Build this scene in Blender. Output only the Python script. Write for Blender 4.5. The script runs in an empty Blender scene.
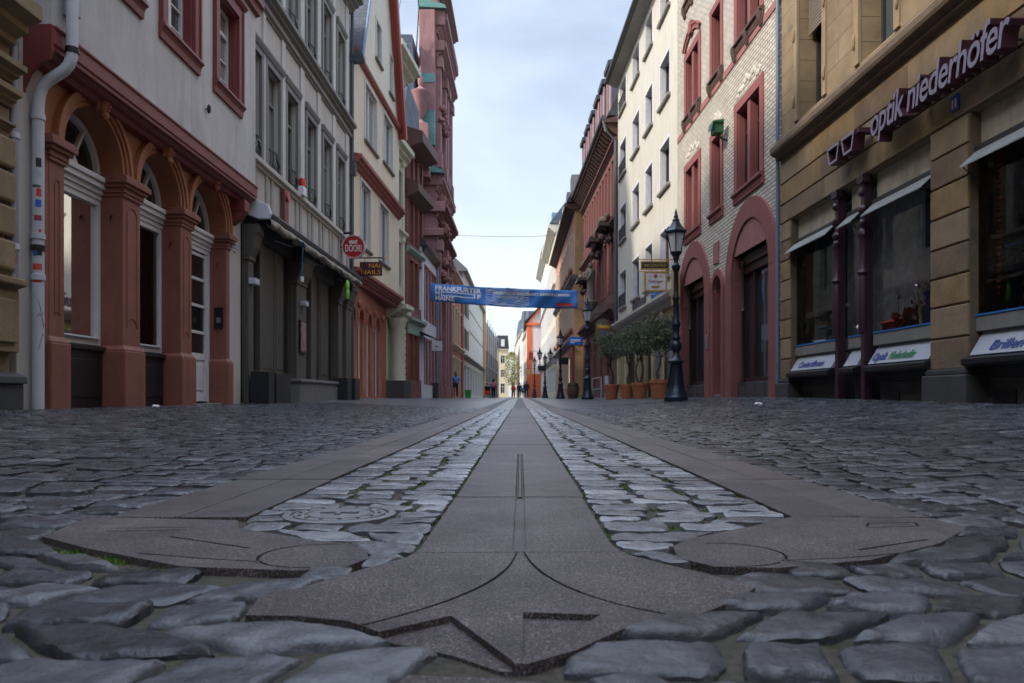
import bpy, bmesh, math, random
import numpy as np
from mathutils import Vector, Matrix
random.seed(11); rng = np.random.default_rng(5)
R = math.radians
FPX, HX, HY, CZ = 750.0, 520.0, 397.0, 0.28      # focal length in pixels, horizon point, eye height
scene = bpy.context.scene
COL = scene.collection

# ------------------------------------------------------------------ ground profile
def interp(t, pts):
    if t <= pts[0][0]: return pts[0][1]
    for (a, b), (c, d) in zip(pts, pts[1:]):
        if t <= c: return b + (d - b) * (t - a) / (c - a)
    return pts[-1][1]
ZL = [(-20, .12), (8, .143), (14, .15), (24, .25), (40, .24), (60, .21), (300, .21)]
ZR = [(-20, .2), (7.7, .215), (14, .285), (30, .28), (50, .24), (80, .21), (300, .21)]
ZC = [(0, 0), (20, 0), (60, .17), (120, .2), (300, .2)]
def XR(y): return 5.24 - .032 * min(y, 62)
def G(x, y):
    zc = interp(y, ZC)
    if x < 0: t = min(max((-x - 1.15) / 4.2, 0), 1); zw = interp(y, ZL)
    else: t = min(max((x - 1.15) / (XR(y) - 1.15), 0), 1); zw = interp(y, ZR)
    return zc + (zw - zc) * t

# ------------------------------------------------------------------ materials
MATS = {}
def nodes(m):
    nt = m.node_tree; return nt, nt.nodes, nt.links
def newmat(name):
    m = bpy.data.materials.new(name); m.use_nodes = True
    nt, N, L = nodes(m)
    return m, nt, N, L, N['Principled BSDF']
def n_(N, t, **kw):
    n = N.new(t)
    for k, v in kw.items():
        if k in n.inputs: n.inputs[k].default_value = v
        else: setattr(n, k, v)
    return n
def ramp(N, stops):
    r = N.new('ShaderNodeValToRGB'); e = r.color_ramp.elements
    while len(e) > 1: e.remove(e[-1])
    e[0].position = stops[0][0]; e[0].color = (*stops[0][1], 1)
    for p, c in stops[1:]:
        q = e.new(p); q.color = (*c, 1)
    return r
def mul(c, f): return tuple(min(1, v * f) for v in c)
def mixc(N, L, fac, a, b, mode='MIX'):
    m = N.new('ShaderNodeMix'); m.data_type = 'RGBA'; m.blend_type = mode
    for s, v in ((0, fac), (6, a), (7, b)):
        if hasattr(v, 'links') or hasattr(v, 'is_linked'): L.new(v, m.inputs[s])
        elif s == 0: m.inputs[0].default_value = v
        else: m.inputs[s].default_value = (*v, 1)
    return m.outputs[2]
def bump(N, L, h, strength, dist, bsdf, prev=None):
    b = N.new('ShaderNodeBump'); b.inputs['Strength'].default_value = strength; b.inputs['Distance'].default_value = dist
    L.new(h, b.inputs['Height'])
    if prev is not None: L.new(prev, b.inputs['Normal'])
    L.new(b.outputs[0], bsdf.inputs['Normal']); return b.outputs[0]

def plain(name, col, rough=.6, metal=0, var=.12, scale=6, bmp=.15, dirt=0.0, spec=.5):
    """surface with cloudy colour variation, fine grain and optional streaky dirt"""
    if name in MATS: return MATS[name]
    m, nt, N, L, P = newmat(name)
    tc = N.new('ShaderNodeTexCoord')
    n1 = n_(N, 'ShaderNodeTexNoise', Scale=scale, Detail=6.0, Roughness=.6); L.new(tc.outputs['Object'], n1.inputs['Vector'])
    r1 = ramp(N, [(.25, mul(col, 1 - var)), (.75, mul(col, 1 + var))]); L.new(n1.outputs[0], r1.inputs[0])
    c = r1.outputs[0]
    if dirt:
        mp = N.new('ShaderNodeMapping'); mp.inputs['Scale'].default_value = (3.5, 3.5, .45); L.new(tc.outputs['Object'], mp.inputs[0])
        n2 = n_(N, 'ShaderNodeTexNoise', Scale=1.3, Detail=8.0, Roughness=.68); L.new(mp.outputs[0], n2.inputs['Vector'])
        r2 = ramp(N, [(.45, (0, 0, 0)), (.78, (dirt, dirt, dirt))]); L.new(n2.outputs[0], r2.inputs[0])
        c = mixc(N, L, r2.outputs[0], c, mul(col, .45))
    L.new(c, P.inputs['Base Color'])
    P.inputs['Roughness'].default_value = rough; P.inputs['Metallic'].default_value = metal
    P.inputs['Specular IOR Level'].default_value = spec
    if bmp:
        n3 = n_(N, 'ShaderNodeTexNoise', Scale=scale * 9, Detail=5.0, Roughness=.6); L.new(tc.outputs['Object'], n3.inputs['Vector'])
        bump(N, L, n3.outputs[0], bmp, .02, P)
    MATS[name] = m; return m

def brickmat(name, c1, c2, mortar, w, h, ms=.01, rough=.6, bmp=.5, offset=.5, var=.2, smooth=.1):
    """bricks, ashlar or slates laid in the UV plane (uv in metres)"""
    if name in MATS: return MATS[name]
    m, nt, N, L, P = newmat(name)
    tc = N.new('ShaderNodeTexCoord')
    b = n_(N, 'ShaderNodeTexBrick', Scale=1.0)
    b.inputs['Brick Width'].default_value = w; b.inputs['Row Height'].default_value = h
    b.inputs['Mortar Size'].default_value = ms; b.inputs['Mortar Smooth'].default_value = smooth; b.offset = offset
    b.inputs['Color1'].default_value = (*c1, 1); b.inputs['Color2'].default_value = (*c2, 1); b.inputs['Mortar'].default_value = (*mortar, 1)
    L.new(tc.outputs['UV'], b.inputs['Vector'])
    n1 = n_(N, 'ShaderNodeTexNoise', Scale=1.7, Detail=8.0, Roughness=.65); L.new(tc.outputs['Object'], n1.inputs['Vector'])
    r1 = ramp(N, [(.3, (1 - var,) * 3), (.7, (1 + var * .4,) * 3)]); L.new(n1.outputs[0], r1.inputs[0])
    c = mixc(N, L, 1.0, b.outputs['Color'], r1.outputs[0], 'MULTIPLY')
    L.new(c, P.inputs['Base Color']); P.inputs['Roughness'].default_value = rough
    n3 = n_(N, 'ShaderNodeTexNoise', Scale=45.0, Detail=4.0); L.new(tc.outputs['Object'], n3.inputs['Vector'])
    inv = n_(N, 'ShaderNodeMath', operation='SUBTRACT'); inv.inputs[0].default_value = 1; L.new(b.outputs['Fac'], inv.inputs[1])
    nb = bump(N, L, inv.outputs[0], bmp, .012, P)
    bump(N, L, n3.outputs[0], .15, .01, P, nb)
    MATS[name] = m; return m

def glassmat(name, tint=(.012, .014, .017), rough=.03):
    if name in MATS: return MATS[name]
    m, nt, N, L, P = newmat(name)
    tc = N.new('ShaderNodeTexCoord')
    P.inputs['Base Color'].default_value = (*tint, 1); P.inputs['Roughness'].default_value = rough
    P.inputs['IOR'].default_value = 1.55; P.inputs['Specular IOR Level'].default_value = .8
    n3 = n_(N, 'ShaderNodeTexNoise', Scale=.8, Detail=1.0); L.new(tc.outputs['Object'], n3.inputs['Vector'])
    bump(N, L, n3.outputs[0], .15, .03, P)
    MATS[name] = m; return m
def _d(): pass
def clearglass():
    if 'shop glass' in MATS: return MATS['shop glass']
    m, nt, N, L, P = newmat('shop glass'); N.remove(P)
    out = N['Material Output']
    t = N.new('ShaderNodeBsdfTransparent'); t.inputs[0].default_value = (.9, .93, .93, 1)
    g = N.new('ShaderNodeBsdfGlossy'); g.inputs['Roughness'].default_value = .015
    f = N.new('ShaderNodeFresnel'); f.inputs[0].default_value = 1.42
    x = N.new('ShaderNodeMixShader'); L.new(f.outputs[0], x.inputs[0]); L.new(t.outputs[0], x.inputs[1]); L.new(g.outputs[0], x.inputs[2])
    L.new(x.outputs[0], out.inputs[0]); MATS['shop glass'] = m; return m

def emit(name, col, s):
    if name in MATS: return MATS[name]
    m, nt, N, L, P = newmat(name)
    P.inputs['Base Color'].default_value = (*col, 1); P.inputs['Emission Color'].default_value = (*col, 1); P.inputs['Emission Strength'].default_value = s
    MATS[name] = m; return m

# ------------------------------------------------------------------ mesh builder
class MB:
    def __init__(s): s.v = []; s.f = []
    def add(s, vs, fs):
        o = len(s.v); s.v += [tuple(p) for p in vs]; s.f += [tuple(i + o for i in f) for f in fs]; return s
    def box(s, x0, x1, y0, y1, z0, z1):
        if x0 > x1: x0, x1 = x1, x0
        if y0 > y1: y0, y1 = y1, y0
        if z0 > z1: z0, z1 = z1, z0
        return s.add([(x0,y0,z0),(x1,y0,z0),(x1,y1,z0),(x0,y1,z0),(x0,y0,z1),(x1,y0,z1),(x1,y1,z1),(x0,y1,z1)],
              [(0,3,2,1),(4,5,6,7),(0,1,5,4),(1,2,6,5),(2,3,7,6),(3,0,4,7)])
    def quad(s, a, b, c, d): return s.add([a, b, c, d], [(0, 1, 2, 3)])
    def run(s, x0, x1, prof):
        """moulding: profile [(y,z)...] (closed polygon) swept along x"""
        n = len(prof); vs = [(x0, y, z) for y, z in prof] + [(x1, y, z) for y, z in prof]
        fs = [tuple(range(n)), tuple(range(2*n-1, n-1, -1))] + [(i, i+n, (i+1) % n + n, (i+1) % n) for i in range(n)]
        return s.add(vs, fs)
    def prismz(s, poly, z0, z1):
        n = len(poly); vs = [(x, y, z0) for x, y in poly] + [(x, y, z1) for x, y in poly]
        return s.add(vs, [tuple(range(n-1, -1, -1)), tuple(range(n, 2*n))] + [(i, (i+1) % n, (i+1) % n + n, i+n) for i in range(n)])
    def prismy(s, poly, y0, y1):
        """polygon in (x,z) extruded along y"""
        n = len(poly); vs = [(x, y0, z) for x, z in poly] + [(x, y1, z) for x, z in poly]
        return s.add(vs, [tuple(range(n)), tuple(range(2*n-1, n-1, -1))] + [(i, i+n, (i+1) % n + n, (i+1) % n) for i in range(n)])
    def lathe(s, cx, cy, prof, n=20, rot=0, squash=1):
        """profile [(r,z)...] spun about a vertical axis"""
        vs = []
        for r, z in prof:
            for k in range(n):
                a = rot + 2*math.pi*k/n; vs.append((cx + r*math.cos(a), cy + r*squash*math.sin(a), z))
        fs = [(i*n+k, i*n+(k+1) % n, (i+1)*n+(k+1) % n, (i+1)*n+k) for i in range(len(prof)-1) for k in range(n)]
        fs += [tuple(range(n-1, -1, -1)), tuple(range((len(prof)-1)*n, len(prof)*n))]
        return s.add(vs, fs)
    def tube(s, pts, rad, n=10, cap=True):
        pts = [Vector(p) for p in pts]; rad = rad if isinstance(rad, (list, tuple)) else [rad]*len(pts)
        vs = []; up = Vector((.03, .05, 1))
        for i, p in enumerate(pts):
            t = (pts[min(i+1, len(pts)-1)] - pts[max(i-1, 0)]).normalized()
            if abs(t.dot(up.normalized())) > .97: up = Vector((1, .03, .02))
            a = t.cross(up).normalized(); b = t.cross(a).normalized()
            for k in range(n):
                w = 2*math.pi*k/n; vs.append(p + (a*math.cos(w) + b*math.sin(w))*rad[i])
        fs = [(i*n+k, i*n+(k+1) % n, (i+1)*n+(k+1) % n, (i+1)*n+k) for i in range(len(pts)-1) for k in range(n)]
        if cap: fs += [tuple(range(n-1, -1, -1)), tuple(range((len(pts)-1)*n, len(pts)*n))]
        return s.add(vs, fs)
    def ball(s, c, r, n=10, m=7, jit=0):
        r = r if isinstance(r, (tuple, list)) else (r, r, r); vs = []
        for i in range(m+1):
            ph = math.pi*i/m
            for k in range(n):
                a = 2*math.pi*k/n; q = 1 + random.uniform(-jit, jit)
                vs.append((c[0]+r[0]*q*math.sin(ph)*math.cos(a), c[1]+r[1]*q*math.sin(ph)*math.sin(a), c[2]+r[2]*q*math.cos(ph)))
        fs = [(i*n+k, (i+1)*n+k, (i+1)*n+(k+1) % n, i*n+(k+1) % n) for i in range(m) for k in range(n)]
        return s.add(vs, fs)
    def arch(s, cx, cz, r0, r1, y0, y1, a0=0, a1=math.pi, n=20):
        """ring segment in the xz plane from angle a0 to a1 (radii r0<r1), extruded y0..y1"""
        vs = []
        for i in range(n+1):
            a = a0 + (a1-a0)*i/n; c, q = math.cos(a), math.sin(a)
            vs += [(cx+r0*c, y0, cz+r0*q), (cx+r1*c, y0, cz+r1*q), (cx+r1*c, y1, cz+r1*q), (cx+r0*c, y1, cz+r0*q)]
        fs = [(0, 1, 2, 3), (4*n+3, 4*n+2, 4*n+1, 4*n)]
        for i in range(n):
            o = 4*i
            for k in range(4): fs.append((o+k, o+4+k, o+4+(k+1) % 4, o+(k+1) % 4))
        return s.add(vs, fs)
    def build(s, name, mat, parent=None, bevel=0, smooth=False, loc=None, seg=2, uv=True):
        me = bpy.data.meshes.new(name); me.from_pydata(s.v, [], s.f); me.update()
        bm = bmesh.new(); bm.from_mesh(me); bmesh.ops.recalc_face_normals(bm, faces=bm.faces)
        if uv:
            ul = bm.loops.layers.uv.new('UVMap')
            for f in bm.faces:
                n = f.normal; ax = max(range(3), key=lambda i: abs(n[i]))
                for l in f.loops:
                    c = l.vert.co
                    l[ul].uv = (c.x, c.z) if ax == 1 else ((c.y, c.z) if ax == 0 else (c.x, c.y))
        bm.to_mesh(me); bm.free()
        if smooth:
            me.polygons.foreach_set('use_smooth', [True]*len(me.polygons))
            if smooth != 'all': me.set_sharp_from_angle(angle=R(38))
        if mat: me.materials.append(mat)
        o = bpy.data.objects.new(name, me); COL.objects.link(o)
        if parent: o.parent = parent
        if loc: o.location = loc
        if bevel:
            b = o.modifiers.new('bevel', 'BEVEL'); b.width = bevel; b.segments = seg; b.limit_method = 'ANGLE'; b.angle_limit = R(50)
        return o

def tag(o, label=None, cat=None, group=None, kind=None):
    if label: o['label'] = label
    if cat: o['category'] = cat
    if group: o['group'] = group
    if kind: o['kind'] = kind
    return o
def thing(name, label, cat, loc=(0, 0, 0), rz=0, group=None):
    o = bpy.data.objects.new(name, None); COL.objects.link(o); o.empty_display_size = .2
    o.location = loc; o.rotation_euler = (0, 0, rz); return tag(o, label, cat, group)
def copy_tree(o, parent=None):
    c = o.copy(); COL.objects.link(c)
    if parent: c.parent = parent
    for ch in [q for q in bpy.data.objects if q.parent == o]: copy_tree(ch, c)
    return c

FONT = None
def text_mb(s, size=1.0, extrude=.01, width=None, shear=0, spacing=1.0, bevel=0, offset=0, space_line=1):
    """lettering as vertices in x,z (y towards the wall), origin at the lower left of the first line"""
    cu = bpy.data.curves.new('t', 'FONT'); cu.body = s; cu.size = size; cu.extrude = extrude; cu.shear = shear
    cu.space_character = spacing; cu.bevel_depth = bevel; cu.offset = offset; cu.resolution_u = 3; cu.space_line = space_line
    o = bpy.data.objects.new('t', cu); COL.objects.link(o)
    dg = bpy.context.evaluated_depsgraph_get(); me = bpy.data.meshes.new_from_object(o.evaluated_get(dg))
    vs = [v.co.copy() for v in me.vertices]; fs = [tuple(p.vertices) for p in me.polygons]
    bpy.data.objects.remove(o); bpy.data.curves.remove(cu); bpy.data.meshes.remove(me)
    x0 = min(v.x for v in vs); x1 = max(v.x for v in vs); k = 1 if width is None else width / (x1 - x0)
    return [((v.x - x0)*k, -v.z, v.y) for v in vs], fs, (x1 - x0)*k
def lettering(s, parent, mat, x, y, z, size, width=None, name='lettering', extrude=.006, center=False, tilt=0, sidemat=None, **kw):
    vs, fs, w = text_mb(s, size, extrude, width, **kw)
    if center: x -= w/2
    mb = MB(); ct, st = math.cos(tilt), math.sin(tilt)
    mb.add([(x+a, y + b*ct - c*st*-1*-1 if False else y + b*ct + c*st, z + c*ct - b*st) for a, b, c in vs], fs)
    o = mb.build(name, mat, parent, uv=False)
    if sidemat:
        o.data.materials.append(sidemat)
        for p in o.data.polygons:
            if abs(p.normal.y) < .7: p.material_index = 1
    return o

# ------------------------------------------------------------------ buildings
class Bld:
    """a facade from a to b (world x,y); local x runs a->b, local y points into the building, z up"""
    def __init__(s, name, label, a, b, cat='building', group=None):
        s.a = Vector(a); s.b = Vector(b); s.d = (s.b - s.a).normalized(); s.n = Vector((-s.d.y, s.d.x)); s.L = (s.b - s.a).length
        s.o = thing(name, label, cat, (a[0], a[1], 0), math.atan2(s.d.y, s.d.x), group)
    def at(s, px, py=None, y=0):
        """facade position under a direction of view (used to read proportions off the photograph)"""
        k = (px - HX)/FPX; p = s.a + s.n*y
        t = -(p.x - k*p.y)/(s.d.x - k*s.d.y); Y = p.y + t*s.d.y
        return t if py is None else (t, CZ + (HY - py)*Y/FPX)
    def xs(s, p0, p1, y=0):
        a, b = s.at(p0, y=y), s.at(p1, y=y); return (a, b) if a < b else (b, a)

def wall(mb, x0, x1, z0, z1, ops, y=0, depth=.25):
    """front sheet with openings and their reveals. ops: (x0,x1,z0,z1[,arch rise])"""
    X = sorted({x0, x1, *[min(max(o[i], x0), x1) for o in ops for i in (0, 1)]})
    Z = sorted({z0, z1, *[min(max(o[i], z0), z1) for o in ops for i in (2, 3)]})
    for i in range(len(X)-1):
        for j in range(len(Z)-1):
            cx, cz = (X[i]+X[i+1])/2, (Z[j]+Z[j+1])/2
            if X[i+1]-X[i] < 1e-5 or Z[j+1]-Z[j] < 1e-5: continue
            if any(o[0] < cx < o[1] and o[2] < cz < o[3] for o in ops): continue
            mb.quad((X[i], y, Z[j]), (X[i+1], y, Z[j]), (X[i+1], y, Z[j+1]), (X[i], y, Z[j+1]))
    for o in ops:
        a, b, c, d = o[:4]; rise = o[4] if len(o) > 4 else 0; e = y + depth
        sp = d - rise
        mb.quad((a, y, c), (a, e, c), (a, e, sp), (a, y, sp)); mb.quad((b, y, c), (b, e, c), (b, e, sp), (b, y, sp))
        mb.quad((a, y, c), (b, y, c), (b, e, c), (a, e, c))
        if not rise: mb.quad((a, y, d), (b, y, d), (b, e, d), (a, e, d))
        else:
            n = 18; pts = [((a+b)/2 - (b-a)/2*math.cos(math.pi*i/n), sp + rise*math.sin(math.pi*i/n)) for i in range(n+1)]
            for (p, q), (r, t) in zip(pts, pts[1:]):
                mb.quad((p, y, q), (r, y, t), (r, e, t), (p, e, q))
                mb.quad((p, y, q), (r, y, t), (r, y, d+1e-4), (p, y, d+1e-4))
def shell(mb, x0, x1, z0, z1, y=0, back=7.0):
    """side walls, back and flat top behind a facade sheet"""
    for x in (x0, x1): mb.quad((x, y, z0), (x, back, z0), (x, back, z1), (x, y, z1))
    mb.quad((x0, y, z1), (x1, y, z1), (x1, back, z1), (x0, back, z1)); mb.quad((x0, back, z0), (x1, back, z0), (x1, back, z1), (x0, back, z1))

def cornice_prof(z0, z1, p, steps=4, back=.03):
    """classical-ish cornice: grows outwards in steps with a sloping top"""
    pr = [(back, z0)]; h = z1 - z0
    for i in range(steps):
        f = (i+1)/steps; pr += [(-p*f**1.3, z0 + h*.8*(i/steps) + .001), (-p*f**1.3, z0 + h*.8*((i+.55)/steps))]
    pr += [(-p, z0 + h*.86), (back, z1)]
    return pr

def window(b, x0, x1, z0, z1, y=.2, fm=None, sm=None, sur=0, proj=.03, mull=1, bars=(.68,), frame=.055, sill=0, sillm=None, glass=None, head=0, midpost=None, panes=None, name='window', label=None, depth=None, deep=False):
    """casement with its glass, stone surround and sill"""
    P = b.o if isinstance(b, Bld) else b
    w = MB(); f = frame
    w.box(x0, x0+f, y-.03, y+.04, z0, z1); w.box(x1-f, x1, y-.03, y+.04, z0, z1)
    w.box(x0+f, x1-f, y-.03, y+.04, z0, z0+f*1.2); w.box(x0+f, x1-f, y-.03, y+.04, z1-f, z1)
    for i in range(mull):
        c = x0 + (x1-x0)*(i+1)/(mull+1); w.box(c-f*.7, c+f*.7, y-.045, y+.035, z0+f*1.2, z1-f)
    for t in bars:
        c = z0 + (z1-z0)*t; w.box(x0+f, x1-f, y-.035, y+.03, c-f*.55, c+f*.55)
    for t in (panes or ()):
        c = z0 + (z1-z0)*t; w.box(x0+f, x1-f, y-.022, y+.02, c-.014, c+.014)
    o = w.build(name, fm, P)
    if label: o['label'] = label
    g = MB(); g.quad((x0, y+.015, z0), (x1, y+.015, z0), (x1, y+.015, z1), (x0, y+.015, z1)); g.build('pane', random.choice((glass or glassmat('dark window glass'), glass or glassmat('dark window glass'), glassmat('bluish window glass', (.05, .065, .075), .06), glassmat('curtained window glass', (.20, .20, .19), .12))), o)
    if sur:
        s = MB(); e = .004
        if deep:
            s.box(x0-.002, x0+.012, .021, y-.032, z0, z1+.001); s.box(x1-.012, x1+.002, .021, y-.032, z0, z1+.001); s.box(x0, x1, .021, y-.032, z1-.012, z1+.002)
        s.box(x0-sur, x0+e, -proj, .02, z0, z1+e); s.box(x1-e, x1+sur, -proj, .02, z0, z1+e); s.box(x0-sur, x1+sur, -proj-.003, .02, z1-e, z1+sur)
        if head: s.run(x0-sur-.05, x1+sur+.05, [(.02, z1+sur), (-proj-.02, z1+sur+.01), (-proj-head, z1+sur+.1), (-proj-head, z1+sur+.15), (.02, z1+sur+.19)])
        if midpost is not None:
            c = x0 + (x1-x0)*midpost; s.box(c-sur*.4, c+sur*.4, -.001, y-.02, z0, z1)
        s.build('surround', sm, o, bevel=.006)
    if sill:
        s = MB(); s.run(x0-sur-.04, x1+sur+.04, [(y-.04, z0-.06), (-.02, z0-.09), (-sill+.02, z0-.09), (-sill, z0-.05), (-sill, z0), (y-.04, z0+.012)])
        s.build('sill', sillm or sm, o, bevel=.006)
    return o

def gable_roof(mb, x0, x1, y0, y1, z, h, over=.3):
    m = (y0+y1)/2
    mb.run(x0-over, x1+over, [(y0-over, z), (y0-over, z+.12), (m, z+h), (y1+over, z+.12), (y1+over, z)])
# ================================================================== GROUND
def stonemat():
    m, nt, N, L, P = newmat('worn basalt setts')
    tc = N.new('ShaderNodeTexCoord')
    at = N.new('ShaderNodeAttribute'); at.attribute_name = 'tint'
    r = ramp(N, [(0, (.032, .034, .040)), (.40, (.078, .082, .093)), (.7, (.150, .156, .168)), (1, (.34, .35, .365))]); L.new(at.outputs['Fac'], r.inputs[0])
    n1 = n_(N, 'ShaderNodeTexNoise', Scale=14.0, Detail=8.0, Roughness=.65); L.new(tc.outputs['Object'], n1.inputs['Vector'])
    r1 = ramp(N, [(.3, (.62, .62, .64)), (.52, (1.0,)*3), (.7, (1.45, 1.42, 1.36))]); L.new(n1.outputs[0], r1.inputs[0])
    c = mixc(N, L, 1.0, r.outputs[0], r1.outputs[0], 'MULTIPLY')
    L.new(c, P.inputs['Base Color'])
    n2 = n_(N, 'ShaderNodeTexNoise', Scale=22.0, Detail=6.0, Roughness=.6); L.new(tc.outputs['Object'], n2.inputs['Vector'])
    r2 = ramp(N, [(.3, (.13,)*3), (.7, (.38,)*3)]); L.new(n2.outputs[0], r2.inputs[0]); L.new(r2.outputs[0], P.inputs['Roughness'])
    n3 = n_(N, 'ShaderNodeTexNoise', Scale=38.0, Detail=9.0, Roughness=.62); L.new(tc.outputs['Object'], n3.inputs['Vector'])
    n4 = n_(N, 'ShaderNodeTexNoise', Scale=260.0, Detail=3.0); L.new(tc.outputs['Object'], n4.inputs['Vector'])
    a = bump(N, L, n3.outputs[0], .75, .006, P); bump(N, L, n4.outputs[0], .45, .0016, P, a)
    return m
def granitemat():
    m, nt, N, L, P = newmat('flamed granite')
    tc = N.new('ShaderNodeTexCoord')
    n1 = n_(N, 'ShaderNodeTexNoise', Scale=5.0, Detail=7.0, Roughness=.6); L.new(tc.outputs['Object'], n1.inputs['Vector'])
    r1 = ramp(N, [(.30, (.056, .045, .045)), (.5, (.094, .077, .077)), (.70, (.132, .112, .110))]); L.new(n1.outputs[0], r1.inputs[0])
    v = n_(N, 'ShaderNodeTexNoise', Scale=330.0, Detail=2.0, Roughness=.7); L.new(tc.outputs['Object'], v.inputs['Vector'])
    r2 = ramp(N, [(.38, (.35,)*3), (.5, (.95,)*3), (.58, (1.3,)*3), (.66, (4.0, 3.95, 3.85))]); L.new(v.outputs[0], r2.inputs[0])
    c = mixc(N, L, 1.0, r1.outputs[0], r2.outputs[0], 'MULTIPLY')
    vo = n_(N, 'ShaderNodeTexVoronoi', Scale=2.6); L.new(tc.outputs['Object'], vo.inputs['Vector']); rv = ramp(N, [(.032, (1,)*3), (.040, (0,)*3)]); L.new(vo.outputs['Distance'], rv.inputs[0])
    c = mixc(N, L, rv.outputs[0], c, (.20, .19, .18))
    L.new(c, P.inputs['Base Color']); P.inputs['Roughness'].default_value = .42
    n3 = n_(N, 'ShaderNodeTexNoise', Scale=160.0, Detail=6.0, Roughness=.7); L.new(tc.outputs['Object'], n3.inputs['Vector'])
    n5 = n_(N, 'ShaderNodeTexNoise', Scale=9.0, Detail=3.0); L.new(tc.outputs['Object'], n5.inputs['Vector'])
    a = bump(N, L, n3.outputs[0], 1.0, .004, P); bump(N, L, n5.outputs[0], .5, .012, P, a)
    return m
def fillmat():
    m, nt, N, L, P = newmat('sandy joint fill with moss')
    tc = N.new('ShaderNodeTexCoord')
    n1 = n_(N, 'ShaderNodeTexNoise', Scale=60.0, Detail=8.0, Roughness=.7); L.new(tc.outputs['Object'], n1.inputs['Vector'])
    r1 = ramp(N, [(.3, (.03, .027, .021)), (.7, (.115, .10, .072))]); L.new(n1.outputs[0], r1.inputs[0])
    n2 = n_(N, 'ShaderNodeTexNoise', Scale=3.5, Detail=7.0, Roughness=.7); L.new(tc.outputs['Object'], n2.inputs['Vector'])
    r2 = ramp(N, [(.56, (0,)*3), (.68, (.8,)*3)]); L.new(n2.outputs[0], r2.inputs[0])
    c = mixc(N, L, r2.outputs[0], r1.outputs[0], (.030, .045, .012)); L.new(c, P.inputs['Base Color']); P.inputs['Roughness'].default_value = .95
    bump(N, L, n1.outputs[0], .8, .006, P); return m
M_stone, M_gran, M_fill = stonemat(), granitemat(), fillmat()

def sheet(name, xs, ys, dz, mat, kind='structure', fz=None):
    mb = MB(); nx = len(xs)
    for y in ys:
        for x in xs: mb.v.append((x, y, (fz or G)(x, y) + dz))
    for j in range(len(ys)-1):
        for i in range(nx-1): mb.f.append((j*nx+i, j*nx+i+1, (j+1)*nx+i+1, (j+1)*nx+i))
    o = mb.build(name, mat); o['kind'] = kind; return o
ysn = [-14, -8, -4, -2, 0, .5] + [1 + .5*i for i in range(18)] + [10 + i for i in range(31)] + [45, 50, 60, 70, 80, 100, 130, 180, 260, 400]
sheet('ground', [-400, -60, -8, -6.2, -5.6, -5, -4, -3, -2, -1.15, 0, 1.15, 2, 3, 4, 5, 5.6, 6.2, 8, 60, 400], [-400, -60] + ysn + [900], -.0125, M_fill)

# ---- flat granite pieces (outlines x,y on the ground)
CEN = [(-.184,1.38),(-.197,1.307),(-.258,1.21),(-.319,1.10),(-.365,1.065),(-.352,0.96),(-.282,.955),(-.215,.935),(-.1576,.882),(-.075,.835),(-.02,.786),(.008,.785),(.06,.825),(.143,.925),(.233,.965),(.306,1.04),(.345,1.10),(.331,1.135),(.269,1.215),(.19,1.33),(.172,1.42),(.172,2.085),(-.178,2.085)]
LFT = [(-.955,1.50),(-.80,1.385),(-.556,1.235),(-.356,1.205),(-.29,1.22),(-.262,1.30),(-.285,1.385),(-.33,1.43),(-.385,1.45),(-.60,1.60),(-.64,1.70),(-1.0,1.745)]
RGT = [(.955,1.60),(.80,1.43),(.60,1.285),(.42,1.225),(.32,1.235),(.275,1.30),(.285,1.40),(.33,1.475),(.50,1.62),(.64,1.755),(.78,1.74),(.95,1.73)]
TIP = [(-.115,.765),(-.02,.755),(.05,.735),(.07,.60),(-.10,.60),(-.14,.69)]
MAN = (-.43, 1.79, .132)
def scan(poly, y):
    xs = []
    for (x0, y0), (x1, y1) in zip(poly, poly[1:] + poly[:1]):
        if (y0 <= y) != (y1 <= y): xs.append(x0 + (x1-x0)*(y-y0)/(y1-y0))
    xs.sort(); return list(zip(xs[::2], xs[1::2]))
def occupied(y):
    o = []
    for p in (CEN, LFT, RGT, TIP): o += scan(p, y)
    if y > 2.085: o.append((-.178, .178))
    if y > 1.745: o.append((-.96, -.64))
    if y > 1.75: o.append((.64, 0.96))
    dy = y - MAN[1]
    if abs(dy) < MAN[2]: w = math.sqrt(MAN[2]**2-dy*dy); o.append((MAN[0]-w, MAN[0]+w))
    o.sort(); r = []
    for a, b in o:
        if r and a <= r[-1][1] + .01: r[-1] = (r[-1][0], max(b, r[-1][1]))
        else: r.append((a, b))
    return r
def free(y):
    lo, hi = -5.46, XR(y) - .02; r = []; c = lo
    for a, b in occupied(y):
        if a > c: r.append((c, a))
        c = max(c, b)
    r.append((c, hi)); return r

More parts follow.
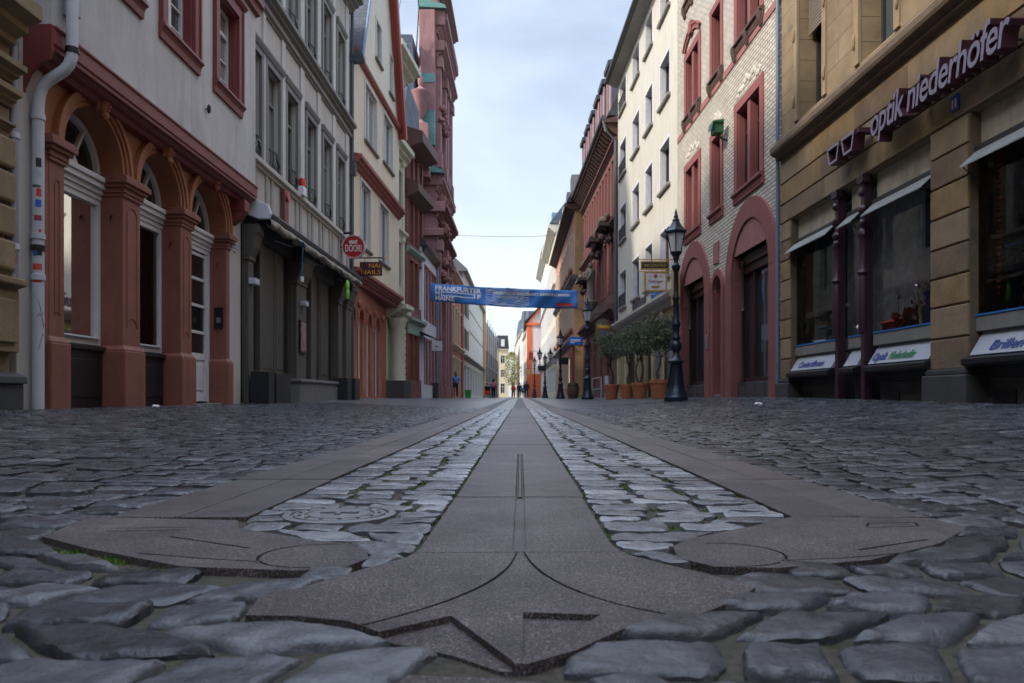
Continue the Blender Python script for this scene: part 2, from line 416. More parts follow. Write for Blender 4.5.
stones = {0: [], 1: [], 2: []}; mosspts = []
def add_stone(c, y, zone):
    lod = 0 if y < 2.3 else (1 if y < 6.5 else 2)
    stones[lod].append((c, zone))
def lay(want, y0, y1, step_fn):
    y = y0
    while y < y1:
        d = step_fn(y); ya, yb = y, y + d
        fa, fb = free(ya + d*.12), free(yb - d*.12)
        ivs = [(a, b) for a, b in zip(fa, fb)] if len(fa) == len(fb) else [(f, f) for f in free((ya+yb)/2)]
        for (a0, a1), (b0, b1) in ivs:
            inner = abs((a0+a1)/2) < .66 and ya > 1.15 and (a1-a0) < 1.2
            if inner != want: continue
            m0, m1 = min(a0, b0), max(a1, b1); w = (a1-a0+b1-b0)/2
            if w < .035: continue
            if m0 > .98*y+2.3 or m1 < -.98*y-2.3: continue
            avg = .142 if inner else (.150 if ya < 2 else .142)
            n = max(1, round(w/avg)); cuts = [0]
            for k in range(n): cuts.append(cuts[-1] + random.uniform(.72, 1.3))
            cuts = [q/cuts[-1] for q in cuts]
            slant = [0] + [random.uniform(-.07, .07)*w/n for _ in range(n-1)] + [0]
            for k in range(n):
                u, v = cuts[k], cuts[k+1]
                xa0, xa1 = a0+(a1-a0)*u-slant[k], a0+(a1-a0)*v-slant[k+1]
                xb0, xb1 = b0+(b1-b0)*u+slant[k], b0+(b1-b0)*v+slant[k+1]
                xm = (xa0+xb1)/2
                if xm > .9*y+2.0 or xm < -.9*y-2.0: continue
                wob = lambda x: .05*math.sin(x*1.7+y*.4)*min(1, abs(x)) + (.03*math.sin(x*5.1+1) if not inner else 0)
                if inner: wob = lambda x: .012*math.sin(x*9)
                yy = [ya+wob(xa0), ya+wob(xa1), yb+wob(xb1), yb+wob(xb0)]
                if y < 1.9: yy = [q + random.uniform(-.006, .006) for q in yy]
                g = (random.uniform(.004, .010) if y < 1.7 and not inner else random.uniform(.004, .010))/2
                if inner: g = random.uniform(.004, .0085)
                c = [(xa0+g, yy[0]+g), (xa1-g, yy[1]+g), (xb1-g, yy[2]-g), (xb0+g, yy[3]-g)]
                if inner and random.random() < .6: mosspts.append((xa1, (yy[1]+yy[2])/2+random.uniform(-.03, .03), .013))
                elif not inner and 2.0 < y < 12 and xm > 1.0 and random.random() < (.16 if xm < .5*y else .10): mosspts.append((xa1, ya, .016))
                elif not inner and 1.2 < y < 12 and random.random() < .015: mosspts.append((xa1, ya, .008))
                add_stone(c, (ya+yb)/2, 1 if inner else 0)
        y = yb
lay(False, .50, 18.0, lambda y: random.uniform(.092, .125) if y < 2 else random.uniform(.095, .13))
lay(True, 1.16, 18.0, lambda y: random.uniform(.082, .118))

def make_stones(lst, nu, nv, lod):
    S = len(lst); c = np.array([q[0] for q in lst]); zone = np.array([q[1] for q in lst])
    u = np.linspace(-1, 1, nu); v = np.linspace(-1, 1, nv); U, V = np.meshgrid(u, v); U = np.sign(U)*np.abs(U)**.7; V = np.sign(V)*np.abs(V)**.7
    k = .26; SU = U*np.sqrt(1-V*V*k*.5); SV = V*np.sqrt(1-U*U*k*.5)
    SU = np.broadcast_to(SU, (S, nv, nu)).copy(); SV = np.broadcast_to(SV, (S, nv, nu)).copy()
    ang = np.arctan2(SV, SU); rad = np.maximum(abs(U), abs(V))
    for f in (2, 3, 5, 8):
        ph = rng.uniform(0, 6.28, (S, 1, 1)); am = rng.uniform(0, .09/f, (S, 1, 1))*(1-.4*zone[:, None, None])
        w = 1 + am*np.sin(f*ang+ph)*rad**3 - .02
        SU *= w; SV *= w
    SU = np.clip(SU, -1.03, 1.03); SV = np.clip(SV, -1.03, 1.03)
    a, b = (SU+1)/2, (SV+1)/2
    w0, w1, w2, w3 = (1-a)*(1-b), a*(1-b), a*b, (1-a)*b
    X = sum(w*c[:, i, 0][:, None, None] for i, w in enumerate((w0, w1, w2, w3)))
    Y = sum(w*c[:, i, 1][:, None, None] for i, w in enumerate((w0, w1, w2, w3)))
    near = np.clip((2.6 - c[:, :, 1].mean(1))/1.2, 0, 1)[:, None, None]; z1 = zone[:, None, None]
    edge = .009 + .008*near*(1-z1) - .003*z1
    H = -edge*.45*(rad**rng.uniform(9.0, 22, (S, 1, 1)))
    H = H + (.0012 + .0012*near)*(1-.6*z1)*(1-rad**2)*rng.uniform(-.8, 1.3, (S, 1, 1))
    tx, ty = rng.normal(0, .014, (S, 1, 1))*(1+near), rng.normal(0, .016, (S, 1, 1))*(1+near)
    mx, my = c[:, :, 0].mean(1)[:, None, None], c[:, :, 1].mean(1)[:, None, None]
    H = H + (tx*(X-mx) + ty*(Y-my))*(1-.4*z1) + rng.normal(0, .0022, (S, 1, 1))*(1-.6*z1)
    amp = (.0009 + .0009*near)
    for f in (31, 47, 83, 131)[:(4 if lod == 0 else 2)]:
        p1, p2 = rng.uniform(0, 6.28, (S, 1, 1)), rng.uniform(0, 6.28, (S, 1, 1)); q = rng.uniform(.6, 1.4, (S, 1, 1))
        H = H + amp*(40/f)**.7*np.sin(f*q*X+p1)*np.sin(f*Y*(2-q)*.9+p2)
    # a chipped corner on some of the near setts
    cu, cv = rng.choice([-1, 1], (S, 1, 1)), rng.choice([-1, 1], (S, 1, 1)); ch = (rng.uniform(0, 1, (S, 1, 1)) < .5)
    dd = np.sqrt((U-cu)**2+(V-cv)**2); H = H - ch*near*.007*np.clip(1-dd/.6, 0, 1)
    base = np.array([[G(x, y) for x, y in zip(xr, yr)] for xr, yr in zip(mx.ravel()[:, None], my.ravel()[:, None])])[:, :, None]
    gx = np.array([(G(x+.1, y)-G(x-.1, y))/.2 for x, y in zip(mx.ravel(), my.ravel())])[:, None, None]
    H = H + base + gx*(X-mx)
    if lod == 0:
        from mathutils import noise as mn
        sh = X.shape; Xf, Yf, Rf = X.ravel(), Y.ravel(), np.broadcast_to(rad, sh).ravel(); d = np.empty((3, Xf.size))
        for i in range(Xf.size):
            p = Vector((Xf[i], Yf[i], 0)); a1 = mn.noise_vector(p*34); a2 = mn.noise_vector(p*75+Vector((9, 3, 1))); d[:, i] = a1*.62 + a2*.38
        e = (.25 + 1.0*Rf**4); H = H + (d[2]*.0036*e).reshape(sh)*(1-.5*z1); zz = 1-.65*z1; X = X + (d[0]*.0058*Rf**2).reshape(sh)*zz; Y = Y + (d[1]*.0048*Rf**2).reshape(sh)*zz
    top = np.stack([X, Y, H], -1).reshape(S, nv*nu, 3)
    per = [(0, i) for i in range(nu)] + [(j, nu-1) for j in range(1, nv)] + [(nv-1, i) for i in range(nu-2, -1, -1)] + [(j, 0) for j in range(nv-2, 0, -1)]
    pi = np.array([j*nu+i for j, i in per]); sk = top[:, pi].copy()
    ctr = np.concatenate([mx, my], -1)[:, :, :]; sk[:, :, :2] = ctr + (sk[:, :, :2]-ctr)*1.01; sk[:, :, 2] -= .03
    vs = np.concatenate([top, sk], 1); nt = vs.shape[1]
    q = [(j*nu+i, j*nu+i+1, (j+1)*nu+i+1, (j+1)*nu+i) for j in range(nv-1) for i in range(nu-1)]
    n = len(per); q += [(int(pi[k]), nu*nv+k, nu*nv+(k+1) % n, int(pi[(k+1) % n])) for k in range(n)]
    q = np.array(q)[None] + (np.arange(S)*nt)[:, None, None]
    tint = rng.beta(2, 3.2, S)*.8 + zone*.46
    return vs.reshape(-1, 3), q.reshape(-1, 4), np.repeat(np.clip(tint, 0, 1), nt)
def mesh_np(name, V, F, mat, tint=None):
    me = bpy.data.meshes.new(name); me.vertices.add(len(V)); me.vertices.foreach_set('co', V.astype(np.float32).ravel())
    me.loops.add(F.size); me.loops.foreach_set('vertex_index', F.astype(np.int32).ravel())
    me.polygons.add(len(F)); me.polygons.foreach_set('loop_start', np.arange(0, F.size, F.shape[1], dtype=np.int32))
    me.update(calc_edges=True); me.polygons.foreach_set('use_smooth', [True]*len(F))
    if tint is not None:
        at = me.attributes.new('tint', 'FLOAT', 'POINT'); at.data.foreach_set('value', tint.astype(np.float32))
    me.set_sharp_from_angle(angle=R(42)); me.materials.append(mat); o = bpy.data.objects.new(name, me); COL.objects.link(o); return o
VV, FF, TT, off = [], [], [], 0
for lod, (nu, nv) in {0: (19, 15), 1: (9, 7), 2: (6, 5)}.items():
    V, F, T = make_stones(stones[lod], nu, nv, lod); VV.append(V); FF.append(F+off); TT.append(T); off += len(V)
o = mesh_np('cobblestone_paving', np.concatenate(VV), np.concatenate(FF), M_stone, np.concatenate(TT)); o['kind'] = 'structure'
print('stones', [len(v) for v in stones.values()], 'verts', off)

# far and rear paving: the same setts, too small to see one by one
def farmat():
    m, nt, N, L, P = newmat('setts in the distance')
    tc = N.new('ShaderNodeTexCoord')
    b = n_(N, 'ShaderNodeTexBrick', Scale=1.0); b.inputs['Brick Width'].default_value = .17; b.inputs['Row Height'].default_value = .135
    b.inputs['Mortar Size'].default_value = .007; b.inputs['Mortar Smooth'].default_value = .5; b.inputs['Bias'].default_value = 0
    b.inputs['Color1'].default_value = (.06, .064, .078, 1); b.inputs['Color2'].default_value = (.18, .186, .205, 1); b.inputs['Mortar'].default_value = (.04, .036, .028, 1)
    nz = n_(N, 'ShaderNodeTexNoise', Scale=2.0); L.new(tc.outputs['Object'], nz.inputs['Vector'])
    mx = n_(N, 'ShaderNodeVectorMath', operation='MULTIPLY_ADD'); L.new(nz.outputs['Color'], mx.inputs[0]); mx.inputs[1].default_value = (.05, .05, 0); L.new(tc.outputs['Object'], mx.inputs[2])
    L.new(mx.outputs[0], b.inputs['Vector']); L.new(b.outputs['Color'], P.inputs['Base Color']); P.inputs['Roughness'].default_value = .28
    inv = n_(N, 'ShaderNodeMath', operation='SUBTRACT'); inv.inputs[0].default_value = 1; L.new(b.outputs['Fac'], inv.inputs[1])
    n3 = n_(N, 'ShaderNodeTexNoise', Scale=9.0, Detail=4.0); L.new(tc.outputs['Object'], n3.inputs['Vector'])
    a = bump(N, L, inv.outputs[0], .8, .01, P); bump(N, L, n3.outputs[0], .8, .03, P, a); return m
M_far = farmat()
xx = [-6.5, -5, -4, -3, -2, -1.15, 0, 1.15, 2, 3, 4, 5, 6.3]
sheet('far_cobblestone_paving', xx, [18.0 + i for i in range(25)] + [45, 50, 55, 60, 70, 80, 100, 130, 180, 260], -.002, M_far)
sheet('rear_cobblestone_paving', xx, [-14, -8, -4, -2, -1, 0, .5], -.002, M_far)
M_grfar = plain('granite strip', (.11, .098, .096), .55, bmp=.3)
for n, (x0, x1) in enumerate(((-.178, .178), (-.96, -.64), (.64, .96))):
    sheet('paving_strip', [x0, x1], [18.0 + i for i in range(25)] + [45, 50, 60, 80, 100], .003, M_grfar)

# ---- the granite bands
def cut(o, cutters):
    for k, c in enumerate(cutters):
        md = o.modifiers.new('c%d' % k, 'BOOLEAN'); md.operation = 'DIFFERENCE'; md.solver = 'EXACT'; md.object = c
    dg = bpy.context.evaluated_depsgraph_get(); me = bpy.data.meshes.new_from_object(o.evaluated_get(dg))
    o.modifiers.clear(); o.data = me
    for c in cutters: bpy.data.objects.remove(c)
def groove(pts, w):
    """prism following a polyline"""
    P = [Vector(p) for p in pts]; l, r = [], []
    for i, p in enumerate(P):
        t = (P[min(i+1, len(P)-1)] - P[max(i-1, 0)]).normalized(); n = Vector((-t.y, t.x))*w/2; l.append(p+n); r.append(p-n)
    poly = [tuple(q) for q in l] + [tuple(q) for q in reversed(r)]
    return poly
def cutter(poly, depth=.006): return MB().prismz(poly, -depth, .05).build('cutter', M_gran)
def smooth_poly(pts, keep, n=3):
    return pts
slab = MB().prismz(CEN, -.05, .001).build('granite_slab', M_gran)
cs = [cutter([(-.175,.885),(-.088,.958),(-.006,.790),(-.03,.74),(-.2,.82)], .008), cutter([(.004,.972),(.104,.962),(.003,.80)], .007)]
crv = lambda pts: [tuple(Vector(pts[0])*(1-t)**3 + 3*Vector(pts[1])*t*(1-t)**2 + 3*Vector(pts[2])*t*t*(1-t) + Vector(pts[3])*t**3) for t in [i/12 for i in range(13)]]
cs.append(cutter(groove(crv([(-.003,1.372),(-.012,1.15),(-.08,1.02),(-.205,.905)]), .006), .004))
cs.append(cutter(groove(crv([(.004,1.372),(.02,1.16),(.09,1.01),(.215,.95)]), .006), .004))
cs.append(cutter(groove([(-.011,1.375),(-.0085,2.2)], .006))); cs.append(cutter(groove([(.009,1.375),(.0085,2.2)], .006)))
cs.append(cutter([(-.009,1.36),(-.007,2.2),(.007,2.2),(.008,1.36)], .003))
cs.append(cutter(groove([(-.19,1.345),(.19,1.352)], .0025)))
cut(slab, cs); slab['kind'] = 'structure'
for P_, sgn in ((LFT, -1), (RGT, 1)):
    slab = MB().prismz(P_, -.05, .001).build('granite_slab', M_gran)
    cx, cy, r = (-.36, 1.325, .098) if sgn < 0 else (.37, 1.335, .098)
    arc = [(cx + r*math.cos(a), cy + r*math.sin(a)) for a in [R(-100) + R(200)*i/14*1 for i in range(15)]] if sgn > 0 else [(cx - r*math.cos(a), cy + r*math.sin(a)) for a in [R(-100) + R(200)*i/14 for i in range(15)]]
    cs = [cutter(groove(arc, .006)), cutter(groove([(sgn*.80, 1.47), (sgn*.62, 1.37)] if sgn > 0 else [(-.70, 1.50), (-.50, 1.385)], .008)),
          cutter(groove([(cx+sgn*.08, cy-.055), (sgn*.56, 1.30), (sgn*.68, 1.34)], .006))]
    if sgn > 0:
        for a_, b_ in (((.74,1.60),(.86,1.62)), ((.86,1.62),(.88,1.67)), ((.88,1.67),(.77,1.66)), ((.77,1.66),(.74,1.60))): cs.append(cutter(groove([a_, b_], .005)))
    else:
        for dy in (0, .035): cs.append(cutter(groove([(-.86, 1.56+dy), (-.70, 1.575+dy)], .005)))
    cut(slab, cs); slab['kind'] = 'structure'
MB().prismz(TIP, -.05, -.002).build('granite_slab', M_gran, bevel=.004)['kind'] = 'structure'
cj = [2.09, 2.82, 3.68, 4.4, 5.6, 6.7, 7.75, 8.9, 10.1, 11.3, 12.6, 13.9, 15.2, 16.6, 18]
for i, (a, b) in enumerate(zip(cj, cj[1:])):
    dz = random.uniform(-.0015, .0015)
    o = MB().prismz([(-.178, a+.003), (.178, a+.003), (.178, b-.003), (-.178, b-.003)], -.05, .001+dz).build('granite_slab', M_gran); o['kind'] = 'structure'
    if i < 2:
        e = b+.1 if i == 0 else b-.02
        cut(o, [cutter(groove([(-.0085, a-.1), (-.0085, e)], .006)), cutter(groove([(.0085, a-.1), (.0085, e)], .006))])
    b_ = o.modifiers.new('b', 'BEVEL'); b_.width = .0035; b_.segments = 2; b_.limit_method = 'ANGLE'; b_.angle_limit = R(50)
for sx in (-1, 1):
    ys_ = [1.755, 2.55, 3.3, 4.3, 5.2, 6.3, 7.5, 8.6, 9.6, 10.6, 11.8, 13, 14.2, 15.5, 16.8, 18]
    for a, b in zip(ys_, ys_[1:]):
        for h0, h1 in ((.64, .798), (.802, .96)):
            sk_ = random.uniform(-.02, .02); dz = random.uniform(-.0015, .0015)
            mb = MB().prismz(sorted([(sx*h0, a+.004)]) + [(sx*h1, a+.004), (sx*h1, b-.002), (sx*h0, b-.002)], -.05, .001+dz)
            mb.build('granite_slab', M_gran, bevel=.003)['kind'] = 'structure'
# cross band
for sx in (-1, 1): MB().box(sx*0.964, sx*1.5, 9.9, 10.15, -.03, .004).build('granite_slab', M_gran)['kind'] = 'structure'

# ---- iron cover
M_iron = plain('worn cast iron', (.26, .26, .27), .38, .5, var=.25, scale=30, bmp=.4)
mc = MB(); cx, cy, r = MAN
mc.lathe(cx, cy, [(r, -.03), (r, .001), (r-.010, .003), (r-.016, .003), (r-.018, -.002), (r-.024, -.002), (r-.026, .003), (r-.05, .003), (r-.052, -.001), (r-.057, -.001), (r-.059, .003), (.03, .003), (.001, .004)], 40)
cover = mc.build('valve_cover', M_iron, smooth=True); tag(cover, 'small round cast iron cover set in the light setts left of the middle slab', 'valve cover')
for k in range(14):
    a = 2*math.pi*k/14; mc = MB(); mc.box(cx+(r-.038)*math.cos(a)-.004, cx+(r-.038)*math.cos(a)+.004, cy+(r-.038)*math.sin(a)-.004, cy+(r-.038)*math.sin(a)+.004, .002, .0065); mc.build('raised_mark', M_iron, cover)
mc = MB(); mc.box(cx-.045, cx+.045, cy-.008, cy+.008, .003, .0075); mc.box(cx-.006, cx+.006, cy-.03, cy+.03, .003, .007)
mc.build('keyhole_plate', M_iron, cover)

# ---- moss and weeds in the joints
M_moss = plain('moss', (.11, .22, .022), .9, var=.4, scale=20, bmp=0)
for y in [1.45 + .055*i for i in range(120)]:
    for x, p in ((-.184, .62), (.186, .62), (-.632, .6), (.632, .5), (.968, .3), (-.968, .2)):
        if y < 1.8 and abs(x) > .5: continue
        if random.random() < p*max(.25, 1-(y-1.5)/7): mosspts.append((x+random.uniform(-.006, .006), y+random.uniform(-.02, .02), .009))
for p in ((-.80, 1.365), (-.74, 1.335), (-.70, 1.31), (-.9, 1.42), (-.84, 1.40), (-.60, 1.245), (-.17, 1.43), (-.25, 1.29), (-.98, 1.6), (-0.96, 1.68), (.215, 1.42), (.22, 1.36)): mosspts += [(p[0]+random.uniform(-.015, .015), p[1]+random.uniform(-.008, .008), .012) for _ in range(3)]
for i in range(70):
    y = random.uniform(8, 15); mosspts.append((XR(y)-random.uniform(.02, .16), y, .03))
for i in range(12): mosspts.append((-5.45+random.uniform(0, .08), random.uniform(8.3, 14), .02))
mo = MB()
for x, y, s in mosspts:
    z = G(x, y) - .014
    for k in range(int(16 + s*700)):
        a, d = random.uniform(0, 6.28), random.random()**.7*s*1.6; h = random.uniform(.25, .55)*s*(1.15-d/(s*2)); bx, by = x+d*math.cos(a)*1.2, y+d*math.sin(a)
        w = s*.22; t = random.uniform(0, 3.14); lx, ly = random.uniform(-.4, .4)*s, random.uniform(-.4, .4)*s
        mo.add([(bx-w*math.cos(t), by-w*math.sin(t), z), (bx+w*math.cos(t), by+w*math.sin(t), z), (bx+lx, by+ly, z+.006+h)], [(0, 1, 2)])
o = mo.build('moss', M_moss, uv=False); o['kind'] = 'stuff'; o['label'] = 'green moss and small weeds in the joints between the setts'; o['category'] = 'moss'
M_grans = []
for f_ in ((1.16, 1.10, 1.06), (.82, .80, .80), (1.0, .95, .92)):
    g_ = M_gran.copy(); nt_ = g_.node_tree; P_ = nt_.nodes['Principled BSDF']; src = P_.inputs['Base Color'].links[0].from_socket
    mm = nt_.nodes.new('ShaderNodeMix'); mm.data_type = 'RGBA'; mm.blend_type = 'MULTIPLY'; mm.inputs[0].default_value = 1; nt_.links.new(src, mm.inputs[6]); mm.inputs[7].default_value = (*f_, 1); nt_.links.new(mm.outputs[2], P_.inputs['Base Color']); M_grans.append(g_)
rs_ = random.Random(8)
for o in [q for q in bpy.data.objects if q.name.startswith('granite_slab')][3:]: o.data.materials[0] = rs_.choice(M_grans + [M_gran])
M_paper = plain('crumpled paper', (.75, .75, .76), .8, var=.05)
def litter(x, y, s, label, grp=None):
    m = MB(); m.ball((0, 0, s*.35), (s, s*.7, s*.4), 9, 6, .35); o = m.build('paper_scrap', M_paper, loc=(x, y, G(x, y))); return tag(o, label, 'litter', grp)
litter(-5.05, 10.4, .05, 'crumpled white paper scrap by the foot of the second terracotta pier')
litter(3.5, 11.0, .06, 'crumpled white paper scrap lying before the sandstone optician shop')
litter(-.95*.9, .845+.0, .007, 'tiny white pebble on the dark setts at the lower left')
# ================================================================== BUILDINGS, LEFT SIDE
M_plgrey = plain('pale grey plaster', (.50, .48, .47), .85, var=.13, scale=1.6, dirt=.55, bmp=.2)
M_terra = plain('terracotta painted stone', (.25, .090, .060), .62, var=.2, scale=2.2, dirt=.5, bmp=.25)
M_terraf = plain('terracotta painted frieze', (.31, .115, .055), .65, var=.12, scale=2.5, dirt=.35, bmp=.25)
M_oxred = plain('oxblood painted timber', (.19, .040, .034), .5, var=.12, scale=3, bmp=.15)
M_white = plain('white window paint', (.62, .62, .62), .45, var=.05, bmp=.05)
M_black = plain('black board', (.012, .012, .014), .4, var=.3, bmp=.2)
M_dgrey = plain('dark grey shopfront paint', (.10, .095, .085), .6, var=.12, scale=2, dirt=.4)
M_mgrey = plain('grey painted stone', (.19, .185, .172), .75, var=.1, scale=2, dirt=.35)
M_pgrey = plain('weathered light grey render', (.47, .44, .40), .85, var=.08, scale=1.0, dirt=.45)
M_beige = plain('beige plaster', (.62, .54, .41), .85, var=.06, scale=1.0, dirt=.3)
M_brsand = brickmat('brown rusticated sandstone', (.30, .215, .12), (.22, .155, .085), (.07, .05, .03), .7, .42, .02, .85, 1.0, var=.4)
M_brsandp = plain('brown sandstone moulding', (.25, .18, .10), .85, var=.25, scale=2, dirt=.5, bmp=.4)
M_iron2 = plain('black wrought iron', (.015, .016, .018), .45, .3, var=.2, bmp=.1)
M_slate = brickmat('blue black slates', (.035, .042, .055), (.06, .07, .09), (.012, .013, .016), .26, .16, .006, .55, .9, var=.3)
M_slateb = brickmat('weathered blue slates', (.06, .085, .12), (.09, .12, .165), (.03, .04, .05), .5, .3, .01, .6, .7, var=.3)
M_zinc = plain('zinc sheet', (.30, .33, .37), .45, .6, var=.15, bmp=.1)
M_pipe = plain('pale grey pipe paint', (.52, .54, .57), .45, var=.08, scale=4, dirt=.3, bmp=.05)
M_copper = plain('green copper sheet', (.10, .25, .22), .6, var=.25, scale=4)
M_purple = plain('red purple sandstone', (.31, .16, .155), .85, var=.22, scale=1.4, dirt=.55, bmp=.5)
M_cream = plain('cream painted stone', (.55, .54, .42), .8, var=.08, scale=1.4, dirt=.4)
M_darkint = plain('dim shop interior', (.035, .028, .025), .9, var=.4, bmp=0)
GL = glassmat('dark window glass'); GL2 = glassmat('bluish window glass', (.05, .065, .075), .06)
CG = clearglass()

# ---------- 1: far left, brown sandstone
b0 = Bld('sandstone_house', 'brown rusticated sandstone house at the far left edge, cut off by the frame', (-5.45, -12), (-5.45, 8.0))
m = MB(); ops = []
for i in range(6):
    x = 1.2 + i*3.1; ops += [(x, x+1.5, .9, 3.2), (x, x+1.3, 5.3, 7.4), (x, x+1.3, 8.9, 10.9)]
ops = [q for q in ops if q[1] < 19.3]
wall(m, 0, 20, -.1, 13, ops, depth=.3); shell(m, 0, 20, -.1, 13); m.build('wall', M_brsand, b0.o)
for q in ops: window(b0, *q, y=.28, fm=M_white, sm=M_brsandp, sur=.14, proj=.05)
m = MB(); m.run(0, 20.0, cornice_prof(4.02, 4.5, .36, 3)); m.build('cornice', M_brsandp, b0.o, bevel=.008)
for z0, z1, p in ((3.62, 3.82, .20), (3.36, 3.56, .15), (3.1, 3.2, .08)):
    m = MB(); m.run(17.0, 20.0, cornice_prof(z0, z1, p, 3)); m.build('moulding', M_brsandp, b0.o, bevel=.006)
m = MB(); m.box(19.35, 20.02, -.10, .02, .75, 1.4); m.run(19.3, 20.05, cornice_prof(1.4, 1.55, .17, 2)); m.box(19.45, 19.95, -.135, -.10, .85, 1.3); m.build('pedestal', M_brsandp, b0.o, bevel=.012)
m = MB(); m.box(17, 20.03, -.14, .02, -.1, .42); m.run(17, 20.05, [(.02, .42), (-.17, .42), (-.16, .5), (.02, .56)]); m.build('plinth', plain('dark basalt plinth', (.05, .05, .052), .6), b0.o, bevel=.01)
for i in range(4):
    m = MB(); z = 1.62 + i*.36; m.box(19.4, 20.02, -.07, .02, z, z+.32); m.build('quoin', M_brsandp, b0.o, bevel=.03)

# ---------- 2: pale grey house above a terracotta arcade
b1 = Bld('arcade_house', 'pale grey plastered house with oxblood window surrounds over three terracotta arches', (-5.5, 8.2), (-5.5, 14.74))
Y0 = 8.2
A = [(9.0-Y0, 10.34-Y0), (10.8-Y0, 12.1-Y0), (12.5-Y0, 13.98-Y0)]
SP = 3.30
m = MB(); ops = [(a, b, .0, SP+(b-a)/2, (b-a)/2) for a, b in A]
wall(m, .42, 5.93, -.1, 4.25, ops, depth=.42); m.build('arcade_wall', M_terraf, b1.o)
m = MB(); m.box(-.02, .42, -.012, .4, -.1, 4.25); m.build('corner_strip', M_pgrey, b1.o, bevel=.01)
m = MB(); m.box(5.93, 6.54, -.012, .4, -.1, 4.25); m.build('corner_strip', M_pgrey, b1.o, bevel=.01)
def pier(x0, x1, near=True):
    m = MB(); m.box(x0-.006, x1+.006, -.03, .45, .9, 3.08); p = m.build('pier', M_terra, b1.o, bevel=.012)
    m = MB(); e = .05
    m.box(x0-e, x1+e, -.09, .46, -.1, .92); m.add([(x0-e,-.09,.92),(x1+e,-.09,.92),(x1+e,.46,.92),(x0-e,.46,.92),(x0,-.03,1.0),(x1,-.03,1.0),(x1,.45,1.0),(x0,.45,1.0)], [(0,3,2,1),(4,5,6,7),(0,1,5,4),(1,2,6,5),(2,3,7,6),(3,0,4,7)])
    m.build('base', M_terra, p, bevel=.018)
    m = MB()
    for z0, z1, g in ((3.04, 3.09, .025), (3.09, 3.16, .04), (3.16, 3.21, .075), (3.21, 3.29, .11), (3.29, 3.325, .085)):
        m.box(x0-g, x1+g, -.03-g, .455+g*.1, z0, z1)
    m.build('capital', M_terra, p, bevel=.008)
    m = MB(); xa, xb = x0+.09, x1-.09
    if xb - xa > .1:
        m.box(xa, xa+.012, -.040, -.02, 1.25, 2.8); m.box(xb-.012, xb, -.040, -.02, 1.25, 2.8)
        for zc, s in ((1.25, 1), (2.8, -1)): m.arch((xa+xb)/2, zc, (xb-xa)/2-.012, (xb-xa)/2, -.040, -.02, 0 if s < 0 else 0, math.pi, 10)
        m.build('panel_moulding', M_terra, p)
    m = MB(); m.tube([(x0+.01-.01, .12, 2.78), (x0-.045, .12, 2.76), (x0-.05, .12, 2.70)], .012, 6); m.build('hook', M_black, p)
    return p
pier(.52, .80); pier(A[0][1], A[1][0]); pier(A[1][1], A[2][0]); pier(A[2][1], 5.93)
m = MB(); m.box(.42, .52, -.02, .4, -.1, 3.3); m.build('edge_strip', M_terra, b1.o, bevel=.01)
for a, b in A:
    c, r = (a+b)/2, (b-a)/2
    m = MB()
    for r0, r1, p in ((r-.004, r+.05, .035), (r+.05, r+.06, .015), (r+.06, r+.12, .06), (r+.12, r+.19, .085)): m.arch(c, SP+.02, r0, r1, -p, .01, n=26)
    ar = m.build('archivolt', M_terraf, b1.o, bevel=.006, smooth=True)
    # carved head on the crown of the arch
    m = MB(); z = SP + r
    m.ball((c, -.13, z+.06), (.085, .075, .12), 14, 10, .03); m.ball((c, -.205, z+.045), (.018, .03, .035), 8, 6)
    m.ball((c-.035, -.185, z+.08), (.02, .02, .014), 8, 5); m.ball((c+.035, -.185, z+.08), (.02, .02, .014), 8, 5)
    m.ball((c, -.19, z-.01), (.032, .022, .012), 8, 5); m.ball((c, -.15, z-.06), (.06, .05, .06), 10, 7, .12)
    for k in range(14):
        w_ = math.pi*(k/13); m.ball((c+.095*math.cos(w_), -.11-.02*math.sin(w_), z+.07+.11*math.sin(w_)), (.03, .035, .03), 7, 5, .15)
    for s in (-1, 1): m.ball((c+s*.09, -.10, z+.02), (.028, .04, .06), 7, 6, .15)
    m.build('carved_keystone', M_terraf, ar, smooth=True)
